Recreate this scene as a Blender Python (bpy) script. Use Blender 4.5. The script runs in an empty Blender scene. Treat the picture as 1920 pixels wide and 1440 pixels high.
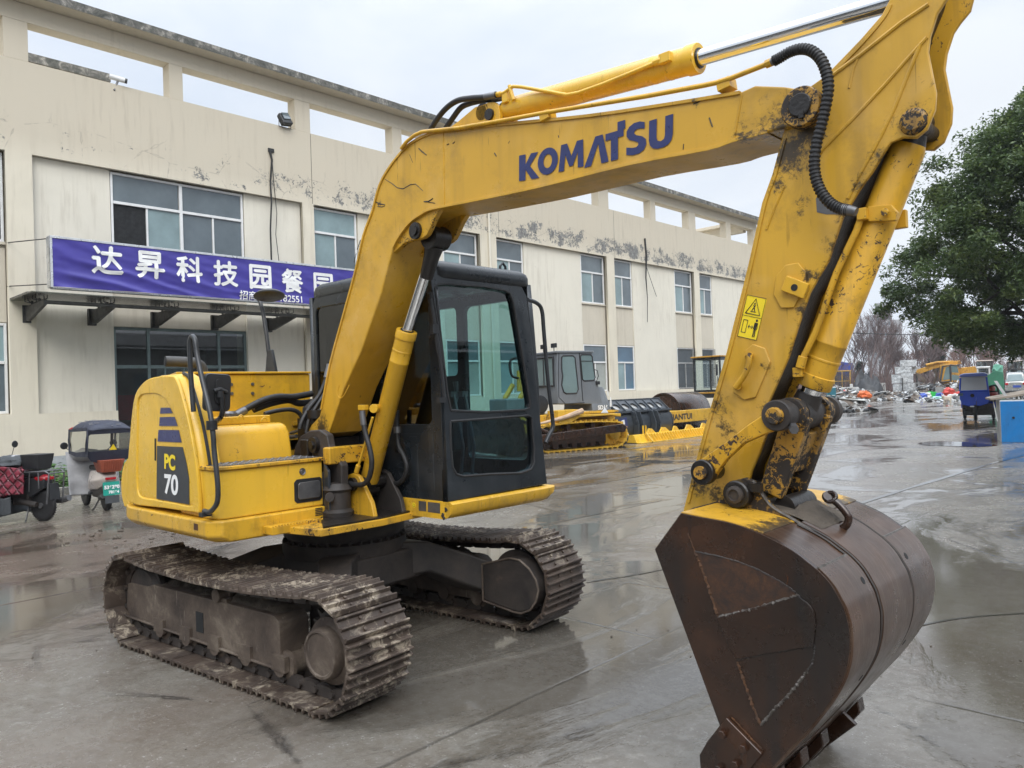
import bpy, math, random, bmesh
from mathutils import Vector, Matrix, noise
random.seed(7)
sc = bpy.context.scene
COL = sc.collection
rad = math.radians

# ------------------------------------------------------------------ camera
FPX, HC, TILT, LATX = 1442.0, 738.0, -0.035, 2320.0     # focal length, horizon, roll and lateral vanishing point of the view (1920 px wide)
CAM = Vector((4.762, -3.222, 1.69))
up_c = Vector((TILT, -1.0, (HC - 720.0) / FPX)).normalized()
lat_c = Vector(((LATX - 960.0) / FPX, (HC + TILT * (LATX - 960.0) - 720.0) / FPX, 1.0)).normalized()
lat_c = (lat_c - up_c * lat_c.dot(up_c)).normalized()
fwd_c = lat_c.cross(up_c)
RW = Matrix((fwd_c, lat_c, up_c))                        # camera axes (x right, y down, z ahead) -> world
cam_d = bpy.data.cameras.new('camera')
cam = bpy.data.objects.new('camera', cam_d)
COL.objects.link(cam)
cx, cy, cz = RW @ Vector((1, 0, 0)), RW @ Vector((0, -1, 0)), RW @ Vector((0, 0, -1))
cam.matrix_world = Matrix(((cx.x, cy.x, cz.x, CAM.x), (cx.y, cy.y, cz.y, CAM.y), (cx.z, cy.z, cz.z, CAM.z), (0, 0, 0, 1)))
cam_d.sensor_width = 36.0
cam_d.lens = 36.0 * FPX / 1920.0
cam_d.clip_start = 0.1
cam_d.clip_end = 2000.0
sc.camera = cam

# ------------------------------------------------------------------ world, sun, exposure
SUN_EL, SUN_AZ = 43.0, -40.0          # elevation, direction in plan measured from +X
world = bpy.data.worlds.new('World')
sc.world = world
world.use_nodes = True
wn, wl = world.node_tree.nodes, world.node_tree.links
wn.clear()
w_out = wn.new('ShaderNodeOutputWorld')
w_bg = wn.new('ShaderNodeBackground')
w_bg.inputs['Strength'].default_value = 0.1
sky = wn.new('ShaderNodeTexSky')
sky.sky_type = 'NISHITA'
sky.sun_disc = False
sky.sun_elevation = rad(SUN_EL)
sky.sun_rotation = rad(90.0 - SUN_AZ)
w_tc = wn.new('ShaderNodeTexCoord')
w_sep = wn.new('ShaderNodeSeparateXYZ')
wl.new(w_tc.outputs['Generated'], w_sep.inputs[0])
w_map = wn.new('ShaderNodeMapping')
w_map.inputs['Scale'].default_value = (1.0, 1.0, 2.6)
wl.new(w_tc.outputs['Generated'], w_map.inputs[0])
w_noi = wn.new('ShaderNodeTexNoise')
w_noi.inputs['Scale'].default_value = 1.7
w_noi.inputs['Detail'].default_value = 5.0
w_noi.inputs['Roughness'].default_value = 0.55
w_noi.inputs['Distortion'].default_value = 0.4
wl.new(w_map.outputs[0], w_noi.inputs[0])
w_cl = wn.new('ShaderNodeValToRGB')               # cloud tone: bluish grey undersides to white
w_cl.color_ramp.elements[0].position = 0.38
w_cl.color_ramp.elements[0].color = (0.70, 0.785, 0.915, 1)
w_cl.color_ramp.elements[1].position = 0.60
w_cl.color_ramp.elements[1].color = (0.90, 0.945, 1.0, 1)
wl.new(w_noi.outputs['Fac'], w_cl.inputs[0])
w_gr = wn.new('ShaderNodeValToRGB')               # overcast sky: two to three times brighter overhead than near the horizon
for e, (p, v) in zip(w_gr.color_ramp.elements, ((0.0, 0.315), (1.0, 1.15))):
    e.position = p
    e.color = (v, v, v, 1)
for p, v in ((0.30, 0.30), (0.55, 0.36), (0.78, 1.0)):
    e = w_gr.color_ramp.elements.new(p)
    e.color = (v, v, v, 1)
wl.new(w_sep.outputs['Z'], w_gr.inputs[0])
w_mul = wn.new('ShaderNodeVectorMath')
w_mul.operation = 'MULTIPLY'
wl.new(w_cl.outputs[0], w_mul.inputs[0])
wl.new(w_gr.outputs[0], w_mul.inputs[1])
w_scl = wn.new('ShaderNodeVectorMath')
w_scl.operation = 'SCALE'
w_scl.inputs['Scale'].default_value = 25.0
wl.new(w_mul.outputs[0], w_scl.inputs[0])
w_mix = wn.new('ShaderNodeMix')
w_mix.data_type = 'RGBA'
w_mix.inputs['Factor'].default_value = 0.95
wl.new(sky.outputs[0], w_mix.inputs[6])
wl.new(w_scl.outputs[0], w_mix.inputs[7])
wl.new(w_mix.outputs[2], w_bg.inputs['Color'])
wl.new(w_bg.outputs[0], w_out.inputs[0])

sun_d = bpy.data.lights.new('sun', 'SUN')
sun_d.energy = 1.5
sun_d.angle = rad(38.0)
sun_d.color = (1.0, 0.97, 0.92)
sun = bpy.data.objects.new('sun', sun_d)
COL.objects.link(sun)
sd = Vector((math.cos(rad(SUN_EL)) * math.cos(rad(SUN_AZ)), math.cos(rad(SUN_EL)) * math.sin(rad(SUN_AZ)), math.sin(rad(SUN_EL))))
sun.rotation_euler = sd.to_track_quat('Z', 'Y').to_euler()

sc.view_settings.view_transform = 'Standard'
sc.view_settings.look = 'None'
sc.view_settings.exposure = 0.43
sc.view_settings.gamma = 1.0
sc.view_settings.use_curve_mapping = False
sc.render.engine = 'CYCLES'
sc.cycles.max_bounces = 6
sc.cycles.transparent_max_bounces = 12
sc.cycles.sample_clamp_indirect = 6.0

# ------------------------------------------------------------------ reading points off the survey photograph: sight lines cut with real planes
def sight(px, py):
    return RW @ Vector(((px - 960.0) / FPX, (py - 720.0) / FPX, 1.0))
def cut(px, py, ax, val):
    d = sight(px, py)
    return CAM + d * ((val - CAM[ax]) / d[ax])
def SX(px, py, x): return cut(px, py, 0, x)
def SY(px, py, y): return cut(px, py, 1, y)
def SZ(px, py, z=0.0): return cut(px, py, 2, z)
def pts(s):
    return [tuple(float(a) for a in q.split(',')) for q in s.split()]
def PY(s, y): return [SY(a, b, y) for a, b in pts(s)]
def PX(s, x): return [SX(a, b, x) for a, b in pts(s)]

class Frame:
    """A thing's own axes (x ahead, y left, z up) on the ground."""
    def __init__(self, loc, rz):
        self.M = Matrix.Translation(Vector(loc)) @ Matrix.Rotation(rz, 4, 'Z')
        self.I = self.M.inverted()
    def cut(self, px, py, ax, val):
        o = self.I @ CAM
        d = self.I.to_3x3() @ sight(px, py)
        return o + d * ((val - o[ax]) / d[ax])
    def X(self, s, v): return [self.cut(a, b, 0, v) for a, b in pts(s)]
    def Y(self, s, v): return [self.cut(a, b, 1, v) for a, b in pts(s)]
    def Z(self, s, v): return [self.cut(a, b, 2, v) for a, b in pts(s)]

# ------------------------------------------------------------------ things and parts
MATS = {}
def thing(name, label, cat, loc=(0, 0, 0), rz=0.0, group=None):
    o = bpy.data.objects.new(name, None)
    o.empty_display_size = 0.3
    COL.objects.link(o)
    o.location = loc
    o.rotation_euler = (0, 0, rz)
    o['label'] = label
    o['category'] = cat
    if group:
        o['group'] = group
    return o
def tag(o, label=None, cat=None, group=None, kind=None):
    for k, v in (('label', label), ('category', cat), ('group', group), ('kind', kind)):
        if v:
            o[k] = v
    return o
def copy_thing(o, loc=None, rz=None, label=None, scale=None, mat=None):
    c = o.copy()
    COL.objects.link(c)
    if loc is not None: c.location = loc
    if rz is not None: c.rotation_euler = (0, 0, rz)
    if scale is not None: c.scale = scale if hasattr(scale, '__len__') else (scale,) * 3
    if label: c['label'] = label
    for ch in list(o.children):
        d = ch.copy(); COL.objects.link(d); d.parent = c
        for g in list(ch.children):
            e = g.copy(); COL.objects.link(e); e.parent = d
    return c

def basis(d):
    d = Vector(d).normalized()
    a = Vector((0, 0, 1)) if abs(d.z) < 0.9 else Vector((1, 0, 0))
    u = d.cross(a).normalized()
    return u, d.cross(u).normalized(), d

class MB:
    """Collects shapes and links them as one mesh object."""
    def __init__(self):
        self.v, self.f, self.m, self.mi = [], [], [], 0
    def add(self, vs, fs, mi=None):
        b = len(self.v)
        self.v += [Vector(q) for q in vs]
        self.f += [tuple(b + i for i in f) for f in fs]
        self.m += [self.mi if mi is None else mi] * len(fs)
        return self
    def xf(self, M, start=0):
        self.v[start:] = [M @ q for q in self.v[start:]]
        return self
    def box(self, c, s, R=None, mi=None, taper=(1, 1)):
        hx, hy, hz = s[0] / 2, s[1] / 2, s[2] / 2
        vs = []
        for z in (-1, 1):
            tx, ty = (1, 1) if z < 0 else taper
            for x, y in ((-1, -1), (1, -1), (1, 1), (-1, 1)):
                q = Vector((x * hx * tx, y * hy * ty, z * hz))
                if R is not None: q = R @ q
                vs.append(Vector(c) + q)
        return self.add(vs, [(3, 2, 1, 0), (4, 5, 6, 7), (0, 1, 5, 4), (1, 2, 6, 5), (2, 3, 7, 6), (3, 0, 4, 7)], mi)
    def box2(self, a, b, mi=None):
        a, b = Vector(a), Vector(b)
        return self.box((a + b) / 2, [abs(q) for q in (b - a)], None, mi)
    def prism(self, poly, vec, mi=None):
        n = len(poly); vec = Vector(vec)
        poly = [Vector(q) for q in poly]
        nrm = Vector((0, 0, 0))
        for i in range(n): nrm += poly[i].cross(poly[(i + 1) % n])
        if nrm.dot(vec) > 0: poly = poly[::-1]
        vs = poly + [q + vec for q in poly]
        fs = [tuple(range(n)), tuple(range(2 * n - 1, n - 1, -1))]
        fs += [((i + 1) % n, i, n + i, n + (i + 1) % n) for i in range(n)]
        return self.add(vs, fs, mi)
    def loft(self, rings, closed=True, caps=True, mi=None):
        n = len(rings[0]); vs = [q for r in rings for q in r]; fs = []
        for k in range(len(rings) - 1):
            for i in range(n if closed else n - 1):
                j = (i + 1) % n
                fs.append((k * n + i, k * n + j, (k + 1) * n + j, (k + 1) * n + i))
        if caps and closed:
            fs.append(tuple(range(n - 1, -1, -1)))
            fs.append(tuple(range((len(rings) - 1) * n, len(rings) * n)))
        return self.add(vs, fs, mi)
    def tube(self, path, r, n=8, mi=None, caps=True, smooth=0):
        P = [Vector(q) for q in path]
        if smooth: P = spline(P, smooth)
        R = r if hasattr(r, '__len__') else [r] * len(P)
        if len(R) != len(P):
            R = [R[0] + (R[-1] - R[0]) * i / (len(P) - 1) for i in range(len(P))]
        t0 = (P[1] - P[0]).normalized()
        u, w, _ = basis(t0)
        rings = []
        for i, q in enumerate(P):
            t = (P[min(i + 1, len(P) - 1)] - P[max(i - 1, 0)]).normalized()
            u = (u - t * u.dot(t)).normalized()
            w = t.cross(u)
            rings.append([q + (u * math.cos(2 * math.pi * k / n) + w * math.sin(2 * math.pi * k / n)) * R[i] for k in range(n)])
        return self.loft(rings, True, caps, mi)
    def cyl(self, a, b, r, r2=None, n=20, mi=None):
        return self.tube([a, b], [r, r if r2 is None else r2], n, mi)
    def lathe(self, o, ax, prof, n=24, mi=None):
        u, w, d = basis(ax); o = Vector(o)
        rings = [[o + d * h + (u * math.cos(2 * math.pi * k / n) + w * math.sin(2 * math.pi * k / n)) * max(r, 1e-4) for k in range(n)] for r, h in prof]
        return self.loft(rings, True, True, mi)
    def grid(self, fn, nu, nv, mi=None):
        vs = [fn(i / nu, j / nv) for j in range(nv + 1) for i in range(nu + 1)]
        fs = [(j * (nu + 1) + i, j * (nu + 1) + i + 1, (j + 1) * (nu + 1) + i + 1, (j + 1) * (nu + 1) + i) for j in range(nv) for i in range(nu)]
        return self.add(vs, fs, mi)
    def ball(self, c, s, n=12, m=8, mi=None, jit=0.0, seed=0, R=None):
        rings = []; rr = random.Random(seed)
        for j in range(m + 1):
            th = math.pi * j / m
            ring = []
            for k in range(n):
                ph = 2 * math.pi * k / n
                q = Vector((math.sin(th) * math.cos(ph), math.sin(th) * math.sin(ph), -math.cos(th)))
                f = 1.0
                if jit: f += jit * noise.noise(q * 1.7 + Vector((seed * 3.1, 0, 0))) * 1.6 + jit * 0.5 * noise.noise(q * 4.3 + Vector((0, seed * 2.3, 0)))
                q = Vector((q.x * s[0], q.y * s[1], q.z * s[2])) * f
                if R is not None: q = R @ q
                ring.append(Vector(c) + q)
            rings.append(ring)
        return self.loft(rings, True, False, mi)
    def build(self, name, mats, parent=None, local=False, bevel=0.0, seg=2, smooth=35.0, sub=0, ang=30.0):
        me = bpy.data.meshes.new(name)
        vs = self.v
        root = parent
        while root is not None and root.parent is not None: root = root.parent
        if root is not None and not local:
            I = (Matrix.Translation(root.location) @ root.rotation_euler.to_matrix().to_4x4()).inverted()
            vs = [I @ q for q in vs]
        me.from_pydata([tuple(q) for q in vs], [], self.f)
        if not isinstance(mats, (list, tuple)): mats = [mats]
        for q in mats: me.materials.append(MATS[q] if isinstance(q, str) else q)
        if len(mats) > 1: me.polygons.foreach_set('material_index', self.m)
        me.validate(clean_customdata=False)
        me.update()
        if smooth:
            me.polygons.foreach_set('use_smooth', [True] * len(me.polygons))
            me.set_sharp_from_angle(angle=rad(smooth))
        o = bpy.data.objects.new(name, me)
        COL.objects.link(o)
        o.parent = parent
        if bevel:
            b = o.modifiers.new('bevel', 'BEVEL')
            b.width = bevel; b.segments = seg; b.limit_method = 'ANGLE'; b.angle_limit = rad(ang)
            b.harden_normals = True
        if sub:
            s = o.modifiers.new('sub', 'SUBSURF'); s.levels = s.render_levels = sub
        return o

def spline(P, k):
    """Catmull-Rom through the points, k steps a span."""
    out = []
    for i in range(len(P) - 1):
        a, b, c, d = P[max(i - 1, 0)], P[i], P[i + 1], P[min(i + 2, len(P) - 1)]
        for j in range(k):
            t = j / k
            out.append(0.5 * ((2 * b) + (c - a) * t + (2 * a - 5 * b + 4 * c - d) * t * t + (3 * b - a - 3 * c + d) * t ** 3))
    out.append(P[-1])
    return out
def smoothloop(poly, k=3):
    n = len(poly); out = []
    P = [Vector(q) for q in poly]
    for i in range(n):
        a, b, c, d = P[i - 1], P[i], P[(i + 1) % n], P[(i + 2) % n]
        for j in range(k):
            t = j / k
            out.append(0.5 * ((2 * b) + (c - a) * t + (2 * a - 5 * b + 4 * c - d) * t * t + (3 * b - a - 3 * c + d) * t ** 3))
    return out

def flat(loops, name, mat, M, parent=None, extrude=0.0, bevel=0.0, smooth=0):
    """A filled flat shape with holes (loops of 2-D points), laid on the plane of matrix M."""
    cu = bpy.data.curves.new('tmp', 'CURVE')
    cu.dimensions = '2D'; cu.fill_mode = 'BOTH'; cu.extrude = extrude; cu.bevel_depth = bevel
    for lp in loops:
        sp = cu.splines.new('POLY')
        sp.points.add(len(lp) - 1)
        for q, p in zip(sp.points, lp): q.co = (p[0], p[1], 0, 1)
        sp.use_cyclic_u = True
    return bake_curve(cu, name, mat, M, parent)
def bake_curve(cu, name, mat, M, parent):
    t = bpy.data.objects.new('tmp', cu)
    COL.objects.link(t)
    dg = bpy.context.evaluated_depsgraph_get(); dg.update()
    me = bpy.data.meshes.new_from_object(t.evaluated_get(dg))
    bpy.data.objects.remove(t); bpy.data.curves.remove(cu)
    root = parent
    while root is not None and root.parent is not None: root = root.parent
    if root is not None:
        M = (Matrix.Translation(root.location) @ root.rotation_euler.to_matrix().to_4x4()).inverted() @ M
    me.transform(M)
    me.materials.clear()
    me.materials.append(MATS[mat])
    me.name = name
    o = bpy.data.objects.new(name, me)
    COL.objects.link(o)
    o.parent = parent
    return o
def writing(txt, name, mat, M, size, parent=None, bold=0.0, spacing=1.0, align='LEFT', sx=1.0, thick=0.0):
    cu = bpy.data.curves.new('tmp', 'FONT')
    cu.body = txt; cu.size = size; cu.offset = bold; cu.space_character = spacing; cu.align_x = align; cu.extrude = thick
    return bake_curve(cu, name, mat, M @ Matrix.Diagonal((sx, 1, 1, 1)), parent)
def plane_m(o, u, v):
    """Matrix with local x along u, local y along v, origin o."""
    u, v = Vector(u).normalized(), Vector(v)
    v = (v - u * v.dot(u)).normalized()
    w = u.cross(v)
    return Matrix(((u.x, v.x, w.x, o[0]), (u.y, v.y, w.y, o[1]), (u.z, v.z, w.z, o[2]), (0, 0, 0, 1)))
def rect(x0, y0, x1, y1): return [(x0, y0), (x1, y0), (x1, y1), (x0, y1)]
def rrect(x0, y0, x1, y1, r, n=4):
    out = []
    for cx_, cy_, a in ((x1 - r, y1 - r, 0), (x0 + r, y1 - r, 90), (x0 + r, y0 + r, 180), (x1 - r, y0 + r, 270)):
        for i in range(n + 1):
            t = rad(a + 90 * i / n)
            out.append((cx_ + r * math.cos(t), cy_ + r * math.sin(t)))
    return out

# ------------------------------------------------------------------ materials
def lin(r, g, b):
    f = lambda c: (c / 255 / 12.92) if c / 255 <= 0.04045 else ((c / 255 + 0.055) / 1.055) ** 2.4
    return (f(r), f(g), f(b), 1.0)
class NT:
    def __init__(self, name):
        self.mat = bpy.data.materials.new(name)
        self.mat.use_nodes = True
        self.nt = self.mat.node_tree
        self.n, self.l = self.nt.nodes, self.nt.links
        self.b = self.n['Principled BSDF']
        self.tc = self.n.new('ShaderNodeTexCoord')
        MATS[name] = self.mat
    def inp(self, k, v):
        if hasattr(v, 'bl_idname') or isinstance(v, bpy.types.NodeSocket): self.l.new(v, self.b.inputs[k])
        else: self.b.inputs[k].default_value = v
    def coord(self, scale=(1, 1, 1), src='Object', rot=(0, 0, 0)):
        m = self.n.new('ShaderNodeMapping')
        m.inputs['Scale'].default_value = scale
        m.inputs['Rotation'].default_value = rot
        self.l.new(self.tc.outputs[src], m.inputs[0])
        return m.outputs[0]
    def noise(self, scale, detail=4.0, rough=0.55, dist=0.0, co=None):
        t = self.n.new('ShaderNodeTexNoise')
        t.inputs['Scale'].default_value = scale
        t.inputs['Detail'].default_value = detail
        t.inputs['Roughness'].default_value = rough
        t.inputs['Distortion'].default_value = dist
        self.l.new(co if co is not None else self.tc.outputs['Object'], t.inputs['Vector'])
        return t.outputs['Fac']
    def voro(self, scale, co=None, feature='F1', out='Distance'):
        t = self.n.new('ShaderNodeTexVoronoi')
        t.feature = feature
        t.inputs['Scale'].default_value = scale
        self.l.new(co if co is not None else self.tc.outputs['Object'], t.inputs['Vector'])
        return t.outputs[out]
    def ramp(self, fac, stops):
        r = self.n.new('ShaderNodeValToRGB')
        el = r.color_ramp.elements
        while len(el) < len(stops): el.new(0.5)
        for e, (p, c) in zip(el, stops):
            e.position = p
            e.color = c if hasattr(c, '__len__') else (c, c, c, 1)
        self.l.new(fac, r.inputs[0])
        return r.outputs[0]
    def mix(self, fac, a, b):
        m = self.n.new('ShaderNodeMix'); m.data_type = 'RGBA'
        for k, v in ((0, fac), (6, a), (7, b)):
            if isinstance(v, bpy.types.NodeSocket): self.l.new(v, m.inputs[k])
            else: m.inputs[k].default_value = v
        return m.outputs[2]
    def math(self, op, a, b=0.0):
        m = self.n.new('ShaderNodeMath'); m.operation = op
        for k, v in ((0, a), (1, b)):
            if isinstance(v, bpy.types.NodeSocket): self.l.new(v, m.inputs[k])
            else: m.inputs[k].default_value = v
        return m.outputs[0]
    def sep(self, co=None):
        s = self.n.new('ShaderNodeSeparateXYZ')
        self.l.new(co if co is not None else self.tc.outputs['Object'], s.inputs[0])
        return s.outputs
    def bump(self, h, strength=0.3, dist=0.01):
        b = self.n.new('ShaderNodeBump')
        b.inputs['Strength'].default_value = strength
        b.inputs['Distance'].default_value = dist
        self.l.new(h, b.inputs['Height'])
        self.l.new(b.outputs[0], self.b.inputs['Normal'])

def paint(name, col, dark=0.7, chip=(0.10, 0.045, 0.025, 1), chips=0.66, grime=(0.05, 0.04, 0.03, 1), grimy=0.25, rough=0.32, scale=1.0, coat=0.0, metal=0.0, streak=True, spots=(), fade=0.0):
    """Worn paint: tone drift, run-down streaks, chipped spots that show rust or primer."""
    t = NT(name)
    c2 = tuple(q * dark for q in col[:3]) + (1,)
    n1 = t.noise(1.3 * scale, 5, 0.6)
    base = t.mix(t.ramp(n1, [(0.35, 0.0), (0.7, 1.0)]), col, c2)
    if streak:
        ns = t.noise(9 * scale, 3, 0.6, 0, t.coord((1, 1, 0.09)))
        base = t.mix(t.ramp(ns, [(0.52, 0.0), (0.85, grimy)]), base, grime)
    n3 = t.noise(2.2 * scale, 8, 0.72, 0.3)
    g = t.ramp(n3, [(0.52, 0.0), (0.75, grimy * 1.3)])
    base = t.mix(g, base, grime)
    nb = t.noise(3.1 * scale, 2, 0.5)
    nf = t.noise(23 * scale, 6, 0.7, 0.8)
    ch = t.ramp(t.math('ADD', t.math('MULTIPLY', nf, 0.62), t.math('MULTIPLY', nb, 0.38)), [(chips, 0.0), (chips + 0.025, 1.0)])
    base = t.mix(ch, base, chip)
    if fade:
        base = t.mix(t.ramp(t.noise(2.6 * scale, 4, 0.6, 0.8), [(0.5, 0.0), (0.78, fade)]), base, (min(1, col[0] * 1.15), col[1] * 1.3, col[2] * 4 + 0.04, 1))
    for ro_, sc_ in ((0.5, 1.0), (-0.9, 0.8), (1.5, 1.25)):
        sn = t.noise(55 * scale * sc_, 2, 0.5, 0.3, t.coord((1, 1, 0.035), rot=(ro_ * 0.3, ro_, 0)))
        sm = t.noise(4.7 * scale * sc_, 2, 0.5)
        base = t.mix(t.math('MULTIPLY', t.ramp(sn, [(0.70, 0.0), (0.73, 0.75)]), t.ramp(sm, [(0.50, 0.0), (0.62, 1.0)])), base, tuple(q * 0.22 for q in col[:3]) + (1,))
    if spots:
        acc = None
        for (sx, sy, sz, sr, ss) in spots:
            vd = t.n.new('ShaderNodeVectorMath'); vd.operation = 'DISTANCE'
            t.l.new(t.tc.outputs['Object'], vd.inputs[0]); vd.inputs[1].default_value = (sx, sy, sz)
            k = t.math('MULTIPLY', t.math('MAXIMUM', t.math('SUBTRACT', 1.0, t.math('MULTIPLY', vd.outputs['Value'], 1.0 / sr)), 0.0), ss)
            acc = k if acc is None else t.math('MAXIMUM', acc, k)
        sf = t.math('ADD', t.math('MULTIPLY', t.math('SUBTRACT', t.math('ADD', t.math('MULTIPLY', t.noise(9 * scale, 8, 0.8, 0.9), 0.45), t.math('MULTIPLY', t.noise(38 * scale, 6, 0.8, 0.5), 0.55)), 0.5), 2.3), t.math('MULTIPLY', acc, 0.60))
        sk_ = t.math('MULTIPLY', t.ramp(sf, [(0.30, 0.0), (0.52, 0.92)]), t.ramp(acc, [(0.02, 0.0), (0.12, 1.0)]))
        base = t.mix(sk_, base, t.ramp(t.noise(30, 5, 0.7), [(0.3, (0.010, 0.009, 0.008, 1)), (0.7, (0.032, 0.027, 0.024, 1))]))
    t.inp('Base Color', base)
    r = t.ramp(t.noise(3.3 * scale, 6, 0.65), [(0.3, rough * 0.7), (0.75, min(1, rough * 1.7))])
    t.inp('Roughness', t.math('MAXIMUM', r, t.math('MULTIPLY', ch, 0.75)))
    t.inp('Metallic', metal)
    if coat: t.inp('Coat Weight', coat); t.inp('Coat Roughness', 0.12)
    t.bump(t.math('ADD', t.math('MULTIPLY', ch, -0.5), t.math('MULTIPLY', t.noise(40 * scale, 4), 0.25)), 0.25, 0.004)
    return t
def plain(name, col, rough=0.5, metal=0.0, var=0.15, scale=6.0, bump=0.0, spec=None):
    t = NT(name)
    c2 = tuple(q * (1 - var) for q in col[:3]) + (1,); c1 = tuple(min(1, q * (1 + var)) for q in col[:3]) + (1,)
    t.inp('Base Color', t.mix(t.ramp(t.noise(scale, 5, 0.6), [(0.3, 0.0), (0.7, 1.0)]), c1, c2))
    t.inp('Roughness', t.ramp(t.noise(scale * 1.7, 5, 0.6), [(0.3, rough * 0.8), (0.7, min(1, rough * 1.2))]))
    t.inp('Metallic', metal)
    if spec is not None: t.inp('Specular IOR Level', spec)
    if bump: t.bump(t.noise(scale * 5, 6, 0.6), bump, 0.01)
    return t

YEL = (0.66, 0.375, 0.026, 1)
paint('yellow_paint', YEL, 0.84, chips=0.655, grimy=0.32, rough=0.28)
def spot(px, py, y, r, s=1.0):
    q = SY(px, py, y); return (q.x, q.y, q.z, r, s)
bsp = [spot(712, 383, -.18, .05), spot(604, 800, -.18, .16, 1.1), spot(625, 790, -.1, .15, .9), spot(1465, 238, -.18, .22, 1.0), spot(1400, 256, -.18, .14, .8), spot(800, 415, -.18, .10, .7), spot(1305, 190, -.18, .05, .8), spot(1500, 200, -.18, .14, .8), spot(735, 470, -.1, .14, .7), spot(650, 560, .0, .10, .4), spot(910, 220, -.12, .07, .8), spot(1240, 330, 0, .25, .5), spot(1000, 370, 0, .2, .4)]
asp = [spot(1480, 285, -.155, .20, 1.1), spot(1512, 250, -.155, .13, 1.1), spot(1460, 345, -.155, .10, .8), spot(1505, 375, -.155, .07, .9), spot(1500, 400, -.155, .05, .8), spot(1345, 760, -.155, .12, .85), spot(1365, 800, -.155, .10, .8), spot(1322, 850, -.155, .10, .8), spot(1312, 905, -.155, .13, 1.0), spot(1345, 925, -.155, .12, .9), spot(1300, 800, -.155, .07, .7), spot(1708, 226, -.155, .13, .8), spot(1740, 150, -.155, .07, .6), spot(1420, 540, -.155, .05, .5), spot(1515, 515, -.155, .06, .9), spot(1440, 690, -.155, .06, .8)]
asp += [spot(a, b, -.155, .09, .85) for a, b in ((1650, 300), (1618, 350), (1590, 405), (1566, 465), (1540, 520), (1512, 585), (1488, 650), (1462, 715), (1440, 765))]
paint('yellow_boom', (0.61, 0.345, 0.030, 1), 0.84, chips=0.715, grimy=0.34, rough=0.30, spots=bsp, fade=0.35)
paint('yellow_arm', (0.60, 0.340, 0.030, 1), 0.82, chips=0.70, grimy=0.40, rough=0.32, spots=asp, fade=0.4)
paint('yellow_panel', (0.74, 0.450, 0.042, 1), 0.86, chips=0.685, grimy=0.22, rough=0.24)
paint('yellow_worn', (0.62, 0.34, 0.022, 1), 0.72, chip=(0.035, 0.02, 0.014, 1), chips=0.565, grimy=0.75, rough=0.38, scale=1.6)
paint('yellow_skirt', (0.68, 0.390, 0.030, 1), 0.84, chip=(0.075, 0.030, 0.016, 1), chips=0.625, grimy=0.5, rough=0.27, scale=1.3)
paint('yellow_greasy', (0.45, 0.24, 0.03, 1), 0.6, chip=(0.022, 0.017, 0.014, 1), chips=0.475, grimy=0.9, rough=0.36, scale=2.2)
paint('yellow_far', (0.55, 0.28, 0.025, 1), 0.75, chip=(0.09, 0.035, 0.018, 1), chips=0.56, grimy=0.6, rough=0.5, scale=1.0)
paint('dozer_yellow', (0.62, 0.36, 0.03, 1), 0.8, chip=(0.08, 0.035, 0.02, 1), chips=0.58, grimy=0.45, rough=0.5, scale=1.1)
paint('cab_black', (0.014, 0.018, 0.022, 1), 0.75, chip=(0.10, 0.10, 0.10, 1), chips=0.74, grime=(0.07, 0.075, 0.08, 1), grimy=0.3, rough=0.26)
plain('rubber', (0.014, 0.014, 0.015, 1), 0.55, 0, 0.3, 14, 0.1)
plain('black_plastic', (0.018, 0.019, 0.021, 1), 0.42, 0, 0.2, 9)
plain('black_tube', (0.030, 0.033, 0.037, 1), 0.33, 0, 0.25, 9)
plain('grease', (0.012, 0.010, 0.009, 1), 0.38, 0, 0.5, 9, 0.35)
plain('chrome', (0.78, 0.79, 0.80, 1), 0.07, 1.0, 0.04, 5)
plain('steel_grey', (0.16, 0.16, 0.165, 1), 0.42, 0.7, 0.25, 9, 0.1)
plain('navy_decal', (0.022, 0.030, 0.115, 1), 0.32, 0, 0.12, 20)
plain('charcoal_decal', (0.030, 0.036, 0.045, 1), 0.35, 0, 0.2, 6)
plain('white_decal', (0.78, 0.78, 0.77, 1), 0.45, 0, 0.05, 10)
plain('yellow_decal', (0.80, 0.60, 0.02, 1), 0.45, 0, 0.05, 10)
plain('black_decal', (0.02, 0.02, 0.02, 1), 0.5, 0, 0.1, 10)
plain('red_plastic', (0.42, 0.02, 0.02, 1), 0.35, 0, 0.15, 6)

t = NT('rust_steel')          # wet brown steel of bucket and drums
n = t.noise(2.0, 6, 0.65, 0.5)
b_ = t.ramp(n, [(0.28, (0.013, 0.008, 0.006, 1)), (0.50, (0.030, 0.014, 0.008, 1)), (0.78, (0.075, 0.030, 0.013, 1))])
sp = t.ramp(t.noise(11, 8, 0.75, 1.2), [(0.66, 0.0), (0.74, 0.75)])
b_ = t.mix(sp, b_, (0.13, 0.045, 0.015, 1))
st = t.ramp(t.noise(8.0, 4, 0.6, 0.6, t.coord((1.0, 1.0, 0.12), rot=(0, rad(25), 0))), [(0.50, 0.0), (0.62, 0.6)])
b_ = t.mix(st, b_, (0.011, 0.010, 0.010, 1))
pk = t.ramp(t.noise(21, 8, 0.8, 1.5), [(0.715, 0.0), (0.74, 0.7)])
b_ = t.mix(pk, b_, (0.24, 0.21, 0.18, 1))
t.inp('Base Color', b_)
t.inp('Metallic', 0.15); t.inp('Coat Weight', 0.3); t.inp('Coat Roughness', 0.12)
t.inp('Roughness', t.ramp(t.noise(3.7, 6, 0.7), [(0.3, 0.12), (0.75, 0.42)]))
t.inp('Specular IOR Level', 0.55)
t.bump(t.noise(26, 8, 0.7), 0.25, 0.006)

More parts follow.
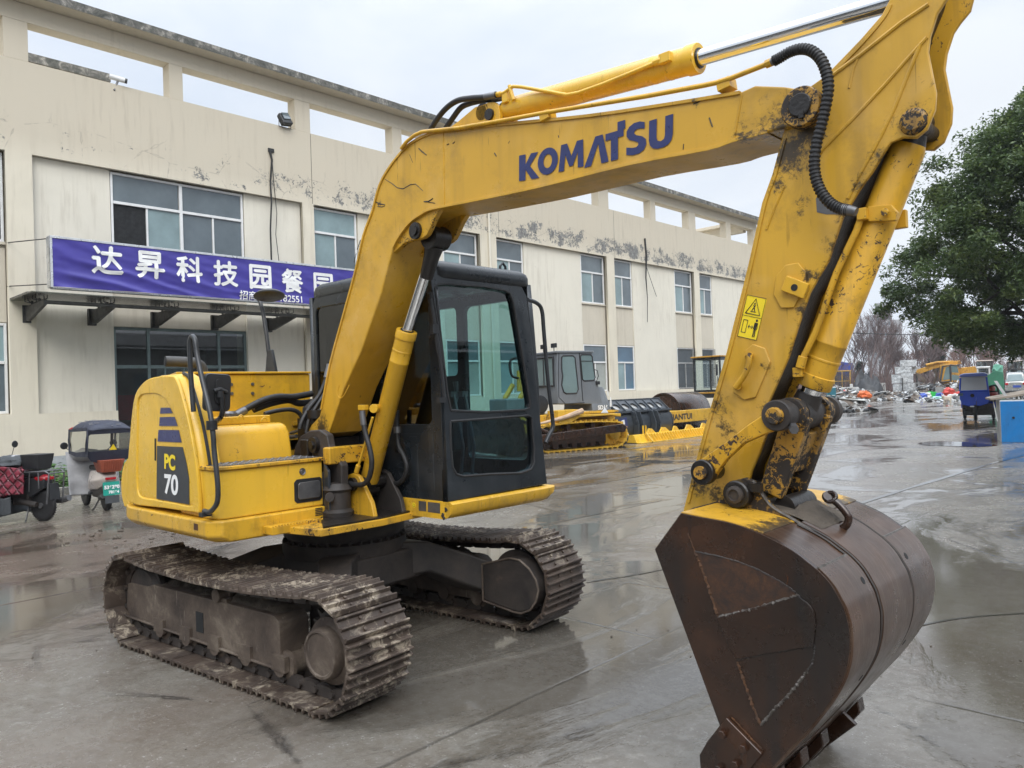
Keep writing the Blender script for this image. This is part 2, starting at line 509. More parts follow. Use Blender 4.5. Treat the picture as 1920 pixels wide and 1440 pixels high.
t = NT('rust_shell')          # scoured, wet outer skin of the bucket
n = t.noise(2.4, 6, 0.65, 0.4)
b_ = t.ramp(n, [(0.30, (0.024, 0.012, 0.007, 1)), (0.55, (0.055, 0.027, 0.014, 1)), (0.80, (0.105, 0.050, 0.024, 1))])
br = t.noise(1.0, 3, 0.6, 0, t.coord((5, 90, 5)))
b_ = t.mix(t.ramp(br, [(0.52, 0.0), (0.72, 0.5)]), b_, (0.13, 0.095, 0.072, 1))
pk = t.ramp(t.noise(24, 8, 0.8, 1.2), [(0.70, 0.0), (0.74, 0.7)])
b_ = t.mix(pk, b_, (0.20, 0.17, 0.14, 1))
t.inp('Base Color', b_); t.inp('Metallic', 0.10); t.inp('Specular IOR Level', 0.45); t.inp('Coat Weight', 0.22); t.inp('Coat Roughness', 0.14)
t.inp('Roughness', t.ramp(t.noise(4.0, 6, 0.7), [(0.3, 0.20), (0.75, 0.50)]))
t.bump(t.math('ADD', br, t.math('MULTIPLY', t.noise(26, 8, 0.7), 0.5)), 0.12, 0.004)

t = NT('rust_orange')
t.inp('Base Color', t.ramp(t.noise(9, 8, 0.75, 0.8), [(0.35, (0.025, 0.015, 0.010, 1)), (0.58, (0.09, 0.038, 0.013, 1)), (0.76, (0.22, 0.10, 0.026, 1))]))
t.inp('Roughness', 0.75)
t.bump(t.noise(60, 6, 0.7), 0.5, 0.004)

t = NT('worn_edge')
t.inp('Base Color', t.ramp(t.noise(30, 6, 0.75), [(0.38, (0.04, 0.034, 0.028, 1)), (0.72, (0.17, 0.155, 0.14, 1))]))
t.inp('Roughness', 0.5); t.inp('Metallic', 0.3)

t = NT('track_steel')         # brown shoes with dried pale mud
n = t.noise(5.0, 6, 0.65)
b_ = t.ramp(n, [(0.3, (0.036, 0.026, 0.021, 1)), (0.7, (0.105, 0.076, 0.058, 1))])
mud = t.ramp(t.noise(10.0, 8, 0.78, 0.8), [(0.50, 0.0), (0.60, 0.9)])
mask = t.ramp(t.noise(2.2, 3, 0.5), [(0.38, 0.0), (0.58, 1.0)])
b_ = t.mix(t.math('MULTIPLY', mud, mask), b_, (0.40, 0.34, 0.26, 1))
t.inp('Base Color', b_)
t.inp('Roughness', t.ramp(t.noise(7, 5, 0.6), [(0.3, 0.35), (0.7, 0.75)]))
t.inp('Metallic', 0.2)
t.bump(t.noise(45, 8, 0.7), 0.5, 0.006)

t = NT('mud_dry')
n = t.noise(7.0, 8, 0.7)
t.inp('Base Color', t.ramp(n, [(0.3, (0.045, 0.036, 0.028, 1)), (0.6, (0.10, 0.080, 0.060, 1)), (0.8, (0.17, 0.14, 0.105, 1))]))
t.inp('Roughness', 0.9)
t.bump(t.noise(34, 10, 0.75), 0.9, 0.02)

t = NT('frame_mud')           # track frames: paint under grey mud
n = t.noise(3.0, 7, 0.7, 0.3)
b_ = t.ramp(n, [(0.34, (0.036, 0.025, 0.020, 1)), (0.54, (0.088, 0.066, 0.050, 1)), (0.78, (0.24, 0.20, 0.155, 1))])
dr = t.ramp(t.noise(26, 3, 0.6, 0, t.coord((1, 1, 0.16))), [(0.66, 0.0), (0.74, 0.55)])
b_ = t.mix(dr, b_, (0.32, 0.28, 0.23, 1))
t.inp('Base Color', b_)
t.inp('Roughness', 0.72)
t.bump(t.noise(40, 8, 0.7), 0.5, 0.006)

t = NT('dark_under')          # greasy dark castings
t.inp('Base Color', t.ramp(t.noise(4.0, 7, 0.7, 0.4), [(0.3, (0.014, 0.013, 0.013, 1)), (0.6, (0.045, 0.036, 0.031, 1)), (0.8, (0.12, 0.080, 0.058, 1))]))
t.inp('Roughness', 0.6)
t.bump(t.noise(30, 8, 0.7), 0.5, 0.006)

def glass(name, tint, alpha_t, rough=0.02):
    t = NT(name)
    gl = t.n.new('ShaderNodeBsdfGlossy'); gl.inputs['Roughness'].default_value = rough
    tr = t.n.new('ShaderNodeBsdfTransparent'); tr.inputs['Color'].default_value = tint
    fr = t.n.new('ShaderNodeFresnel'); fr.inputs['IOR'].default_value = 1.45
    mx = t.n.new('ShaderNodeMixShader')
    ge = t.n.new('ShaderNodeNewGeometry')
    f2 = t.math('MULTIPLY', t.math('ADD', fr.outputs[0], alpha_t), t.math('SUBTRACT', 1.0, ge.outputs['Backfacing']))
    t.l.new(f2, mx.inputs[0]); t.l.new(tr.outputs[0], mx.inputs[1]); t.l.new(gl.outputs[0], mx.inputs[2])
    t.l.new(mx.outputs[0], t.n['Material Output'].inputs[0])
    t.n.remove(t.b)
glass('cab_glass', (0.70, 0.84, 0.84, 1), 0.04)
glass('cab_glass_dark', (0.54, 0.67, 0.73, 1), 0.05)
glass('side_glass', (0.12, 0.15, 0.18, 1), 0.03)
glass('door_glass', (0.60, 0.66, 0.66, 1), 0.10)
glass('clear_glass', (0.86, 0.90, 0.90, 1), 0.04)
glass('clear_sheet', (0.84, 0.85, 0.83, 1), 0.08, 0.15)

# ------------------------------------------------------------------ ground
t = NT('wet_concrete')
big = t.noise(0.15, 4, 0.6, 0.6)
med = t.noise(0.9, 7, 0.68, 0.5)
fin = t.noise(13.0, 9, 0.78)
# standing film of water with drying edges, drawn out a little along the yard
pn = t.math('ADD', t.math('MULTIPLY', t.noise(0.42, 8, 0.62, 0.9, t.coord((1.25, 0.62, 1))), 0.72), t.math('MULTIPLY', t.noise(0.11, 2, 0.5), 0.28))
film = t.ramp(pn, [(0.462, 1.0), (0.487, 0.62), (0.503, 0.18), (0.55, 0.0)])
dry = t.ramp(t.math('ADD', t.math('MULTIPLY', big, 0.55), t.math('MULTIPLY', med, 0.45)), [(0.38, 0.0), (0.64, 1.0)])
tone = t.mix(dry, (0.092, 0.079, 0.063, 1), (0.190, 0.172, 0.145, 1))
tone = t.mix(t.ramp(fin, [(0.42, 0.0), (0.70, 0.6)]), tone, (0.23, 0.22, 0.20, 1))
vd = t.n.new('ShaderNodeVectorMath'); vd.operation = 'DISTANCE'
t.l.new(t.tc.outputs['Object'], vd.inputs[0]); vd.inputs[1].default_value = (-5.5, -1.5, 0)
silt = t.ramp(t.math('ADD', t.math('MULTIPLY', vd.outputs['Value'], 0.1), t.math('MULTIPLY', t.math('SUBTRACT', med, 0.5), 0.9)), [(0.18, 0.75), (0.52, 0.0)])
brown = t.ramp(t.noise(0.35, 5, 0.65, 0.4), [(0.48, 0.0), (0.72, 0.55)])
tone = t.mix(t.math('MAXIMUM', brown, silt), tone, (0.090, 0.058, 0.040, 1))
grit = t.ramp(t.noise(46, 4, 0.75), [(0.60, 0.0), (0.70, 0.8)])
tone = t.mix(grit, tone, (0.34, 0.33, 0.31, 1))
pale = t.ramp(t.noise(0.55, 7, 0.75, 1.2), [(0.66, 0.0), (0.74, 0.55)])
tone = t.mix(pale, tone, (0.36, 0.34, 0.30, 1))
tone = t.mix(film, tone, t.mix(0.5, tone, (0.034, 0.028, 0.021, 1)))
crk = t.voro(0.30, t.coord((1, 1, 1)), 'DISTANCE_TO_EDGE')
wob = t.math('ADD', crk, t.math('MULTIPLY', t.math('SUBTRACT', med, 0.5), 0.10))
crk = t.math('MULTIPLY', t.ramp(t.math('ABSOLUTE', wob), [(0.0, 1.0), (0.008, 0.0)]), t.ramp(t.noise(0.45, 3), [(0.50, 0.0), (0.58, 0.8)]))
tone = t.mix(crk, tone, (0.016, 0.014, 0.013, 1))
# slab seams
s_ = t.sep()
def seam(c, step, off):
    f = t.math('FRACT', t.math('ADD', t.math('DIVIDE', t.math('ADD', c, t.math('MULTIPLY', t.math('SUBTRACT', med, 0.5), 0.05)), step), off))
    return t.ramp(t.math('MULTIPLY', t.math('ABSOLUTE', t.math('SUBTRACT', f, 0.5)), step), [(0.0, 0.8), (0.010, 0.5), (0.018, 0.0)])
sm_ = t.math('MULTIPLY', t.math('MAXIMUM', seam(s_[0], 5.0, 0.13), seam(s_[1], 6.0, 0.30)), t.ramp(t.noise(0.7, 3), [(0.42, 0.0), (0.60, 0.7)]))
tone = t.mix(sm_, tone, (0.022, 0.020, 0.018, 1))
t.inp('Base Color', tone)
damp = t.ramp(t.noise(1.1, 7, 0.68, 0.4), [(0.32, 0.12), (0.55, 0.24), (0.75, 0.38)])
rg = t.mix(film, t.math('ADD', damp, t.ramp(fin, [(0.4, 0.0), (0.8, 0.14)])), (0.055, 0.055, 0.055, 1))
t.inp('Roughness', rg)
t.inp('Specular IOR Level', 0.6)
hh = t.math('ADD', t.math('MULTIPLY', fin, 0.6), t.math('MULTIPLY', t.noise(3.0, 5, 0.6), 0.7))
hh = t.math('MULTIPLY', hh, t.math('SUBTRACT', 1.0, t.math('MULTIPLY', film, 0.93)))
hh = t.math('ADD', hh, t.math('MULTIPLY', t.math('MULTIPLY', t.noise(48, 4, 0.7), 0.35), t.math('SUBTRACT', 1.0, film)))
t.bump(t.math('SUBTRACT', hh, t.math('MULTIPLY', t.math('MAXIMUM', crk, sm_), 0.6)), 0.55, 0.012)

m = MB()
xs = [-700, -300, -120, -60, -30, -15, 0, 15, 40, 120, 500]
ys = [-400, -120, -40, -15, 0, 15, 40, 80, 150, 300, 900]
m.add([(x, y, 0) for y in ys for x in xs], [(j * 11 + i, j * 11 + i + 1, (j + 1) * 11 + i + 1, (j + 1) * 11 + i) for j in range(10) for i in range(10)])
tag(m.build('ground', 'wet_concrete', smooth=0), kind='structure')

t = NT('wet_joint')
t.inp('Base Color', (0.05, 0.047, 0.043, 1)); t.inp('Roughness', 0.10)
t = NT('puddle_water')
t.inp('Base Color', (0.030, 0.028, 0.026, 1)); t.inp('Roughness', t.ramp(t.noise(1.4, 3), [(0.3, 0.02), (0.7, 0.07)]))
def strip_on_ground(pxs, w, z, mb):
    P = [SZ(a, b) for a, b in pts(pxs)]
    P = spline(P, 6)
    L, R_ = [], []
    for i, q in enumerate(P):
        d = (P[min(i + 1, len(P) - 1)] - P[max(i - 1, 0)]).normalized()
        nrm = Vector((-d.y, d.x, 0))
        k = w * (0.5 + 0.5 * noise.noise(q * 1.3) + 0.25) * 0.5
        L.append(q + nrm * k + Vector((0, 0, z))); R_.append(q - nrm * k + Vector((0, 0, z)))
    n = len(P)
    mb.add(L + R_, [(i, i + 1, n + i + 1, n + i) for i in range(n - 1)])
m = MB()
strip_on_ground('1922,853 1850,872 1780,893 1700,917 1600,948 1500,978', 0.11, 0.005, m)
strip_on_ground('1100,1092 1190,1078 1250,1066', 0.035, 0.005, m)
strip_on_ground('1030,918 1130,905 1250,884 1310,872', 0.05, 0.005, m)
strip_on_ground('1020,985 1130,962 1240,938', 0.03, 0.005, m)
strip_on_ground('1690,1180 1800,1160 1925,1150', 0.03, 0.005, m)
tag(m.build('ground_joints', 'wet_joint', smooth=0), kind='structure')
def puddle(pxs, name='puddle'):
    P = smoothloop([SZ(a, b) + Vector((0, 0, 0.008)) for a, b in pts(pxs)], 4)
    m = MB(); m.add(P, [tuple(range(len(P)))])
    tag(m.build(name, 'puddle_water', smooth=0), kind='structure')
puddle('1722,831 1760,828 1800,829 1840,832 1872,835 1840,838 1790,837 1740,835')

# ------------------------------------------------------------------ main building
XF = -18.2
def plaster(name, hi, lo, peel=1.0):
    t = NT(name)
    s = t.sep()
    z, y = s[2], s[1]
    hgt = t.ramp(t.math('MULTIPLY', z, 0.1), [(0.80, 0.0), (0.90, 1.0)])
    base = t.mix(hgt, lo, hi)
    base = t.mix(t.ramp(t.noise(0.5, 7, 0.7, 0.5), [(0.42, 0.0), (0.75, 0.45)]), base, tuple(q * 0.78 for q in lo[:3]) + (1,))
    stv = t.noise(5.5, 4, 0.65, 0.1, t.coord((1, 1, 0.09)))
    base = t.mix(t.math('MULTIPLY', t.ramp(stv, [(0.50, 0.0), (0.78, 0.50)]), t.ramp(t.noise(0.45, 3, 0.6), [(0.42, 0.10), (0.62, 1.0)])), base, (0.33, 0.28, 0.21, 1))
    # flaking paint along the damp band above the windows
    band = t.ramp(t.math('MULTIPLY', z, 0.1), [(0.835, 0.0), (0.865, 1.0), (0.925, 0.85), (0.975, 0.0)])
    more = t.ramp(t.math('MULTIPLY', t.math('ADD', y, 20.0), 0.02), [(0.05, 0.40), (0.42, 0.85), (0.9, 1.0)])
    f = t.math('ADD', t.math('MULTIPLY', t.noise(1.15, 4, 0.6, 0.3), 0.5), t.math('MULTIPLY', t.noise(7.5, 8, 0.75, 1.1), 0.5))
    thr = t.math('MULTIPLY', t.math('MULTIPLY', band, more), 0.19 * peel)
    pl = t.ramp(t.math('ADD', f, thr), [(0.655, 0.0), (0.672, 1.0)])
    pc = t.ramp(t.noise(6, 6, 0.75), [(0.35, (0.10, 0.10, 0.095, 1)), (0.6, (0.26, 0.255, 0.24, 1)), (0.75, (0.45, 0.43, 0.40, 1))])
    base = t.mix(pl, base, pc)
    crk = t.voro(0.55, t.coord((1, 1, 1.6)), 'DISTANCE_TO_EDGE')
    crk = t.ramp(t.math('ABSOLUTE', t.math('ADD', crk, t.math('MULTIPLY', t.math('SUBTRACT', t.noise(2.5, 5, 0.6), 0.5), 0.12))), [(0.0, 0.55), (0.007, 0.0)])
    base = t.mix(t.math('MULTIPLY', crk, band), base, (0.16, 0.14, 0.12, 1))
    t.inp('Base Color', base)
    t.inp('Roughness', 0.85)
    t.bump(t.math('ADD', t.math('MULTIPLY', pl, -1.0), t.math('MULTIPLY', t.noise(30, 6, 0.6), 0.15)), 0.35, 0.012)
plaster('plaster', (0.565, 0.505, 0.40, 1), (0.69, 0.635, 0.515, 1))
plaster('plaster_panel', (0.69, 0.645, 0.54, 1), (0.71, 0.67, 0.57, 1), 0.5)
plaster('plaster_dark', (0.58, 0.53, 0.435, 1), (0.57, 0.52, 0.425, 1), 0.4)  # darker plaster for window recesses, spandrels, sills and the roof room
t = NT('mossy_concrete')
t.inp('Base Color', t.ramp(t.noise(3.2, 8, 0.75, 0.6), [(0.35, (0.045, 0.050, 0.042, 1)), (0.52, (0.14, 0.135, 0.12, 1)), (0.66, (0.40, 0.375, 0.33, 1))]))
t.inp('Roughness', 0.9); t.bump(t.noise(20, 8, 0.7), 0.5, 0.02)
plain('grey_plinth', (0.34, 0.36, 0.37, 1), 0.8, 0, 0.2, 2)
plain('white_frame', (0.72, 0.72, 0.71, 1), 0.4, 0, 0.08, 4)
plain('green_frame', (0.13, 0.175, 0.175, 1), 0.45, 0.2, 0.2, 4)
plain('dark_steel', (0.060, 0.058, 0.055, 1), 0.55, 0.3, 0.3, 5)
plain('silver_frame', (0.62, 0.63, 0.64, 1), 0.3, 0.6, 0.15, 4)
plain('painted_dark', (0.012, 0.013, 0.014, 1), 0.9)  # near-black colour standing in for the darkness inside openings and holes
plain('room_grey', (0.16, 0.17, 0.17, 1), 0.9, 0, 0.4, 1.2)
plain('room_red', (0.42, 0.02, 0.035, 1), 0.6, 0, 0.3, 3)
plain('cable_black', (0.02, 0.02, 0.02, 1), 0.6)
plain('vinyl_blue', (0.050, 0.040, 0.270, 1), 0.42, 0, 0.10, 1.5)
def pane_mat(name, col, rough, spec=0.5):
    t = NT(name)
    t.inp('Base Color', t.mix(t.ramp(t.noise(0.7, 4, 0.6), [(0.35, 0.0), (0.7, 1.0)]), col, tuple(q * 0.62 for q in col[:3]) + (1,)))
    t.inp('Roughness', rough); t.inp('Specular IOR Level', spec)
    t.bump(t.noise(1.2, 2), 0.05, 0.05)
pane_mat('pane_grey', (0.125, 0.155, 0.172, 1), 0.05, 0.8)
pane_mat('pane_teal', (0.25, 0.345, 0.355, 1), 0.06, 0.7)
pane_mat('pane_blue', (0.10, 0.17, 0.24, 1), 0.06, 0.7)
pane_mat('pane_curtain', (0.36, 0.38, 0.35, 1), 0.2)

bld = thing('factory_building', 'long cream two storey building with flaking paint and an open concrete frame along its roof', 'building', (XF, 20.0, 0))
PF = plane_m((XF, 0, 0), (0, 1, 0), (0, 0, 1))
def face(x): return plane_m((x, 0, 0), (0, 1, 0), (0, 0, 1))
YE = 45.4
bays = [(-14.0, -6.0), (-5.6, 2.33), (2.95, 11.03), (11.47, 19.47), (20.45, 28.40), (29.05, 36.98), (37.60, 44.9)]
holes = [rect(a, 1.60, b, 8.45) if a != 2.95 else [(a, 1.6), (4.92, 1.6), (4.92, .47), (8.98, .47), (8.98, 1.6), (b, 1.6), (b, 8.45), (a, 8.45)] for a, b in bays]
flat([rect(-14.5, 0.45, YE, 10.9)] + holes, 'wall', 'plaster', face(XF - 0.06), bld, extrude=0.06)
m = MB()
m.box2((XF - 0.001, -14.5, 0), (XF - 19, YE, 0.45)); m.v = [q + Vector((0.0, 0, 0)) for q in m.v]
m.build('plinth', 'grey_plinth', bld, smooth=0)
m = MB()
m.box2((XF - 0.40, -14.5, 0.45), (XF - 0.9, 4.93, 10.4)); m.box2((XF - 0.40, 8.98, 0.45), (XF - 0.9, YE, 10.4)); m.box2((XF - 0.40, 4.93, 4.0), (XF - 0.9, 8.98, 10.4))
m.box2((XF - 0.9, YE - 0.3, 0.45), (XF - 19, YE, 10.9)); m.box2((XF - 0.123, -14.5, 10.3), (XF - 19, YE - 0.3, 10.38))
m.build('core_wall', 'plaster', bld, smooth=0)
strips = [(-4.6, -2.75), (0.45, 2.33), (4.92, 8.98), (11.51, 13.40), (17.50, 19.47), (20.52, 22.35), (26.45, 28.40), (29.07, 30.85), (35.05, 36.98), (37.62, 39.35)]
# recessed panels between the window strips
def one(a, b, name, mat):
    q = MB(); q.box2(a, b); return q.build(name, mat, bld, smooth=0)
for a, b in bays:
    cur = a
    for s0, s1 in [s for s in strips if a - 0.1 < s[0] < b]:
        if s0 - cur > 0.08: one((XF - 0.165, cur, 1.60), (XF - 0.40, s0, 8.45), 'wall_panel', 'plaster_panel')
        cur = s1
    if b - cur > 0.08: one((XF - 0.165, cur, 1.60), (XF - 0.40, b, 8.45), 'wall_panel', 'plaster_panel')
for a, b in strips:
    one((XF - 0.25, a, 4.0 if a == 4.92 else 1.60), (XF - 0.399, b, 6.02 if a == 4.92 else 8.45), 'window_recess', 'plaster_dark')

def window(y0, y1, z0, z1, zt, mats=('pane_grey', 'pane_teal', 'pane_teal'), bars=False, fr='white_frame', x=XF - 0.25, cols=2, gap=None, sill=True):
    """Sliding window: transom light above two sashes; each pane a sub-part."""
    w = 0.065
    m = MB()
    X0, X1 = x + 0.004, x + 0.075
    m.box2((X0, y0, z0), (X1, y0 + w, z1)); m.box2((X0, y1 - w, z0), (X1, y1, z1))
    m.box2((X0, y0 + w, z0), (X1, y1 - w, z0 + w)); m.box2((X0, y0 + w, z1 - w), (X1, y1 - w, z1))
    m.box2((X0, y0 + w, zt - w * 0.6), (X1 + 0.01, y1 - w, zt + w * 0.6))
    if cols == 4: m.box2((X0, (y0 + y1) / 2 - w * 0.7, z0 + w), (X1 + 0.012, (y0 + y1) / 2 + w * 0.7, z1 - w))
    n = cols
    for i in range(1, n):
        yy = y0 + (y1 - y0) * i / n
        if not (cols == 4 and i == 2): m.box2((X0, yy - w * 0.42, z0 + w), (X1 - 0.012, yy + w * 0.42, zt - w * 0.6))
    f = m.build('window', fr, bld, bevel=0.006, seg=1, smooth=0)
    if sill:
        m = MB(); m.box2((x + 0.004, y0 - 0.02, z0 - 0.07), (x + 0.11, y1 + 0.02, z0 - 0.001)); m.build('sill', 'plaster_dark', f, smooth=0)
    k = 2 if cols == 4 else 1
    for i in range(k):
        a, b = y0 + (y1 - y0) * i / k, y0 + (y1 - y0) * (i + 1) / k
        m = MB(); m.box2((x + 0.006, a + w, zt + w * 0.6), (x + 0.030, b - w, z1 - w)); m.build('pane', mats[0], f, smooth=0)
    for i in range(n):
        a, b = y0 + (y1 - y0) * i / n, y0 + (y1 - y0) * (i + 1) / n
        mt = mats[1 + (i % (len(mats) - 1))]
        m = MB(); m.box2((x + 0.006, a + w * 0.5, z0 + w), (x + 0.022 + 0.006 * (i % 2), b - w * 0.5, zt - w * 0.6)); m.build('pane', mt, f, smooth=0)
    if bars:
        m = MB()
        nb = int((y1 - y0) / 0.11)
        for i in range(nb + 1):
            yy = y0 + (y1 - y0) * i / nb
            m.box2((x + 0.16, yy - 0.009, z0 - 0.05), (x + 0.178, yy + 0.009, z1))
        for zz in (z0, z0 + 0.25, (z0 + z1) / 2, z1 - 0.12): m.box2((x + 0.155, y0, zz - 0.012), (x + 0.183, y1, zz + 0.012))
        m.build('window_bars', 'dark_steel', f, smooth=0)
    return f
window(4.94, 8.95, 6.02, 8.41, 7.55, ('pane_grey', 'painted_dark', 'pane_teal', 'pane_grey', 'pane_grey'), cols=4)  # open sash: its darkness is painted as a near-black pane
window(0.47, 2.31, 6.08, 8.41, 7.55, ('pane_grey', 'pane_grey', 'painted_dark'))
window(-4.58, -2.77, 6.08, 8.41, 7.55)
for a, b in strips[3:]:
    window(a + 0.02, b - 0.06, 6.02, 8.41, 7.55, ('pane_teal' if a < 14 else 'pane_grey', 'pane_teal', 'pane_grey'))
window(0.47, 2.31, 1.63, 3.97, 2.95, ('pane_teal', 'pane_grey', 'pane_grey'))
window(-4.58, -2.77, 1.63, 3.97, 2.95)
for a, b in strips[3:8]:
    window(a + 0.02, b - 0.06, 1.66, 3.97, 3.10, ('pane_blue' if a > 29 else 'pane_grey', 'pane_curtain' if 26 < a < 27 else 'pane_teal', 'pane_blue' if a > 29 else 'pane_curtain'))
for a, b in strips[8:]:
    window(a + 0.02, b - 0.06, 1.63, 3.97, 3.10, ('pane_grey', 'pane_grey', 'pane_grey'), bars=True)
# masks above ground-floor openings: the spandrel between the storeys stands a little proud
for a, b in strips:
    if a != 4.92: one((XF - 0.21, a + 0.001, 4.0), (XF - 0.2501, b - 0.001, 5.93), 'spandrel', 'plaster_dark')

# glazed entrance with a dim room behind it
m = MB()
xd = XF - 0.30; w = 0.085
for yy in (4.93, 5.87, 8.02, 8.90): m.box2((xd - 0.06, yy, 0.12), (xd + 0.03, yy + w, 3.99))
for z0, z1 in ((3.91, 3.99), (2.80, 2.90), (0.12, 0.22)):
    for a, b in ((4.93 + w, 5.87), (5.87 + w, 8.02), (8.02 + w, 8.90)): m.box2((xd - 0.055, a, z0), (xd + 0.025, b, z1))
for yy in (6.35, 6.92, 7.5): m.box2((xd - 0.05, yy, 0.22), (xd + 0.02, yy + 0.055, 2.80))
ent = m.build('entrance', 'green_frame', bld, bevel=0.008, seg=1, smooth=0)
for a, b in ((4.93 + w, 5.87), (5.87 + w, 8.02), (8.02 + w, 8.90)):
    m = MB(); m.box2((xd - 0.03, a, 2.90), (xd - 0.018, b, 3.91)); m.build('pane', 'door_glass', ent, smooth=0)
    m = MB(); m.box2((xd - 0.03, a, 0.22), (xd - 0.018, b, 2.80)); m.build('pane', 'door_glass', ent, smooth=0)
m = MB()
m.box2((XF - 3.2, 4.9, 0.1), (XF - 3.25, 9.0, 4.05)); m.box2((XF - 0.95, 4.86, 0.1), (XF - 3.2, 4.9, 4.05)); m.box2((XF - 0.95, 9.0, 0.1), (XF - 3.2, 9.04, 4.05))
m.box2((XF - 0.4, 4.9, 0.05), (XF - 3.2, 9.0, 0.1)); m.box2((XF - 0.4, 4.9, 4.05), (XF - 3.2, 9.0, 4.1))
m.build('lobby', 'room_grey', bld, smooth=0)
m = MB(); m.box2((XF - 1.3, 4.95, 1.30), (XF - 1.36, 6.2, 2.05)); m.build('lobby_banner', 'room_red', bld, smooth=0)
m = MB(); m.box2((XF - 1.31, 6.55, 2.42), (XF - 1.35, 7.5, 2.88)); m.box2((XF - 1.3, 4.95, 0.75), (XF - 1.36, 6.2, 0.98)); m.build('lobby_notice', 'white_frame', bld, smooth=0)

# open frame on the roof
m = MB()
m.box2((XF - 0.003, -14.5, 11.95), (XF - 0.45, YE, 12.44))
m.build('roof_beam', 'plaster', bld, bevel=0.01, seg=1, smooth=0)
for a, b in ((-6.2, -5.6), (-1.9, -1.5), (2.36, 2.93), (6.63, 7.04), (10.85, 11.44), (15.0, 15.45), (19.4, 20.0), (23.7, 24.1), (27.9, 28.75), (32.6, 33.1), (36.6, 37.4), (41.15, 41.75), (44.9, YE)):
    m = MB(); m.box2((XF - 0.004, a, 10.9), (XF - 0.45, b, 11.95)); m.build('roof_pillar', 'plaster', bld, bevel=0.01, seg=1, smooth=0)
m = MB()
m.box2((XF + 0.50, -14.5, 12.445), (XF - 0.75, YE + 0.4, 12.62)); m.build('roof_slab', 'plaster', bld, smooth=0)
m = MB()
m.box2((XF + 0.515, -14.5, 12.455), (XF + 0.501, YE + 0.42, 12.64)); m.box2((XF + 0.515, -14.5, 12.64), (XF - 0.75, YE + 0.42, 12.68)); m.build('slab_edge', 'mossy_concrete', bld, smooth=0)
m = MB()
m.box2((XF - 0.76, YE - 0.45, 11.95), (XF - 11, YE - 0.01, 12.44)); m.box2((XF - 0.76, YE - 0.9, 12.445), (XF - 11, YE + 0.4, 12.64))
for xx in (4.5, 8.6): m.box2((XF - xx, YE - 0.44, 10.9), (XF - xx - 0.4, YE - 0.02, 11.95))
m.build('end_frame', 'plaster', bld, bevel=0.01, seg=1, smooth=0)
m = MB()
m.box2((XF - 7.8, -14.4, 10.38), (XF - 13, 7.3, 13.95)); h = m.build('roof_room', 'plaster_dark', bld, smooth=0)
m = MB(); m.box2((XF - 7.5, -14.5, 13.951), (XF - 13.3, 7.65, 14.25)); m.build('roof', 'mossy_concrete', h, smooth=0)
# hairline joints in the render: thin dark strips at bay lines
for yy in (11.43, 20.63, 29.13): one((XF + 0.0005, yy - 0.008, 8.46), (XF + 0.003, yy + 0.008, 10.88), 'wall_joint', 'dark_steel')
# rain pipe between the paired windows
m = MB(); m.tube([(XF + 0.06, 19.98, 10.2), (XF + 0.06, 19.98, 0.5)], 0.05, 10); m.build('rain_pipe', 'plaster_panel', bld)

# kerb strip with weeds against the wall
m = MB(); m.box2((XF + 0.001, -14, -0.02), (-12.75, 4.4, 0.06)); tag(m.build('planting_strip', 'mud_dry', smooth=0), kind='structure')
m = MB(); m.box2((-12.749, -14, -0.02), (-12.60, 4.41, 0.11)); tag(m.build('kerb', 'mossy_concrete', smooth=0, bevel=0.02), kind='structure')

# ------------------------------------------------------------------ banner sign on its box frame
XB = -16.35
Y0, Y1, ZB0, ZB1 = 2.78, 12.8, 4.70, 5.98
ban = thing('banner_sign', 'purple-blue vinyl banner with big white Chinese characters above the entrance', 'sign', (XB, Y0, ZB0))
def wrink(y, z):
    k = (ZB1 - z) / (ZB1 - ZB0)
    d = (y - Y0) / (Y1 - Y0)
    w = (z - ZB0) * 6.2 + (y - Y0) * 1.35 + 0.5 * noise.noise(Vector((y * 0.7, z * 1.1, 5.0)))
    fold = (0.5 + 0.5 * math.sin(w * 2.6)) ** 3
    a = 0.075 * k ** 1.4 * fold * max(0, 1 - d * 1.15) * min(1.0, (y - Y0) / 0.5)
    a += 0.030 * noise.noise(Vector((y * 0.9 + z * 0.9, z * 4.2 + y * 1.3, 3.0))) * (0.35 + k)
    a += 0.008 * noise.noise(Vector((y * 3.1, z * 8.0, 1.0)))
    return a
def edge_sag(y): return 0.035 * math.sin((y - Y0) / (Y1 - Y0) * math.pi * 3.0) * 0.5
m = MB()
m.grid(lambda u, v: Vector((XB + wrink(Y0 + 0.05 + u * (Y1 - Y0 - 0.1), ZB0 + 0.02 + v * (ZB1 - ZB0 - 0.08)), Y0 + 0.05 + u * (Y1 - Y0 - 0.1), ZB0 + 0.02 + v * (ZB1 - ZB0 - 0.08))), 170, 30)
vin = m.build('vinyl', 'vinyl_blue', ban, smooth=80)
m = MB()
for a, b in (((XB - 0.26, Y0, ZB1 - 0.06), (XB + 0.015, Y1, ZB1)), ((XB - 0.26, Y0, ZB0), (XB + 0.015, Y0 + 0.06, ZB1 - 0.06)), ((XB - 0.26, Y1 - 0.06, ZB0), (XB + 0.015, Y1, ZB1 - 0.06)), ((XB - 0.26, Y0 + 0.06, ZB0 - 0.02), (XB - 0.04, Y1 - 0.06, ZB0 + 0.02))):
    m.box2(a, b)
m.build('frame', 'silver_frame', ban, bevel=0.006, seg=1, smooth=0)
m = MB()
m.grid(lambda u, v: Vector((XB - 0.25 + u * 0.24, Y0 - 0.004 - 0.02 * abs(noise.noise(Vector((u * 3, v * 7, 2)))), ZB0 + 0.03 + v * (ZB1 - ZB0 - 0.05))), 8, 30)
m.build('side_wrap', 'silver_frame', ban)
m = MB()
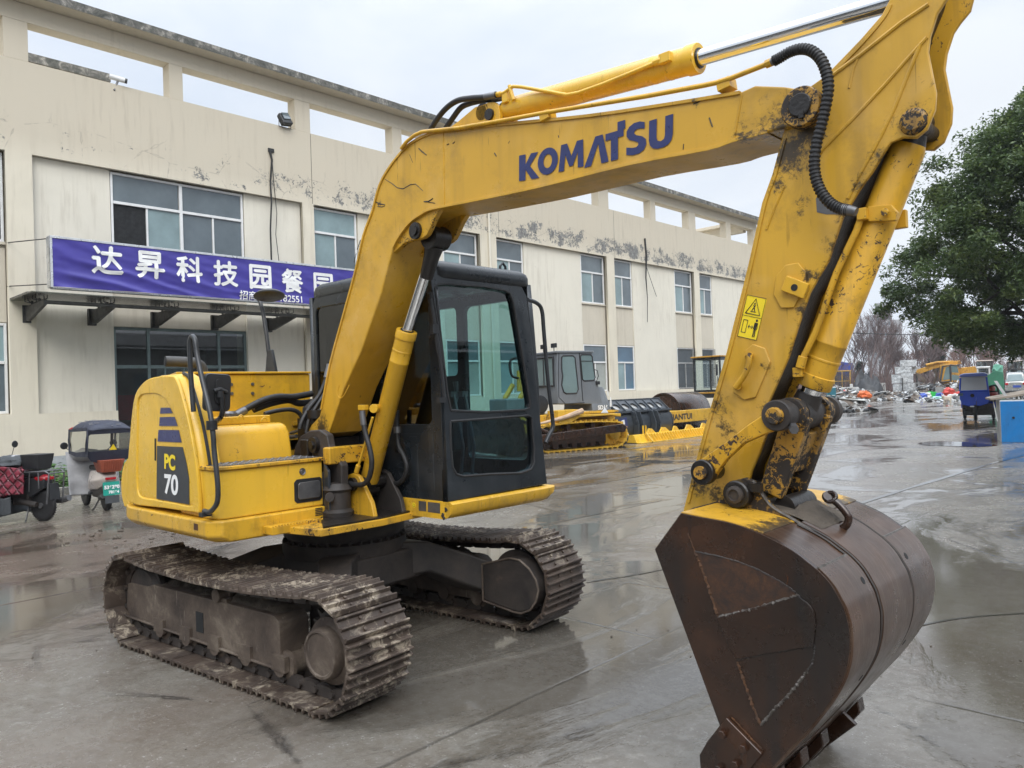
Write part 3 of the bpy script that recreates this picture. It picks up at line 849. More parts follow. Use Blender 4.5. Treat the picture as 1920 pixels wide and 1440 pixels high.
for zz in (ZB0 + 0.1, ZB1 - 0.05): m.tube([(XB - 0.2, Y0 + 0.02, zz), (XF - 0.1, Y0 - 0.45, zz + 0.12)], 0.014, 6)
m.build('stay_rod', 'dark_steel', ban)
def sign_text(txt, pxc, pyc, hz, bold, mb=None):
    p = SX(pxc, pyc, XB)
    o = writing(txt, 'lettering', 'white_decal', plane_m((0, 0, 0), (0, 1, 0), (0, 0, 1)), 1.0, None, 0.0)
    base = [v.co.copy() for v in o.data.vertices]; polys = [tuple(q.vertices) for q in o.data.polygons]
    V, F = [], []
    for k, (dx, dz) in enumerate(((0, 0), (bold, 0), (-bold, 0), (0, bold), (0, -bold))):     # heavy strokes: the outline laid over itself
        n0 = len(V); V += [Vector((0.0006 * k, v.y + dx, v.z + dz)) for v in base]; F += [tuple(n0 + i for i in q) for q in polys]
    o.data.clear_geometry(); o.data.from_pydata([tuple(v) for v in V], [], F)
    ys = [v.y for v in V]; zs = [v.z for v in V]
    s = hz / (max(zs) - min(zs))
    cy, cz = (max(ys) + min(ys)) / 2, (max(zs) + min(zs)) / 2
    I = Vector(ban.location)
    for v in o.data.vertices:
        y, z = p.y + (v.co.y - cy) * s, p.z + (v.co.z - cz) * s
        v.co = Vector((XB + wrink(y, z) + 0.014 + v.co.x, y, z)) - I
    o.parent = vin
    return o
for ch, px_, py_ in (('达', 201, 488), ('昇', 281, 497), ('科', 355, 505), ('技', 423, 513), ('园', 488, 520), ('餐', 548, 527), ('园', 606, 534)):
    sign_text(ch, px_, py_, 0.74, 0.027)
sign_text('招商电话: 182551', 509, 557, 0.27, 0.016)

# ------------------------------------------------------------------ canopy under the banner
can = thing('entrance_canopy', 'flat glass canopy on tapered steel brackets over the entrance', 'canopy', (XF, 7.5, 4.55))
glass('dirty_glass', (0.50, 0.52, 0.46, 1), 0.10, 0.25)
m = MB(); m.box2((XF + 0.01, 2.35, 4.545), (XB + 0.05, 12.9, 4.575)); m.build('glass_roof', 'dirty_glass', can, smooth=0)
m = MB(); m.box2((XF + 0.011, 2.35, 4.576), (XB - 0.28, 12.9, 4.60)); m.build('dirt_layer', 'mossy_concrete', can, smooth=0)
for yb in (2.73, 4.32, 6.02, 7.83, 9.66, 11.5):
    m = MB()
    m.prism([(XF + 0.015, yb - 0.04, 4.02), (XF + 0.30, yb - 0.04, 4.02), (XB - 0.25, yb - 0.04, 4.30), (XB - 0.25, yb - 0.04, 4.42), (XF + 0.015, yb - 0.04, 4.40)], (0, 0.08, 0))
    m.box2((XF - 0.12, yb - 0.1, 3.98), (XF + 0.014, yb + 0.1, 4.44))
    b = m.build('bracket', 'dark_steel', can, bevel=0.006, seg=1, smooth=0)
    m = MB()
    for k in (0.5, 1.15):
        x = XF + k
        m.tube([(x, yb, 4.40), (x, yb, 4.50)], 0.03, 8)
        for dx, dy in ((-.13, -.13), (.13, -.13), (-.13, .13), (.13, .13)): m.tube([(x, yb, 4.44), (x + dx, yb + dy, 4.49), (x + dx, yb + dy, 4.545)], 0.014, 6)
    m.build('glass_clamp', 'dark_steel', b)
m = MB(); m.tube([(XB - 0.28, 2.7, 4.36), (XB - 0.28, 12.6, 4.36)], 0.05, 12); m.build('front_tube', 'dark_steel', can)

# ------------------------------------------------------------------ small things on the facade
c0 = SX(215, 152, XF - 0.1)
cam_t = thing('security_camera', 'small white security camera on a bracket at the parapet edge', 'camera', c0)
m = MB(); m.cyl(c0 + Vector((0.05, -0.16, 0.08)), c0 + Vector((0.16, 0.22, 0.02)), 0.075, n=14); m.build('body', 'white_frame', cam_t)
m = MB(); m.cyl(c0 + Vector((0.16, 0.221, 0.02)), c0 + Vector((0.18, 0.28, 0.01)), 0.07, n=14); m.build('lens', 'black_plastic', cam_t)
m = MB(); m.tube([c0 + Vector((0.10, 0.05, -0.02)), c0 + Vector((0.06, -0.02, -0.22)), c0 + Vector((0.10, -0.06, -0.32))], 0.03, 8); m.build('bracket', 'steel_grey', cam_t)
f0 = SX(531, 226, XF - 0.05)
fl = thing('floodlight', 'black floodlight standing on the parapet beside a roof pillar', 'lamp', f0)
R_ = Matrix.Rotation(rad(-25), 3, 'Y') @ Matrix.Rotation(rad(12), 3, 'X')
m = MB(); m.box(f0 + Vector((0.1, 0, 0.0)), (0.20, 0.40, 0.42), R_, taper=(0.9, 0.9)); m.build('housing', 'black_plastic', fl, bevel=0.03)
m = MB(); m.box(f0 + R_ @ Vector((0.205, 0.02, 0.03)) + Vector((0.1, 0, 0)) * 0.0 + Vector((0.005, 0, 0)), (0.012, 0.27, 0.25), R_); m.build('lens', 'pane_grey', fl)
m = MB(); m.tube([f0 + Vector((0.1, -0.22, 0.0)), f0 + Vector((0.1, -0.22, -0.26)), f0 + Vector((0.1, 0.22, -0.26)), f0 + Vector((0.1, 0.22, 0))], 0.016, 6); m.build('bracket', 'dark_steel', fl)
m = MB()
m.tube(PX('506,283 510,300 507,340 509,380 507,430 509,490', XF + 0.04), [0.05, 0.035, 0.03, 0.03, 0.03, 0.03], 6)
m.tube(PX('510,300 514,350 519,400 517,440 523,490', XF + 0.03), 0.012, 5)
m.box(SX(508, 282, XF + 0.02), (0.06, 0.2, 0.12))
tag(m.build('hanging_cable', 'cable_black'), 'black cable bundle hanging down the facade right of the widest upper window', 'cable')
m = MB()
m.tube(PX('1209,447 1212,480 1211,520 1214,560 1214,604', XF + 0.04), [0.05, 0.05, 0.035, 0.02, 0.015], 6)
m.tube(PX('1212,500 1222,530 1231,556', XF + 0.03), 0.014, 5)
tag(m.build('hanging_cable', 'cable_black'), 'frayed black cable hanging on the pale wall between two pairs of upper windows', 'cable')

# ================================================================== the excavator
exc = thing('excavator', 'large yellow tracked excavator with black cab, bent boom and wet brown bucket in the foreground', 'excavator')
UC = Frame((0, 0, 0), rad(5.2))
UCM = UC.M

# ---------------------------------------------------------------- tracks
def belt_path(n=420):
    P = []
    zf, rf, cf, cr = 0.335, 0.300, 1.02, -1.07
    P += [(cr + (cf - cr) * i / 60, 0.035) for i in range(60)]
    P += [(cf + rf * math.sin(math.pi * i / 50), zf - rf * math.cos(math.pi * i / 50)) for i in range(50)]
    for i in range(60):
        u = i / 60
        P.append((cf + (cr - cf) * u, zf + rf - 0.010 * u - 0.23 * u * (1 - u) * (0.9 if u < .5 else 0.95)))
    P += [(cr - (rf - 0.005) * math.sin(math.pi * i / 50), zf + (rf - 0.005) * math.cos(math.pi * i / 50)) for i in range(50)]
    return P
def resample(P, n):
    P = [Vector((a, b)) for a, b in P] + [Vector(P[0])]
    L = [0.0]
    for a, b in zip(P, P[1:]): L.append(L[-1] + (b - a).length)
    out = []; k = 0
    for i in range(n):
        s = L[-1] * i / n
        while L[k + 1] < s: k += 1
        f = (s - L[k]) / (L[k + 1] - L[k])
        d = (P[k + 1] - P[k]).normalized()
        out.append((P[k].lerp(P[k + 1], f), d))
    return out, L[-1]
NS = 42
BELT, BLEN = resample(belt_path(), NS)
hp = BLEN / NS / 2
SHOE = [(-hp - .006, -.006), (-hp - .006, .006), (-hp + .004, .032), (-hp + .014, .032), (-hp + .022, .008), (-.014, .008), (-.008, .030), (.002, .030), (.010, .008), (hp - .030, .008), (hp - .024, .030), (hp - .013, .030), (hp - .006, .004), (hp - .003, -.002), (hp - .003, -.009), (-hp + .02, -.009)]
def crawler(side):
    c = 0.875 * side
    m = MB()
    rr = random.Random(3 + side)
    for q, d in BELT:
        nrm = Vector((d.y, -d.x))
        w = 0.225 + rr.uniform(-.004, .004)
        a = [Vector((q.x + d.x * s + nrm.x * h, c - w, q.y + d.y * s + nrm.y * h)) for s, h in SHOE]
        m.prism(a, Vector((0, 2 * w, 0)))
        # bolt heads by the chain
        for s in (-.035, .030):
            for y in (-.075, .075):
                o = Vector((q.x + d.x * s + nrm.x * .008, c + y, q.y + d.y * s + nrm.y * .008))
                m.cyl(o, o + Vector((nrm.x, 0, nrm.y)) * .012, .011, n=6)
    m.xf(UCM)
    belt = m.build('crawler_track', 'track_steel', exc, smooth=0, bevel=0.0025, seg=1)
    m = MB()
    for q, d in BELT:
        nrm = Vector((d.y, -d.x))
        D, N_ = Vector((d.x, 0, d.y)), Vector((nrm.x, 0, nrm.y))
        o = Vector((q.x, c, q.y))
        for y in (-.062, .062):
            sec = [(-hp * 1.12, -.030), (-hp * .9, -.012), (hp * .7, -.012), (hp * 1.05, -.034), (hp * 1.05, -.058), (hp * .6, -.074), (-hp * .8, -.074), (-hp * 1.12, -.055)]
            m.prism([o + D * s + N_ * h + Vector((0, y - .016, 0)) for s, h in sec], (0, .032, 0))
        m.cyl(o + D * hp + N_ * -.044 + Vector((0, -.098, 0)), o + D * hp + N_ * -.044 + Vector((0, .098, 0)), .019, n=10)
    m.xf(UCM)
    m.build('track_chain', 'dark_under', belt, smooth=40)
    s = side
    out = c + 0.1 * s                                       # outer plane of the track frame
    sec = lambda t, z: Vector((t, out, z))
    m = MB()
    prof = [sec(-1.24, .16), sec(-1.30, .22), sec(-1.27, .40), sec(-1.22, .415), sec(.53, .435), sec(.575, .40), sec(.575, .135), sec(-1.15, .155)]
    m.prism(prof, (0, -.21 * s, 0))
    m.prism([sec(-1.32, .165), sec(-1.32, .18), sec(.60, .145), sec(.60, .128)], (0, .02 * s, 0))
    m.prism([sec(-1.0, .41), sec(-.9, .44), sec(.50, .44), sec(.55, .42)], (0, -.10 * s, 0))
    m.xf(UCM)
    fr = m.build('track_frame', 'frame_mud', belt, bevel=0.012, smooth=40)
    m = MB()
    m.box((-.29, out + .0015 * s, .275), (.085, .006, .13)); m.xf(UCM)
    m.build('frame_slot', 'painted_dark', fr, bevel=0.0)
    m = MB()
    m.lathe((-1.07, c - .09, .335), (0, 1, 0), [(.03, 0), (.19, 0), (.21, .03), (.235, .03), (.235, .06), (.215, .06), (.215, .12), (.235, .12), (.235, .15), (.21, .15), (.19, .18), (.03, .18)], 40)
    m.lathe((-1.07, c - .092, .335), (0, 1, 0), [(.02, 0), (.07, 0), (.07, .184), (.02, .184)], 20)
    m.xf(UCM); m.build('idler_wheel', 'dark_under', belt, smooth=40)
    # final drive: toothed sprocket, hub and guard
    m = MB()
    ring = []
    for i in range(21):
        for da, r in ((-.10, .205), (-.04, .245), (.04, .245), (.10, .205)):
            a = 2 * math.pi * (i + da * 2.2) / 21
            ring.append(Vector((1.02 + r * math.cos(a), c - .025, .335 + r * math.sin(a))))
    m.prism(ring, (0, .05, 0)); m.xf(UCM)
    m.build('sprocket', 'dark_under', belt, smooth=30)
    m = MB()
    m.lathe((1.0, c + .02 * s, .31), (0, s, 0), [(.02, 0), (.19, 0), (.185, .05), (.145, .07), (.14, .115), (.132, .128), (.118, .130), (.112, .122), (.02, .126)], 40)
    m.xf(UCM); m.build('drive_cover', 'frame_mud', belt, smooth=35)
    m = MB()
    inn = c - .225 * s - .03 * s
    ol = [(.77, .19), (.77, .455), (1.03, .525), (1.12, .52), (1.20, .47), (1.255, .40), (1.275, .33), (1.25, .25), (1.20, .185), (1.12, .148), (1.05, .148)]
    m.prism([Vector((t, inn, z)) for t, z in ol], (0, .16 * s, 0))
    m.xf(UCM); mg = m.build('motor_guard', 'dark_under', belt, bevel=0.02, seg=3, smooth=40)
    m = MB()
    m.tube([UCM @ Vector((t, inn - .001 * s, z)) for t, z in ol] + [UCM @ Vector((ol[0][0], inn - .001 * s, ol[0][1]))], .008, 6)
    m.build('guard_rim', 'frame_mud', mg)
    m = MB()
    m.lathe((1.0, c - .13 * s, .335), (0, s, 0), [(.02, 0), (.225, 0), (.225, .02), (.2, .06), (.02, .06)], 40); m.xf(UCM)
    m.build('hub_drum', 'dark_under', mg, smooth=40)
    for i in range(5):
        t = -.80 + i * .345
        m = MB()
        m.lathe((t, c - .115, .150), (0, 1, 0), [(.02, 0), (.055, 0), (.055, .03), (.088, .04), (.088, .065), (.066, .07), (.066, .16), (.088, .165), (.088, .19), (.055, .20), (.055, .23), (.02, .23)], 20)
        m.box((t, c + .105 * s, .175), (.13, .03, .09)); m.xf(UCM)
        m.build('track_roller', 'frame_mud', belt, smooth=40)
    m = MB()
    m.lathe((-.08, c - .09 * s, .475), (0, s, 0), [(.02, 0), (.06, 0), (.06, .05), (.048, .055), (.048, .11), (.062, .115), (.062, .135), (.045, .14), (.045, .20), (.03, .205), (.02, .205)], 20)
    m.box((-.05, c + .05 * s, .425), (.13, .08, .07)); m.xf(UCM)
    m.build('carrier_roller', 'frame_mud', belt, smooth=40)
    # packed earth on the frame
    m = MB()
    def heap(u, v):
        t = -.90 + 1.42 * u; y = out - .02 * s - (.30 * s) * v
        h = .418 + .045 * math.sin(v * 2.6) + .075 * max(0, noise.noise(Vector((t * 3.2, y * 5, side * 3.0)))) * math.sin(math.pi * min(1, v * 1.3)) + .03 * noise.noise(Vector((t * 11, y * 13, 1))) + .016 * noise.noise(Vector((t * 29, y * 31, 4)))
        h += .05 * math.exp(-((t - .12) / .28) ** 2) * math.sin(math.pi * v)
        return UCM @ Vector((t, y, h if 0 < u < 1 and v < 1 else .40))
    m.grid(heap, 90, 26)
    m.build('packed_mud', 'mud_dry', belt, smooth=60)
    return belt
crawler(-1)
crawler(1)

# ---------------------------------------------------------------- undercarriage
m = MB()
m.box((0, 0, .50), (.86, .80, .22)); m.box((0, 0, .40), (.60, .9, .12))
for sx in (-1, 1):
    for sy in (-1, 1):
        def ring(t, n, z0, z1, w):
            return [Vector((t - w / 2, n, z0)), Vector((t + w / 2, n, z0)), Vector((t + w / 2, n, z1)), Vector((t - w / 2, n, z1))]
        r_ = [ring(sx * .20, sy * .18, .40, .655, .36), ring(sx * .33, sy * .36, .42, .64, .34), ring(sx * .55, sy * .55, .30, .54, .33), ring(sx * .66, sy * .70, .22, .46, .34)]
        m.loft(r_)
m.xf(UCM)
m.build('undercarriage_frame', 'dark_under', exc, bevel=0.02, seg=3, smooth=40)
m = MB()
m.lathe((0, 0, .60), (0, 0, 1), [(.1, 0), (.43, 0), (.44, .03), (.44, .10), (.40, .11), (.40, .135), (.43, .14), (.43, .25), (.1, .25)], 56)
sw = m.build('swing_bearing', 'dark_under', exc, smooth=35)
m = MB()
for i in range(36):
    a = 2 * math.pi * i / 36
    m.cyl((.42 * math.cos(a), .42 * math.sin(a), .70), (.42 * math.cos(a), .42 * math.sin(a), .722), .013, n=6)
m.build('bolts', 'dark_under', sw, smooth=0)

# ---------------------------------------------------------------- revolving frame
m = MB()
plan = [(-1.15, -1.0), (.66, -.62), (.675, -.16), (.62, .16), (.60, 1.0), (-1.15, 1.0), (-1.55, .45), (-1.55, -.45)]
m.prism([Vector((x, y, .855)) for x, y in plan], (0, 0, .045))
rf = m.build('revolving_frame', ['yellow_worn'], exc, bevel=0.006)
m = MB()
m.prism([Vector((x, y, .9005)) for x, y in ((.64, -.59), (.655, -.17), (.60, .15), (.2, .16), (.2, -.33))], (0, 0, .012))
m.build('oily_dirt', 'grease', rf)
# boom foot brackets: two thick ears
for y0, nm in ((-.285, 'boom_bracket'), (.105, 'boom_bracket')):
    m = MB()
    base = PY('548,868 552,838 562,818 580,807 598,806 612,815 616,836 640,872 640,950 560,950', y0)
    m.prism(base, (0, .06, 0)); eb = m.build(nm, 'dark_under', exc, bevel=0.012, smooth=40)
    m = MB(); c_ = SY(592, 834, y0); m.cyl(c_ + Vector((0, -.03, 0)), c_ + Vector((0, .0, 0)), .055, n=24); m.cyl(c_ + Vector((0, -.045, 0)), c_ + Vector((0, -.03, 0)), .03, n=6); m.build('pin_cap', 'grease', eb, smooth=30)
# cross member above the pump bay, worn yellow on black
m = MB(); m.box2((.30, -.36, 1.26), (.38, .10, 1.375)); cm = m.build('cross_member', 'yellow_worn', exc, bevel=0.012)
m = MB(); m.box2((-.05, -.32, .90), (.05, .12, 1.42)); m.box2((.05, -.10, .9), (.24, .06, 1.2)); m.box2((.06, -.33, 1.28), (.29, .12, 1.30)); m.build('pump_bay', 'grease', exc, bevel=0.02)
# upright plates that hold the boom cylinder foot
for y_ in (-.175, .065):
    m = MB()
    m.prism([Vector((x, y_, z)) for x, z in ((.20, .90), (.60, .90), (.57, 1.0), (.44, 1.17), (.38, 1.19), (.30, 1.17), (.22, 1.05))], (0, .035, 0))
    m.build('cylinder_bracket', 'yellow_worn' if y_ < 0 else 'dark_under', exc, bevel=0.008)
m = MB(); m.cyl((.385, -.20, 1.115), (.385, .12, 1.115), .045, n=20); m.build('cylinder_pin', 'grease', exc)
# swing motor and valve clutter in the bay
m = MB()
m.lathe((.33, -.27, .90), (0, 0, 1), [(.02, 0), (.10, 0), (.105, .04), (.085, .06), (.085, .17), (.10, .19), (.07, .23), (.02, .235)], 20)
m.box((.27, -.27, 1.08), (.09, .09, .06)); m.cyl((.33, -.33, 1.05), (.40, -.38, 1.05), .03, n=12)
m.build('swing_motor', 'dark_under', exc, smooth=35)
m = MB()
m.tube(PX('606,945 612,985 640,1000', .30), .0, 4) if 0 else None
m.prism([Vector((.24, -.33, .90)), Vector((.36, -.36, .90)), Vector((.36, -.36, 1.22)), Vector((.26, -.33, 1.27))], (0, .02, 0))
m.lathe((.14, -.27, .9), (0, 0, 1), [(.02, 0), (.11, 0), (.11, .30), (.02, .30)], 18)
m.build('grey_shroud', 'charcoal_decal', exc, bevel=0.006)

# ---------------------------------------------------------------- right side: skirt, panel, tool box, hood
m = MB()
plan = [(-1.30, -.93), (-1.18, -1.08), (-1.0, -1.125), (.20, -1.125), (.285, -1.06), (.285, -.335), (-1.30, -.335)]
lo = [Vector((x * .985 - .0, y * .93 + -.02, .845)) for x, y in plan]
md = [Vector((x, y, .885)) for x, y in plan]
hi = [Vector((x, y, .982)) for x, y in plan]
m.loft([lo, md, hi])
sk = m.build('side_skirt', 'yellow_skirt', exc, bevel=0.015, seg=3, smooth=50)
m = MB()                                             # bent outer lip at the tail
lo_l = PY('233,950 228,930 227,900 231,874 240,859 254,850', -1.05); li_l = PY('243,950 239,928 239,900 242,880 248,870 256,864', -1.05)
m.loft([[q, Vector((q.x - .05, -.62, q.z)), Vector((w.x - .05, -.62, w.z)), w] for q, w in zip(spline(lo_l, 3), spline(li_l, 3))])
m.build('tail_lip', 'yellow_panel', sk, bevel=0.006, smooth=60)
m = MB()
m.prism([SY(a, b, -1.1265) for a, b in ((363, 981), (371, 983), (371, 995), (363, 993))], (0, .001, 0))
m.build('warning_label', 'rust_orange', sk, smooth=0)
# footstep with saw-tooth edge
m = MB()
m.box2((.287, -.80, .865), (.40, -.43, .915))
for i in range(18): m.box((.395, -.79 + i * .0207, .918), (.012, .012, .012))
m.build('footstep', 'yellow_worn', exc, bevel=0.004, seg=1, smooth=0)
m = MB()
for i in range(5): m.box2((.2862, -.42, .925 + i * .011), (.288, -.365, .931 + i * .011))
m.build('vent_slots', 'painted_dark', sk, smooth=0)

# side service panel, crowned
pan = PY('253,944 250,905 252,860 256,815 259,778 266,736 282,713 302,703 336,700 347,708 360,748 373,800 384,862 390,915 392,962 383,964 320,955', -1.05)
cen = sum(pan, Vector()) / len(pan)
def shrink(P, k, y): return [Vector((cen.x + (q.x - cen.x) * k, y, cen.z + (q.z - cen.z) * k)) for q in P]
m = MB()
m.loft([shrink(pan, 1.0, -.955), shrink(pan, 1.0, -1.00), shrink(pan, .992, -1.045), shrink(pan, .965, -1.075), shrink(pan, .90, -1.092), shrink(pan, .80, -1.096)])
sp_ = m.build('service_panel', 'yellow_panel', exc, smooth=60)
YD = -1.098
def decal(s, name, mat, parent, y=YD, th=.0015):
    m = MB(); m.prism([Vector((q.x, y - th, q.z)) for q in PY(s, y)], (0, th, 0)); return m.build(name, mat, parent, smooth=0)
decal('301.5,764.3 318.7,764.3 324,774.5 300.3,775.7', 'stripe', 'navy_decal', sp_)
decal('299.8,782 327.5,781.6 333.4,798.6 298.7,798.6', 'stripe', 'navy_decal', sp_)
decal('297.5,806 335.3,806.4 340.7,829.5 295.6,827.6', 'stripe', 'navy_decal', sp_)
pl_ = decal('294.6,836 342.8,838.3 350,869 354.6,897.3 355,946 293.7,935', 'model_plate', 'charcoal_decal', sp_)
def fit_text(txt, name, mat, quad, y, parent, bold):
    """Letters stretched to the box given by lower left, lower right and upper left corners."""
    a, b, c = [SY(px, py, y) for px, py in quad]
    u, v = b - a, c - a
    o = writing(txt, name, mat, Matrix.Identity(4), 1.0, None, bold)
    xs = [q.co.x for q in o.data.vertices]; ys = [q.co.y for q in o.data.vertices]
    x0, x1, y0, y1 = min(xs), max(xs), min(ys), max(ys)
    root = parent
    while root.parent: root = root.parent
    for q in o.data.vertices:
        q.co = a + u * ((q.co.x - x0) / (x1 - x0)) + v * ((q.co.y - y0) / (y1 - y0)) - root.location
    o.parent = parent
    return o
fit_text('PC', 'model_letters', 'yellow_decal', ((308, 879), (328.5, 883), (308, 850)), YD - .004, sp_, 0.045)
fit_text('70', 'model_letters', 'white_decal', ((308, 926), (334, 930), (308, 888)), YD - .004, sp_, 0.03)
decal('290,822 292.6,822 292.6,864 290,863', 'slot', 'painted_dark', sp_, -1.0975)
for a, b in ((257, 946), (303, 951), (353, 958)):
    m = MB(); q = SY(a, b - 4, -1.08); m.cyl(q, q + Vector((0, -.02, 0)), .013, n=10); m.build('panel_bolt', 'steel_grey', sp_)
MPN = plane_m((0, -1.0905, 0), (1, 0, 0), (0, 0, 1))
rim_h = [(262, 744), (283, 736), (301, 738), (315, 749), (330, 773), (342, 800), (351, 836), (358, 870), (364, 910), (366, 949), (330, 945), (290, 938), (264, 931), (259, 900), (259, 850), (260, 790)]
flat([loc2x for loc2x in ([(q.x, q.z) for q in smoothloop(shrink(pan, .945, -1.0905), 3)], [(q.x, q.z) for q in smoothloop([SY(a, b, -1.0905) for a, b in rim_h], 3)])], 'raised_rim', 'yellow_panel', MPN, sp_, extrude=.004, bevel=.009)
m = MB()                                             # black rubber seam along the front edge of the panel
m.tube([Vector((q.x + .012, -1.035, q.z)) for q in PY('338,700 349,709 362,748 375.5,800 386.5,862 392.5,915 394,955', -1.05)], .011, 6, smooth=5)
m.build('seal', 'rubber', sp_)

# tool box with tread-plate top
m = MB()
pl2 = [(-.30, -1.06), (.19, -1.075), (.235, -1.06), (.25, -1.02), (.25, -.33), (-.30, -.33)]
m.prism([Vector((x, y, .983)) for x, y in pl2], (0, 0, .30))
tb = m.build('tool_box', 'yellow_panel', exc, bevel=0.012, seg=3, smooth=50)
m = MB()
m.prism([Vector((x + (.018 if x > 0 else 0), y - .012 if y < -.5 else y + .015, 1.284)) for x, y in pl2], (0, 0, .022))
m.build('tread_rim', 'yellow_worn', tb, bevel=0.005)
m = MB()
m.prism([Vector((x, y, 1.3062)) for x, y in ((-.10, -1.03), (.17, -1.05), (.235, -1.0), (.235, -.345), (-.10, -.345))], (0, 0, .004))
for i in range(12):
    for j in range(6):
        x, y = .215 - j * .038, -.38 - i * .053 - (.026 if j % 2 else 0)
        if y > -1.0: m.ball((x, y, 1.311), (.009, .009, .006), 8, 4)
m.build('tread_plate', 'steel_grey', tb)
m = MB()                                             # lamp recess and lens
m.prism([SX(a, b, .2515) for a, b in ((551, 905), (556, 899), (599, 894), (603, 897), (604, 932), (600, 938), (557, 944), (552, 939))], (.003, 0, 0))
lp = m.build('work_lamp', 'black_plastic', tb, bevel=0.002)
m = MB()
m.prism([SX(a, b, .256) for a, b in ((558, 909), (561, 905), (596, 900), (599, 903), (600, 927), (597, 932), (561, 937), (558, 933))], (.012, 0, 0))
m.build('lens', 'steel_grey', lp, bevel=0.004)
q = SX(567, 884, .251)
m = MB(); m.lathe(q, (1, 0, 0), [(.004, .004), (.012, .004), (.014, .002), (.022, .006), (.024, 0)], 20); m.build('lock', 'steel_grey', tb)

# hood between panel and engine cover
m = MB()
prof = [(-.95, 1.25), (-.95, 1.53), (-.15, 1.545), (-.09, 1.53), (-.055, 1.48), (-.02, 1.30), (-.02, 1.25)]
m.prism([Vector((x, -.985, z)) for x, z in prof], (0, .60, 0))
hd = m.build('fuel_tank_cover', 'yellow_paint', exc, bevel=0.03, seg=4, smooth=60, ang=25)
m = MB(); m.box2((-.75, -.90, 1.545), (-.2, -.45, 1.60)); tk = m.build('tank_top', 'yellow_paint', exc, bevel=0.008)
c_ = SX(429, 788, -.30)
m = MB(); m.cyl(c_ - Vector((0, 0, .02)), c_ + Vector((0, 0, .045)), .062, n=26); m.cyl(c_ + Vector((0, 0, .045)), c_ + Vector((0, 0, .062)), .055, .045, n=26); m.build('filler_cap', ['steel_grey'], tk)
m = MB()
for a, b in ((452, 786), (496, 790)):
    q = SX(a, b, -.12)
    m.tube([q + Vector((0, .022 * math.cos(w_), .030 * math.sin(w_) - .004)) for w_ in [math.pi * i / 8 for i in range(9)]], .006, 6)
m.build('lifting_ring', 'yellow_paint', tk)
m = MB(); q = SX(427, 782, -.25); m.box(q + Vector((0, 0, .0)), (.03, .03, .05)); m.build('breather', 'steel_grey', tk)

# engine cover
m = MB()
m.prism([Vector((x, y, 1.30)) for x, y in ((-.60, -.93), (-.60, .127), (-1.60, .127), (-1.60, -.10), (-1.0, -.80))], (0, 0, .605))
ec = m.build('engine_cover', 'yellow_paint', exc, bevel=0.012, seg=2)
m = MB(); m.prism([Vector((x, y, 1.906)) for x, y in ((-.585, -.94), (-.585, .127), (-1.61, .127), (-1.61, -.10), (-1.0, -.81))], (0, 0, .016)); m.box2((-.57, -.05, 1.50), (-.599, .12, 1.53)); m.build('cover_flange', 'yellow_paint', ec, bevel=0.004)
m = MB()
for a, b in ((433, 721), (473, 720), (434, 738), (473, 737.5)):
    q = SX(a, b, -.60); m.cyl(q, q + Vector((.012, 0, 0)), .012, n=10)
m.build('cover_bolts', 'steel_grey', ec)
m = MB()
m.prism([Vector((x, y, .90)) for x, y in ((-.60, .98), (-1.1, .98), (-1.52, .70), (-1.72, .2), (-1.72, -.25), (-1.52, -.72), (-1.15, -.95), (-.9, -.98), (-.6, -.5))], (0, 0, .55))
m.build('counterweight', 'yellow_paint', exc, bevel=0.06, seg=4, smooth=60)
# exhaust
m = MB()
m.tube([(-1.25, -.45, 1.90), (-1.25, -.45, 1.98), (-1.25, -.50, 2.02), (-1.27, -.60, 2.03), (-1.29, -.72, 2.035)], .042, 16, smooth=3)
ex = m.build('exhaust_pipe', 'dark_steel', exc, smooth=60)
m = MB(); m.cyl((-1.2865, -.70, 2.0345), (-1.2915, -.7245, 2.0355), .036, n=16); m.build('bore', 'painted_dark', ex)
# rear view lamp stalk on the engine cover
yk = .2
m = MB()
m.prism(PY('495,700 497,695 500,656 508,655 516,698 516,702', yk), (0, .03, 0))
rm = m.build('rear_mirror', 'black_plastic', exc, bevel=0.008)
m = MB(); m.tube(PY('504,664 500,630 494,590 488,566 483,556', yk + .015), .018, 10); m.build('stalk', 'black_plastic', rm)
c_ = SY(505, 556, yk)
m = MB()
m.lathe(c_, (-.22, .10, .97), [(.01, -.02), (.09, -.018), (.13, 0), (.132, .01), (.10, .035), (.01, .045)], 30); m.build('mirror_head', 'black_plastic', rm, smooth=50)

# hand rail and mirror on the right side
m = MB()
rail = PY('383,958 392,960 401,953 408,938 408,905 402,850 399,810 393,770 380,715 370,668 366,640 362,631 358,634 356,648 357,690 360,735 363,772', -1.118)
m.tube(rail, .0155, 10, smooth=5)
hr = m.build('hand_rail', 'black_tube', exc, smooth=60)
m = MB(); q = SY(397, 795, -1.118); m.cyl(q - Vector((0, 0, .035)), q + Vector((0, 0, .02)), .032, n=14); m.build('clamp', 'black_plastic', hr); m = MB()
q2 = SY(385, 961, -1.118); m.box(q2 + Vector((0, 0, -.01)), (.05, .06, .025)); m.build('foot_plate', 'black_plastic', hr)
m = MB()
m.tube([SY(397, 793, -1.118), SX(411, 786, .12), SX(417, 772, .15), SX(416, 745, .17), SX(413, 733, .17)], .016, 10, smooth=4)
arm_ = m.build('mirror_arm', 'black_plastic', hr, smooth=60)
m = MB()
cM = SX(408, 736, .13); tiltM = Matrix.Rotation(rad(-4), 3, 'X')
out_ = [tiltM @ Vector((0, a, b)) for a, b in rrect(-.085, -.118, .085, .118, .03)]
m.loft([[cM + q * k + Vector((dx, 0, 0)) for q in out_] for dx, k in ((-.03, .97), (-.02, 1.0), (.0, 1.0), (.008, .96))], True, True)
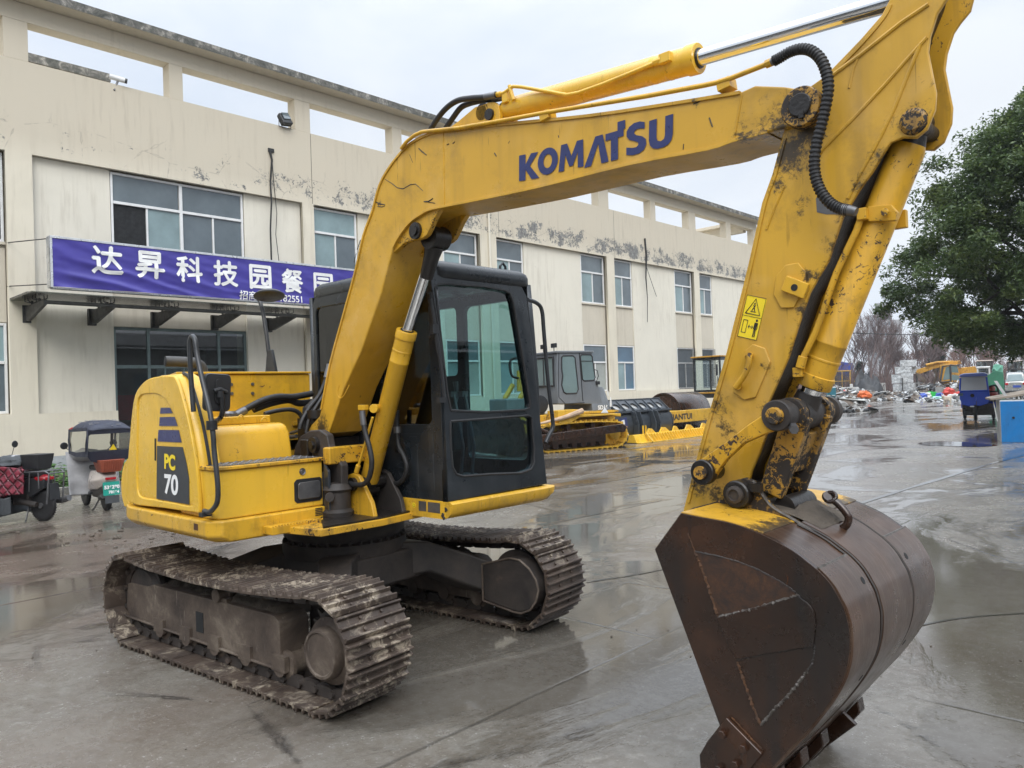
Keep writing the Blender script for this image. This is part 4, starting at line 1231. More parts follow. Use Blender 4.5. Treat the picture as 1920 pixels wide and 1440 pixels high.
mir = m.build('side_mirror', 'black_plastic', exc, smooth=40)
m = MB(); m.prism([cM + q * .86 + Vector((.0085, 0, 0)) for q in out_], (.003, 0, 0)); m.prism([cM + tiltM @ Vector((.012, a, b)) for a, b in rrect(-.025, -.07, .025, .085, .024)], (.012, 0, 0)); m.build('mirror_back', 'rubber', mir, bevel=0.003)
m = MB(); m.tube([SX(413, 745, .165), SX(413, 733, .165)], .022, 10); m.tube([cM + Vector((.035, -.04, .01)), cM + Vector((.035, .0, .02)), cM + Vector((.03, .045, .0))], .014, 8); m.build('swivel', 'black_plastic', mir)

# ---------------------------------------------------------------- cab
cab_w0, cab_w1 = .132, 1.105
FX = lambda z: 1.0 - .058 * (z - 1.0)
FN = Vector((1, 0, .058)).normalized(); FO = Vector((1.0, 0, 1.0))
def on_front(s, off=0.0):
    out = []
    for a, b in pts(s):
        d = sight(a, b); o = FO + FN * off
        out.append(CAM + d * ((o - CAM).dot(FN) / d.dot(FN)))
    return out
MFR = plane_m(FO, (0, 1, 0), (-.058, 0, 1))
def loc2(P, M):
    I = M.inverted(); return [((I @ q).x, (I @ q).y) for q in P]
fo = on_front('841,939 836,800 826,660 812,548 808,520 815,505 830,502 900,510 944,517 962,524 976,536 986,556 996,640 1008,752 1024.5,906')
h1 = on_front('845,770 838,735 818,560 815,540 821,533 840,532 905,537 945,544 956,550 962,566 978,660 994,755 993,765 985,769 910,773')
h2 = on_front('844,790 900,786 990,779 997,784 1001,840 1001,868 995,880 975,887 920,889 868,893 855,889 848,876 844,830')
ff = flat([loc2(fo, MFR), loc2(h1, MFR), loc2(h2, MFR)], 'cab_front', 'cab_black', MFR @ Matrix.Translation((0, 0, -.025)), exc, extrude=.022, bevel=.006)
ff.name = 'cab'
cabo = ff
def cpart(m, name, mat, **k): return m.build(name, mat, cabo, **k)
m = MB(); m.prism([q - FN * .02 for q in on_front('846,772 840,735 818,560 815,540 821,532 840,531 905,536 946,543 957,549 963,566 979,660 995,757 994,768 910,774')], -FN * .006); cpart(m, 'windscreen', 'cab_glass', smooth=0)
m = MB(); m.prism([q - FN * .02 for q in on_front('843,789 900,785 991,778 998,783 1002,840 1002,868 996,881 975,888 920,890 868,894 854,890 847,876 843,830')], -FN * .006); cpart(m, 'lower_windscreen', 'cab_glass_dark', smooth=0)
m = MB()
for hs in (h2, h1):
    P = [q + FN * .0 for q in hs]; m.tube(P + [P[0]], .010, 6)
cpart(m, 'window_seal', 'rubber')
# floor, sills and walls
m = MB()
m.box2((-.56, cab_w0, 1.0), (.955, cab_w1, 1.05))
cpart(m, 'cab_floor', 'black_plastic', bevel=0.006)
yR = cab_w0
MRT = plane_m((0, yR, 0), (1, 0, 0), (0, 0, 1))
R_out = [(-.56, 1.0), (.952, 1.0), (.952, 1.75), (.925, 2.2), (.905, 2.50), (-.50, 2.50), (-.56, 2.40)]
flat([R_out, rrect(-.50, 1.50, .30, 2.42, .05), rrect(.36, 1.50, .86, 2.40, .05)], 'side_wall', 'cab_black', MRT @ Matrix.Translation((0, 0, -.02)), cabo, extrude=.018, bevel=.004)
m = MB(); m.box2((-.51, yR + .012, 1.49), (.31, yR + .018, 2.43)); cpart(m, 'side_window', 'side_glass', smooth=0)
m = MB(); m.box2((.35, yR + .012, 1.49), (.87, yR + .018, 2.41)); cpart(m, 'side_window', 'side_glass', smooth=0)
m = MB(); m.box2((-.48, yR - .004, 1.06), (.86, yR - .001, 1.44)); m.box2((.62, yR - .006, 1.08), (.70, yR - .002, 1.42)); cpart(m, 'side_cover', 'cab_black', bevel=0.003)
MLT = plane_m((0, cab_w1, 0), (1, 0, 0), (0, 0, 1))
flat([R_out, rrect(-.48, 1.85, .12, 2.42, .05), rrect(.20, 1.18, .86, 2.41, .06)], 'door', 'cab_black', MLT @ Matrix.Translation((0, 0, .02)), cabo, extrude=.02, bevel=.004)
m = MB(); m.box2((-.49, cab_w1 - .02, 1.84), (.13, cab_w1 - .015, 2.43)); cpart(m, 'door_window', 'cab_glass', smooth=0)
m = MB(); m.box2((.19, cab_w1 - .02, 1.17), (.87, cab_w1 - .015, 2.42)); cpart(m, 'door_window', 'cab_glass', smooth=0)
MBK = plane_m((-.56, 0, 0), (0, 1, 0), (0, 0, 1))
flat([rect(cab_w0, 1.0, cab_w1, 2.50), rrect(cab_w0 + .12, 1.62, cab_w1 - .12, 2.40, .06)], 'rear_wall', 'cab_black', MBK, cabo, extrude=.018, bevel=.004)
m = MB(); m.box2((-.565, cab_w0 + .1, 1.6), (-.56, cab_w1 - .1, 2.42)); cpart(m, 'rear_window', 'cab_glass', smooth=0)
# roof
m = MB()
rp = [Vector((x, y, 0)) for x, y in [(a, b) for a, b in rrect(-.58, cab_w0 - .005, .935, cab_w1 + .005, .10, 5)]]
cR = Vector((.17, (cab_w0 + cab_w1) / 2, 0))
m.loft([[cR + (q - cR) * k + Vector((0, 0, z)) for q in rp] for k, z in ((.97, 2.475), (1.0, 2.50), (1.0, 2.545), (.985, 2.575), (.94, 2.60), (.80, 2.612))])
cpart(m, 'cab_roof', 'cab_black', smooth=50)
q = SX(943, 512, .80)
m = MB(); m.tube([q + Vector((0, -.03, 0)), q + Vector((0, -.028, .05)), q + Vector((0, 0, .075)), q + Vector((0, .028, .05)), q + Vector((0, .03, 0))], .010, 8); cpart(m, 'lifting_eye', 'cab_black')
m = MB()
for a, b in ((862, 512), (966, 521)):
    q = on_front('%f,%f' % (a, b), .012)[0]; m.box(q, (.02, .05, .018))
cpart(m, 'roof_bracket', 'black_plastic', bevel=0.004)
# wiper, hoses and trim at the right pillar
m = MB()
m.tube(on_front('807,560 812,590 822,650 829,700 833,748', .03), .012, 8); m.tube(on_front('820,600 827,660 833,690', .035), .006, 6)
m.box(on_front('815,617', .03)[0], (.03, .05, .06)); m.box(on_front('828,750', .03)[0], (.03, .06, .035))
cpart(m, 'wiper', 'black_plastic')
m = MB()
for off in (0, 3, 6, 9): m.tube(on_front('%d,548 %d,600 %d,655 %d,690' % (806 + off * .6, 811 + off, 819 + off, 826 + off * .9), .022 + off * .001), .005, 5)
cpart(m, 'pillar_wiring', 'rubber')
# grab rail at the left edge of the windscreen
m = MB()
m.tube(PX('990,562 1006,568 1016,582 1020,625 1028,720 1036,785 1036,803 1030,815 1023,830', 1.04), .015, 10, smooth=4)
cpart(m, 'grab_rail', 'black_tube', smooth=60)
m = MB(); m.tube([q - FN * .05 for q in on_front('977,670 968,673 965,682 967,697 971,705 981,708')], .009, 8, smooth=3); cpart(m, 'door_handle', 'rubber')
# seat, levers and console
m = MB()
m.box((-.02, .62, 1.42), (.46, .46, .12)); m.box((-.28, .62, 1.76), (.12, .44, .62), Matrix.Rotation(rad(-8), 3, 'Y')); m.box((-.33, .62, 2.10), (.09, .24, .16)); m.box((-.02, .62, 1.2), (.36, .36, .32))
cpart(m, 'seat', 'rubber', bevel=0.04, seg=3)
m = MB()
for y in (.34, .90): m.box((.02, y, 1.40), (.5, .12, .30))
cpart(m, 'console', 'black_plastic', bevel=0.02)
m = MB()
for y in (.34, .90): m.tube([(.22, y, 1.55), (.27, y, 1.68), (.26, y, 1.80)], [.014, .014, .022], 8)
for y in (.55, .66): m.tube([(.66, y, 1.06), (.70, y, 1.32), (.62, y, 1.70)], .013, 8); m.box((.60, y, 1.70), (.05, .06, .04)); m.box((.62, y, 1.10), (.14, .09, .03))
cpart(m, 'levers', 'steel_grey')
m = MB(); m.box((.55, .30, 1.62), (.08, .17, .20)); cpart(m, 'monitor', 'black_plastic', bevel=0.015)
# yellow cab base with rounded edge
m = MB()
prof = [(-.55, .998), (1.03, .998), (1.045, .985), (1.04, .93), (1.005, .895), (.95, .882), (-.55, .882)]
rings = []
for y, k in ((cab_w0 - .012, .55), (cab_w0 + .002, .9), (cab_w0 + .03, 1.0), (cab_w1 - .06, 1.0), (cab_w1 + .0, .92), (cab_w1 + .035, .72), (cab_w1 + .05, .5)):
    rings.append([Vector((x if x < 0 else x - (1 - k) * .02, y, .998 - (.998 - z) * (k if y > .5 else 1.0))) for x, z in prof])
m.loft(rings)
cb = m.build('cab_base', 'yellow_skirt', exc, smooth=45)
m = MB()
yl = cab_w0 - .0135
for s_ in ('785,939 799,940.5 799,959 785,957.5', '802,941 825,943.5 825,963 802,960'): m.prism(PY(s_, yl), (0, .001, 0))
m.build('data_plate', 'steel_grey', cb, smooth=0)
q = SY(776, 947, yl)
m = MB(); m.lathe(q, (0, -1, 0), [(.001, .001), (.018, .001), (.018, 0)], 20); m.build('round_sticker', 'yellow_decal', cb, smooth=0)
m = MB(); m.tube([q + Vector((.011 * math.cos(a), -.002, -.002 - .009 * math.sin(a))) for a in [math.pi * i / 8 for i in range(9)]], .0012, 4); m.ball(q + Vector((-.006, -.002, .006)), (.002, .001, .003), 6, 4); m.ball(q + Vector((.006, -.002, .006)), (.002, .001, .003), 6, 4); m.build('smile', 'black_decal', cb)
m = MB()
for s_ in ((832, 966), (834, 972), (838, 955)):
    q = SY(s_[0] - 2, s_[1], yl); m.ball(q, (.016, .004, .014), 8, 5, jit=.5, seed=s_[0])
m.build('chipped_corner', 'dark_under', cb)

# ---------------------------------------------------------------- boom
YN, YFAR, YC = -.18, .10, -.04
def plate_body(s, y0, y1, sm=0):
    P = PY(s, y0)
    return P
bm = '577,808 584,796 599,780 618,681 641,596 665,506 680,440 687,427 697,393 710,347 730,310 757,277 775,263 797,252 830,243 947,230 1100,215 1260,192 1390,171 1415,160 1470,162 1500,167 1523,180 1530,200 1521,220 1500,232 1473,240 1420,253 1373,267 1327,282 1180,310 1013,352 900,376 823,391 806,395 790,403 767,420 747,447 737,466 726,505 715,548 677,658 645,728 617,812 600,822 583,820'
m = MB()
m.prism(PY(bm, YN), (0, YFAR - YN, 0))
boom = m.build('boom', 'yellow_boom', exc, bevel=0.010, seg=2, smooth=30, ang=50)
# flanges: the top and bottom plates stand a little proud of the side plates
def flange(s, name, w=.012, y0=YN - .009, y1=YFAR + .009, mat='yellow_boom', par=None):
    P = PY(s, YN)
    if len(P) > 3: P = spline(P, 3)
    m = MB(); rings = []
    for i, q in enumerate(P):
        d = (P[min(i + 1, len(P) - 1)] - P[max(i - 1, 0)]).normalized()
        n_ = Vector((-d.z, 0, d.x)) * w
        rings.append([Vector((q.x + n_.x, y0, q.z + n_.z)), Vector((q.x + n_.x, y1, q.z + n_.z)), Vector((q.x - n_.x, y1, q.z - n_.z)), Vector((q.x - n_.x, y0, q.z - n_.z))])
    m.loft(rings); return m.build(name, mat, par or boom, bevel=0.002, seg=1, smooth=40)
flange('603,768 620,681 643,596 667,508 682,442 699,395 712,348 732,312 759,279 777,265 799,254 830,246 947,233 1100,218 1260,195 1388,174', 'top_plate', .008)
flange('1440,247 1373,265 1327,280 1180,308 1013,350 900,374 823,389 806,393 790,401 767,418 747,445 737,464', 'bottom_plate', .008)
m = MB()
for s in ('831,249 833,385', '1391,178 1376,262'): m.tube([q - Vector((0, .0, 0)) for q in PY(s, YN)], .005, 6)
m.tube(PY('636,722 633,738 638,747 646,740 655,722', YN), .004, 5, smooth=3)
m.build('weld_seam', 'yellow_boom', boom)
# scratches worn through to rusty metal
m = MB()
def scratch(s, w=.003, y=YN):
    P = PY(s, y); m.tube([q + Vector((0, -.0004, 0)) for q in P], [w * (.5 + .5 * math.sin(math.pi * (i + .5) / len(P))) for i in range(len(P))], 4, smooth=0)
scratch('722,336 735,344 745,352 756,354 770,346 779,345 785,350 793,358')
scratch('703,378 712,382 722,384', .004); scratch('708,387 716,388 722,386', .003)
scratch('795,378 803,378 812,372', .005); scratch('803,379 816,381', .003)
scratch('785,278 790,283 800,291', .004); scratch('768,290 774,305', .002)
scratch('838,271 842,270', .004); scratch('849,269 853,266', .004); scratch('927,287 931,293', .004); scratch('953,269 956,264', .002)
scratch('676,450 670,468', .004); scratch('668,475 664,492', .003)
scratch('1330,221 1336,238', .004); scratch('1047,254 1048,258', .003); scratch('1282,270 1281,280', .003); scratch('1300,195 1312,190', .004)
m.build('scratches', 'dark_under', boom)
# big lettering, drawn as outlines
LET = {
 'K': [[(0, 0), (.24, 0), (.24, .62), (.245, .62), (.44, 1), (.70, 1), (.40, .52), (.74, 0), (.46, 0), (.245, .40), (.24, .40), (.24, 1), (0, 1)]],
 'A': [[(0, 0), (.25, 0), (.43, .72), (.61, 0), (.86, 0), (.56, 1), (.30, 1)]],
 'M': [[(0, 0), (.22, 0), (.25, .58), (.42, .12), (.56, .12), (.73, .58), (.76, 0), (.98, 0), (.92, 1), (.68, 1), (.49, .50), (.30, 1), (.06, 1)]],
 'T': [[(.20, 0), (.46, 0), (.46, .76), (.66, .76), (.66, 1.0), (.72, 1.0), (.72, 1.3), (.44, 1.3), (.44, 1.0), (0, 1.0), (0, .76), (.20, .76)]],
 'U': [[(0, 1), (0, .34), (.04, .16), (.14, .04), (.28, -.01), (.46, -.01), (.60, .04), (.70, .16), (.74, .34), (.74, 1), (.50, 1), (.50, .36), (.47, .26), (.37, .21), (.27, .26), (.24, .36), (.24, 1)]],
}
def ell(cx, cy, rx, ry, n=28): return [(cx + rx * math.cos(2 * math.pi * i / n), cy + ry * math.sin(2 * math.pi * i / n)) for i in range(n)]
LET['O'] = [ell(.44, .5, .44, .515), ell(.44, .5, .185, .27)]
LET['S'] = [[(.02, .05), (.24, -.01), (.46, .0), (.62, .08), (.70, .24), (.68, .40), (.56, .52), (.36, .60), (.29, .67), (.30, .75), (.38, .79), (.52, .78), (.64, .74), (.64, .95), (.48, 1.01), (.28, 1.01), (.12, .93), (.03, .80), (.03, .64), (.12, .51), (.30, .43), (.42, .36), (.43, .28), (.36, .22), (.22, .23), (.02, .29)]]
lx = {'K': .70, 'O': .88, 'M': .98, 'A': .86, 'T': .66, 'S': .72, 'U': .74}
# each letter stretched between the corners it fills on the plate
spec = [('K', 974, 340, 1010, 334, 974, 292), ('O', 1009, 331, 1047, 322, 1009, 283), ('M', 1048, 323, 1095, 312, 1050, 273), ('A', 1096, 315, 1142, 303, 1101, 261), ('T', 1136, 305, 1170, 296, 1136, 252), ('S', 1174, 294, 1214, 284, 1174, 236), ('U', 1217, 283, 1262, 271, 1218, 227)]
for ch, x0, y0, x1, y1, x2, y2 in spec:
    a, b, c = SY(x0, y0, YN), SY(x1, y1, YN), SY(x2, y2, YN)
    u = (b - a) / lx[ch]; v = c - a
    M = Matrix(((u.x, v.x, 0, a.x), (u.y, v.y, -1, a.y - .0035), (u.z, v.z, 0, a.z), (0, 0, 0, 1)))
    flat(LET[ch], 'lettering', 'navy_decal', M, boom)
# ears for the boom cylinder rod
ear = '826,389 806,394 788,404 768,420 748,447 732,480 740,472 758,456 772,451 792,447 800,440 806,428 815,408'
for y0 in (YN + .012, YFAR - .05):
    m = MB()
    if y0 < 0: P = PY(ear, y0)
    else:
        P = [Vector((q.x, y0, q.z)) for q in PY(ear, YN + .012)]
    m.prism(P, (0, .038, 0)); e_ = m.build('cylinder_ear', 'yellow_worn', boom, bevel=0.006, smooth=40)
    m = MB(); q = PY('781,433', YN + .012)[0]; q.y = y0; m.cyl(q + Vector((0, -.018, 0)), q + Vector((0, .05, 0)), .052, n=22); m.cyl(q + Vector((0, -.03, 0)), q, .032, n=16); m.build('boss', 'grease', e_, smooth=30)
# boom tip bosses and pin
m = MB(); q = SY(1500, 199, YN - .045)
m.lathe(q, (0, 1, 0), [(.02, 0), (.075, 0), (.080, .006), (.080, .05), (.06, .05)], 36); tb_ = m.build('tip_boss', 'yellow_greasy', boom, smooth=40)
m = MB(); m.lathe(q + Vector((.0, -.010, .004)), (0, 1, 0), [(.01, 0), (.042, 0), (.046, .004), (.046, .012), (.01, .012)], 28); m.box(q + Vector((.006, -.006, -.035)), (.02, .012, .03)); m.build('tip_pin', 'grease', tb_, smooth=40)
m = MB(); q2 = Vector((q.x, YFAR, q.z)); m.cyl(q2, q2 + Vector((0, .045, 0)), .08, n=32); m.build('tip_boss', 'yellow_greasy', boom)
m = MB(); m.tube([Vector((q.x - .01, YN - .002, q.z - .02)), Vector((q.x - .04, YN - .0015, q.z - .075))], [.05, .02], 8); 
# bracket of the arm cylinder on the boom's back
for y0 in (-.115, .005):
    m = MB(); m.prism([Vector((q.x, y0, q.z)) for q in PY('836,244 858,228 890,201 915,192 927,191 934,197 937,212 937,231', -.115)], (0, .03, 0)); br = m.build('cylinder_bracket', 'yellow_paint', boom, bevel=0.004)
q = SY(919, 215, -.115); m = MB(); m.cyl(q + Vector((0, -.015, 0)), q + Vector((0, .17, 0)), .032, n=18); m.build('bracket_pin', 'grease', boom, smooth=30)

def hyd(name, a, b, r, rod_to, rr_, mat='yellow_paint', collar=True):
    """Hydraulic cylinder: barrel with collars, chromed rod, eyes at both ends."""
    a, b, c = Vector(a), Vector(b), Vector(rod_to)
    d = (b - a).normalized(); L = (b - a).length
    m = MB()
    m.lathe(a, d, [(.02, -.01), (r * .9, -.01), (r, .012), (r, L * .80), (r * 1.02, L * .802), (r * 1.02, L * .808), (r, L * .81), (r, L * .87), (r * 1.025, L * .872), (r * 1.025, L * .88), (r, L * .882), (r, L - .055), (r * 1.09, L - .052), (r * 1.09, L - .004), (r * 1.05, L), (rr_ * 1.2, L), (rr_ * 1.2, L - .01), (.01, L - .01)], 32)
    o = m.build(name, mat, exc, smooth=35)
    m = MB(); m.cyl(b - d * .02, c, rr_, n=24); m.build('rod', 'chrome', o, smooth=60)
    m = MB(); m.lathe(b - d * .006, d, [(rr_ * 1.02, 0), (rr_ * 1.25, 0), (rr_ * 1.22, .012), (rr_ * 1.02, .014)], 24); m.build('wiper_ring', 'grease', o)
    return o, d
# boom cylinder
pa, pb, pc = SY(692, 903, YC), SY(763, 620, YC), SY(818, 447, YC)
bc, d_ = hyd('boom_cylinder', pa, pb, .064, pc, .036)
m = MB(); m.cyl(pa + d_ * .01, pa - d_ * .06, .066, .05, 24); m.cyl(pa - d_ * .05 + Vector((0, -.06, 0)), pa - d_ * .05 + Vector((0, .06, 0)), .06, n=24); m.build('base_eye', 'grease', bc, smooth=30)
m = MB(); m.tube([pc - d_ * .26, pc - d_ * .12, pc - d_ * .05], [.042, .050, .062], 20); m.cyl(pc + Vector((0, -.065, 0)), pc + Vector((0, .065, 0)), .072, n=26); m.build('rod_eye', 'grease', bc, smooth=40)
m = MB()
m.tube([SY(848, 440, .02)], .01) if 0 else None
# hose fittings on the boom cylinder
m = MB(); yb_ = -.16
m.tube(PY('699,782 690,812 682,842 673,870 668,888', yb_), .0095, 8); m.box(SY(681, 764, yb_), (.075, .035, .035)); m.cyl(SY(700, 766, yb_), SY(715, 766, YC), .03, n=14); m.cyl(SY(672, 872, yb_), SY(668, 886, yb_), .017, n=10)
m.build('feed_pipe', 'yellow_paint', bc, bevel=0.003)
m = MB(); m.tube(PY('679,771 681,790 686,815 693,840 697,865 695,885 690,900 681,908 668,909 655,906 645,903', -.20), .0175, 12, smooth=5); hz = m.build('hose', 'rubber', bc, smooth=60)
m = MB(); m.tube(PY('679,770 680,782 682,797', -.20), .021, 12); m.tube(PY('640,902 628,901 612,899', -.20), [.018, .015, .018], 10); m.build('crimp', 'steel_grey', hz)
m = MB(); m.tube(PY('745,770 744,800 747,835 757,855 763,875 758,895 747,906 735,905 725,899', .09), .0175, 12, smooth=5); hz = m.build('hose', 'rubber', bc, smooth=60)
m = MB(); m.tube(PY('744,800 745,812', .09), .024, 12); m.build('crimp', 'steel_grey', hz)

# arm cylinder on the back of the boom
aa, ab, ac = SY(953, 207, YC), SY(1311, 109, YC), SY(1740, -16, YC)
acyl, d_ = hyd('arm_cylinder', aa, ab, .064, ac, .037, 'yellow_panel')
m = MB(); m.cyl(aa + d_ * .0, aa - d_ * .05, .06, .045, 20); q = SY(921, 215, YC); m.cyl(q + Vector((0, -.075, 0)), q + Vector((0, .075, 0)), .05, n=22); m.build('base_eye', 'grease', acyl, smooth=30)
m = MB()
ya = YC - .075
m.tube(PY('930,178 945,174 962,162 978,163 1063,178 1085,174 1130,158 1180,138 1228,118 1245,112', ya), .0105, 8)
m.box(SY(1250, 110, ya + .012), (.06, .05, .045)); m.cyl(SY(1226, 118, ya), SY(1240, 113, ya), .018, n=8); m.tube(PY('955,160 963,188', ya), .012, 6); m.box(SY(951, 184, ya + .02), (.04, .05, .06)); m.cyl(SY(930, 178, ya), SY(939, 176, ya), .016, n=8)
m.build('feed_pipe', 'yellow_panel', acyl, bevel=0.003)
for s, y in (('806,245 822,220 840,200 860,188 885,184 910,182 930,178', ya - .01), ('836,240 850,220 864,202 880,194 905,188 925,186 945,182', ya + .03)):
    m = MB(); m.tube(PY(s, y), .017, 12, smooth=5); hz = m.build('hose', 'rubber', acyl, smooth=60)
    e = pts(s)[-2:]; m = MB(); m.tube([SY(e[0][0], e[0][1], y), SY(e[1][0], e[1][1], y)], .0195, 12); m.build('crimp', 'steel_grey', hz)

# steel pipe along the boom, then the ribbed hose to the bucket cylinder
yp = YN - .02
m = MB()
m.tube(PY('752,279 762,266 778,253 792,247 860,240 947,225 1030,210 1213,180 1320,160 1343,155 1372,146 1443,118', yp), .0115, 10)
for s in ((1020, 212), (1356, 152)):
    q = SY(s[0], s[1], yp); m.box(q + Vector((0, .03, -.012)), (.06, .07, .045), Matrix.Rotation(rad(-8), 3, 'Y'))
m.cyl(SY(1436, 121, yp), SY(1450, 115, yp), .018, n=8)
m.build('boom_pipe', 'yellow_paint', boom, bevel=0.002, smooth=40)
hp_ = PY('1450,115 1463,108 1480,98 1500,92 1520,95 1538,110 1549,135 1553,165 1548,200 1540,235 1531,270 1527,305 1530,335 1540,360 1556,380 1575,391 1590,394', YN - .055)
hp_ = spline(hp_, 16)
m = MB(); m.tube(hp_, [.0225 if (i // 2) % 2 else .0188 for i in range(len(hp_))], 14)
hose = m.build('ribbed_hose', 'rubber', exc, smooth=30)
m = MB(); m.tube(PY('1446,117 1455,112 1466,106', YN - .055), [.015, .018, .018], 12); m.tube(PY('1580,393 1592,394 1606,397', YN - .055), [.022, .020, .017], 12); m.build('crimp', 'steel_grey', hose)

# ---------------------------------------------------------------- arm (stick)
AN, AF = -.155, .085
side_s = '1280,960 1284,944 1300,880 1320,803 1361,662 1401,501 1428,380 1447,327 1467,253 1480,215 1500,185 1517,163 1545,143 1562,126 1613,73 1653,27 1672,-10 1700,-60 1760,-90 1800,-60 1790,-20 1770,5 1757,25 1744,66 1740,97 1747,133 1755,173 1753,205 1738,242 1718,259 1693,258 1670,267 1653,293 1637,320 1613,353 1580,407 1553,489 1518,549 1498,606 1478,670 1441,755 1425,790 1438,812 1424,850 1409,883 1404,905 1402,925 1392,942 1375,952 1340,966'
for y0, nm in ((AN, 'arm'), (AF - .022, 'far_plate')):
    m = MB(); P = PY(side_s, AN)
    P = [Vector((q.x, y0, q.z)) for q in P]
    m.prism(P, (0, .022, 0))
    if nm == 'arm': arm = m.build('arm', 'yellow_arm', exc, bevel=0.006, seg=2, smooth=30, ang=50)
    else: m.build('side_plate', 'yellow_worn', arm, bevel=0.006, smooth=30, ang=50)
m = MB()
core = '1284,952 1288,940 1304,880 1324,803 1365,662 1405,501 1432,380 1451,327 1471,253 1484,215 1504,185 1521,163 1549,143 1566,126 1617,73 1657,27 1676,-10 1704,-60 1755,-85 1740,-20 1716,40 1706,90 1690,160 1660,230 1632,285 1602,340 1565,407 1538,489 1503,549 1483,606 1463,670 1428,755 1412,790 1420,815 1406,850 1392,880 1385,925 1350,960'
m.prism([Vector((q.x, AN + .02, q.z)) for q in PY(core, AN)], (0, AF - AN - .04, 0)); m.build('box_core', 'grease', arm, bevel=0.004)
# edge flange that runs along the outline nearest the cab
flange('1286,944 1302,880 1322,803 1363,662 1403,501 1430,380 1449,327 1468,256', 'edge_plate', .006, AN - .006, AF + .006, 'yellow_arm', par=arm)
flange('1666,4 1655,27 1615,75 1564,128 1545,146', 'edge_plate', .006, AN - .006, AF + .006, 'yellow_arm', par=arm)
m = MB()
m.tube(PY('1741,8 1690,42 1613,103 1562,140 1545,150', AN), .009, 8); m.tube(PY('1738,70 1700,112 1660,158 1600,222 1545,277 1520,310', AN), .008, 8); m.tube(PY('1726,82 1700,145 1676,205 1650,258 1610,330 1590,372', AN), .008, 8); m.tube(PY('1612,100 1600,130 1592,165', AN), .005, 6)
m.tube(PY('1470,350 1450,395 1437,430', AN), .006, 6)
m.build('weld_seam', 'yellow_arm', arm)
def pad(s, h=.010):
    P = PY(s, AN); m = MB(); m.prism([q + Vector((0, -h, 0)) for q in P], (0, h + .002, 0)); return m.build('mounting_pad', 'yellow_arm', arm, bevel=0.004, smooth=40)
p1 = pad('1474,497 1498,493 1513,511 1514,530 1490,577 1466,578 1452,553 1457,517')
m = MB(); P = PY('1478,517 1520,533 1509,561 1467,545', AN - .012); m.prism([q + Vector((0, -.02, 0)) for q in P], (0, .022, 0)); bk = m.build('stop_block', 'yellow_paint', p1, bevel=0.004)
m = MB(); q = SY(1489, 539, AN - .0335); m.cyl(q, q + Vector((0, .003, 0)), .014, n=18); m.build('hole', 'painted_dark', bk, smooth=0)
p2 = pad('1413,645 1436,653 1446,679 1418,745 1397,750 1376,735 1378,714 1400,656')
m = MB()
m.tube(PY('1402,665 1405,672 1402,690 1394,706 1384,720 1379,727', AN - .05), [.014, .016, .016, .016, .016, .013], 8, smooth=3)
for a, b in ((1406, 668), (1385, 724)): m.cyl(SY(a, b, AN), SY(a - 3, b, AN - .05), .017, n=10)
m.build('hook', 'yellow_worn', p2, smooth=50)
# grey primer patch under the hose fitting
m = MB(); m.prism([q + Vector((0, -.0012, 0)) for q in PY('1530,372 1540,360 1556,378 1572,390 1585,396 1578,402 1550,402 1532,398', AN)], (0, .0012, 0)); m.build('primer_patch', 'steel_grey', arm, smooth=0)
# warning label
m = MB(); m.prism([q + Vector((0, -.0012, 0)) for q in PY('1401,553 1438,562 1418,638 1383,630', AN)], (0, .0012, 0)); wl_ = m.build('warning_label', 'yellow_decal', arm, smooth=0)
def lab(u, v, y=AN - .002):
    a, b, c = SY(1383, 630, y), SY(1418, 638, y), SY(1401, 553, y); return a + (b - a) * u + (c - a) * v
m = MB()
T3 = [lab(.12, .58), lab(.88, .58), lab(.5, .95)]
m.tube(T3 + [T3[0]], .0022, 4)
m.tube([lab(.36, .64), lab(.64, .64)], .0016, 4); m.tube([lab(.42, .66), lab(.55, .80)], .0020, 4); m.tube([lab(.58, .66), lab(.46, .80)], .0020, 4); m.ball(lab(.5, .83), (.004, .001, .004), 8, 4)
for a, b in (((0, 0), (1, 0)), ((1, 0), (1, 1)), ((1, 1), (0, 1)), ((0, 1), (0, 0)), ((0, .52), (1, .52))): m.tube([lab(*a), lab(*b)], .0009, 4)
for a, b in (((.12, .12), (.34, .12)), ((.34, .12), (.34, .42)), ((.34, .42), (.12, .42)), ((.12, .42), (.12, .12)), ((.42, .28), (.66, .28)), ((.42, .28), (.48, .32)), ((.42, .28), (.48, .24)), ((.66, .28), (.60, .32)), ((.66, .28), (.60, .24))): m.tube([lab(*a), lab(*b)], .0013, 4)
m.ball(lab(.80, .45), (.005, .001, .006), 8, 5); m.tube([lab(.80, .40), lab(.80, .24)], [.006, .0045], 6); m.tube([lab(.77, .25), lab(.76, .06)], .0022, 5); m.tube([lab(.83, .25), lab(.84, .06)], .0022, 5); m.tube([lab(.73, .40), lab(.71, .24)], .0015, 4); m.tube([lab(.87, .40), lab(.89, .24)], .0015, 4)
m.build('symbols', 'black_decal', wl_)
# bucket-cylinder pin bosses
q = SY(1711, 226, AN - .014)
m = MB(); m.lathe(q, (0, 1, 0), [(.01, -.006), (.034, -.006), (.038, 0), (.046, .003), (.050, .016)], 28); m.build('pin_boss', 'yellow_greasy', arm, smooth=40)
m = MB(); m.cyl((q.x, AN + .02, q.z), (q.x, AF - .02, q.z), .03, n=16); m.build('pin', 'grease', arm)

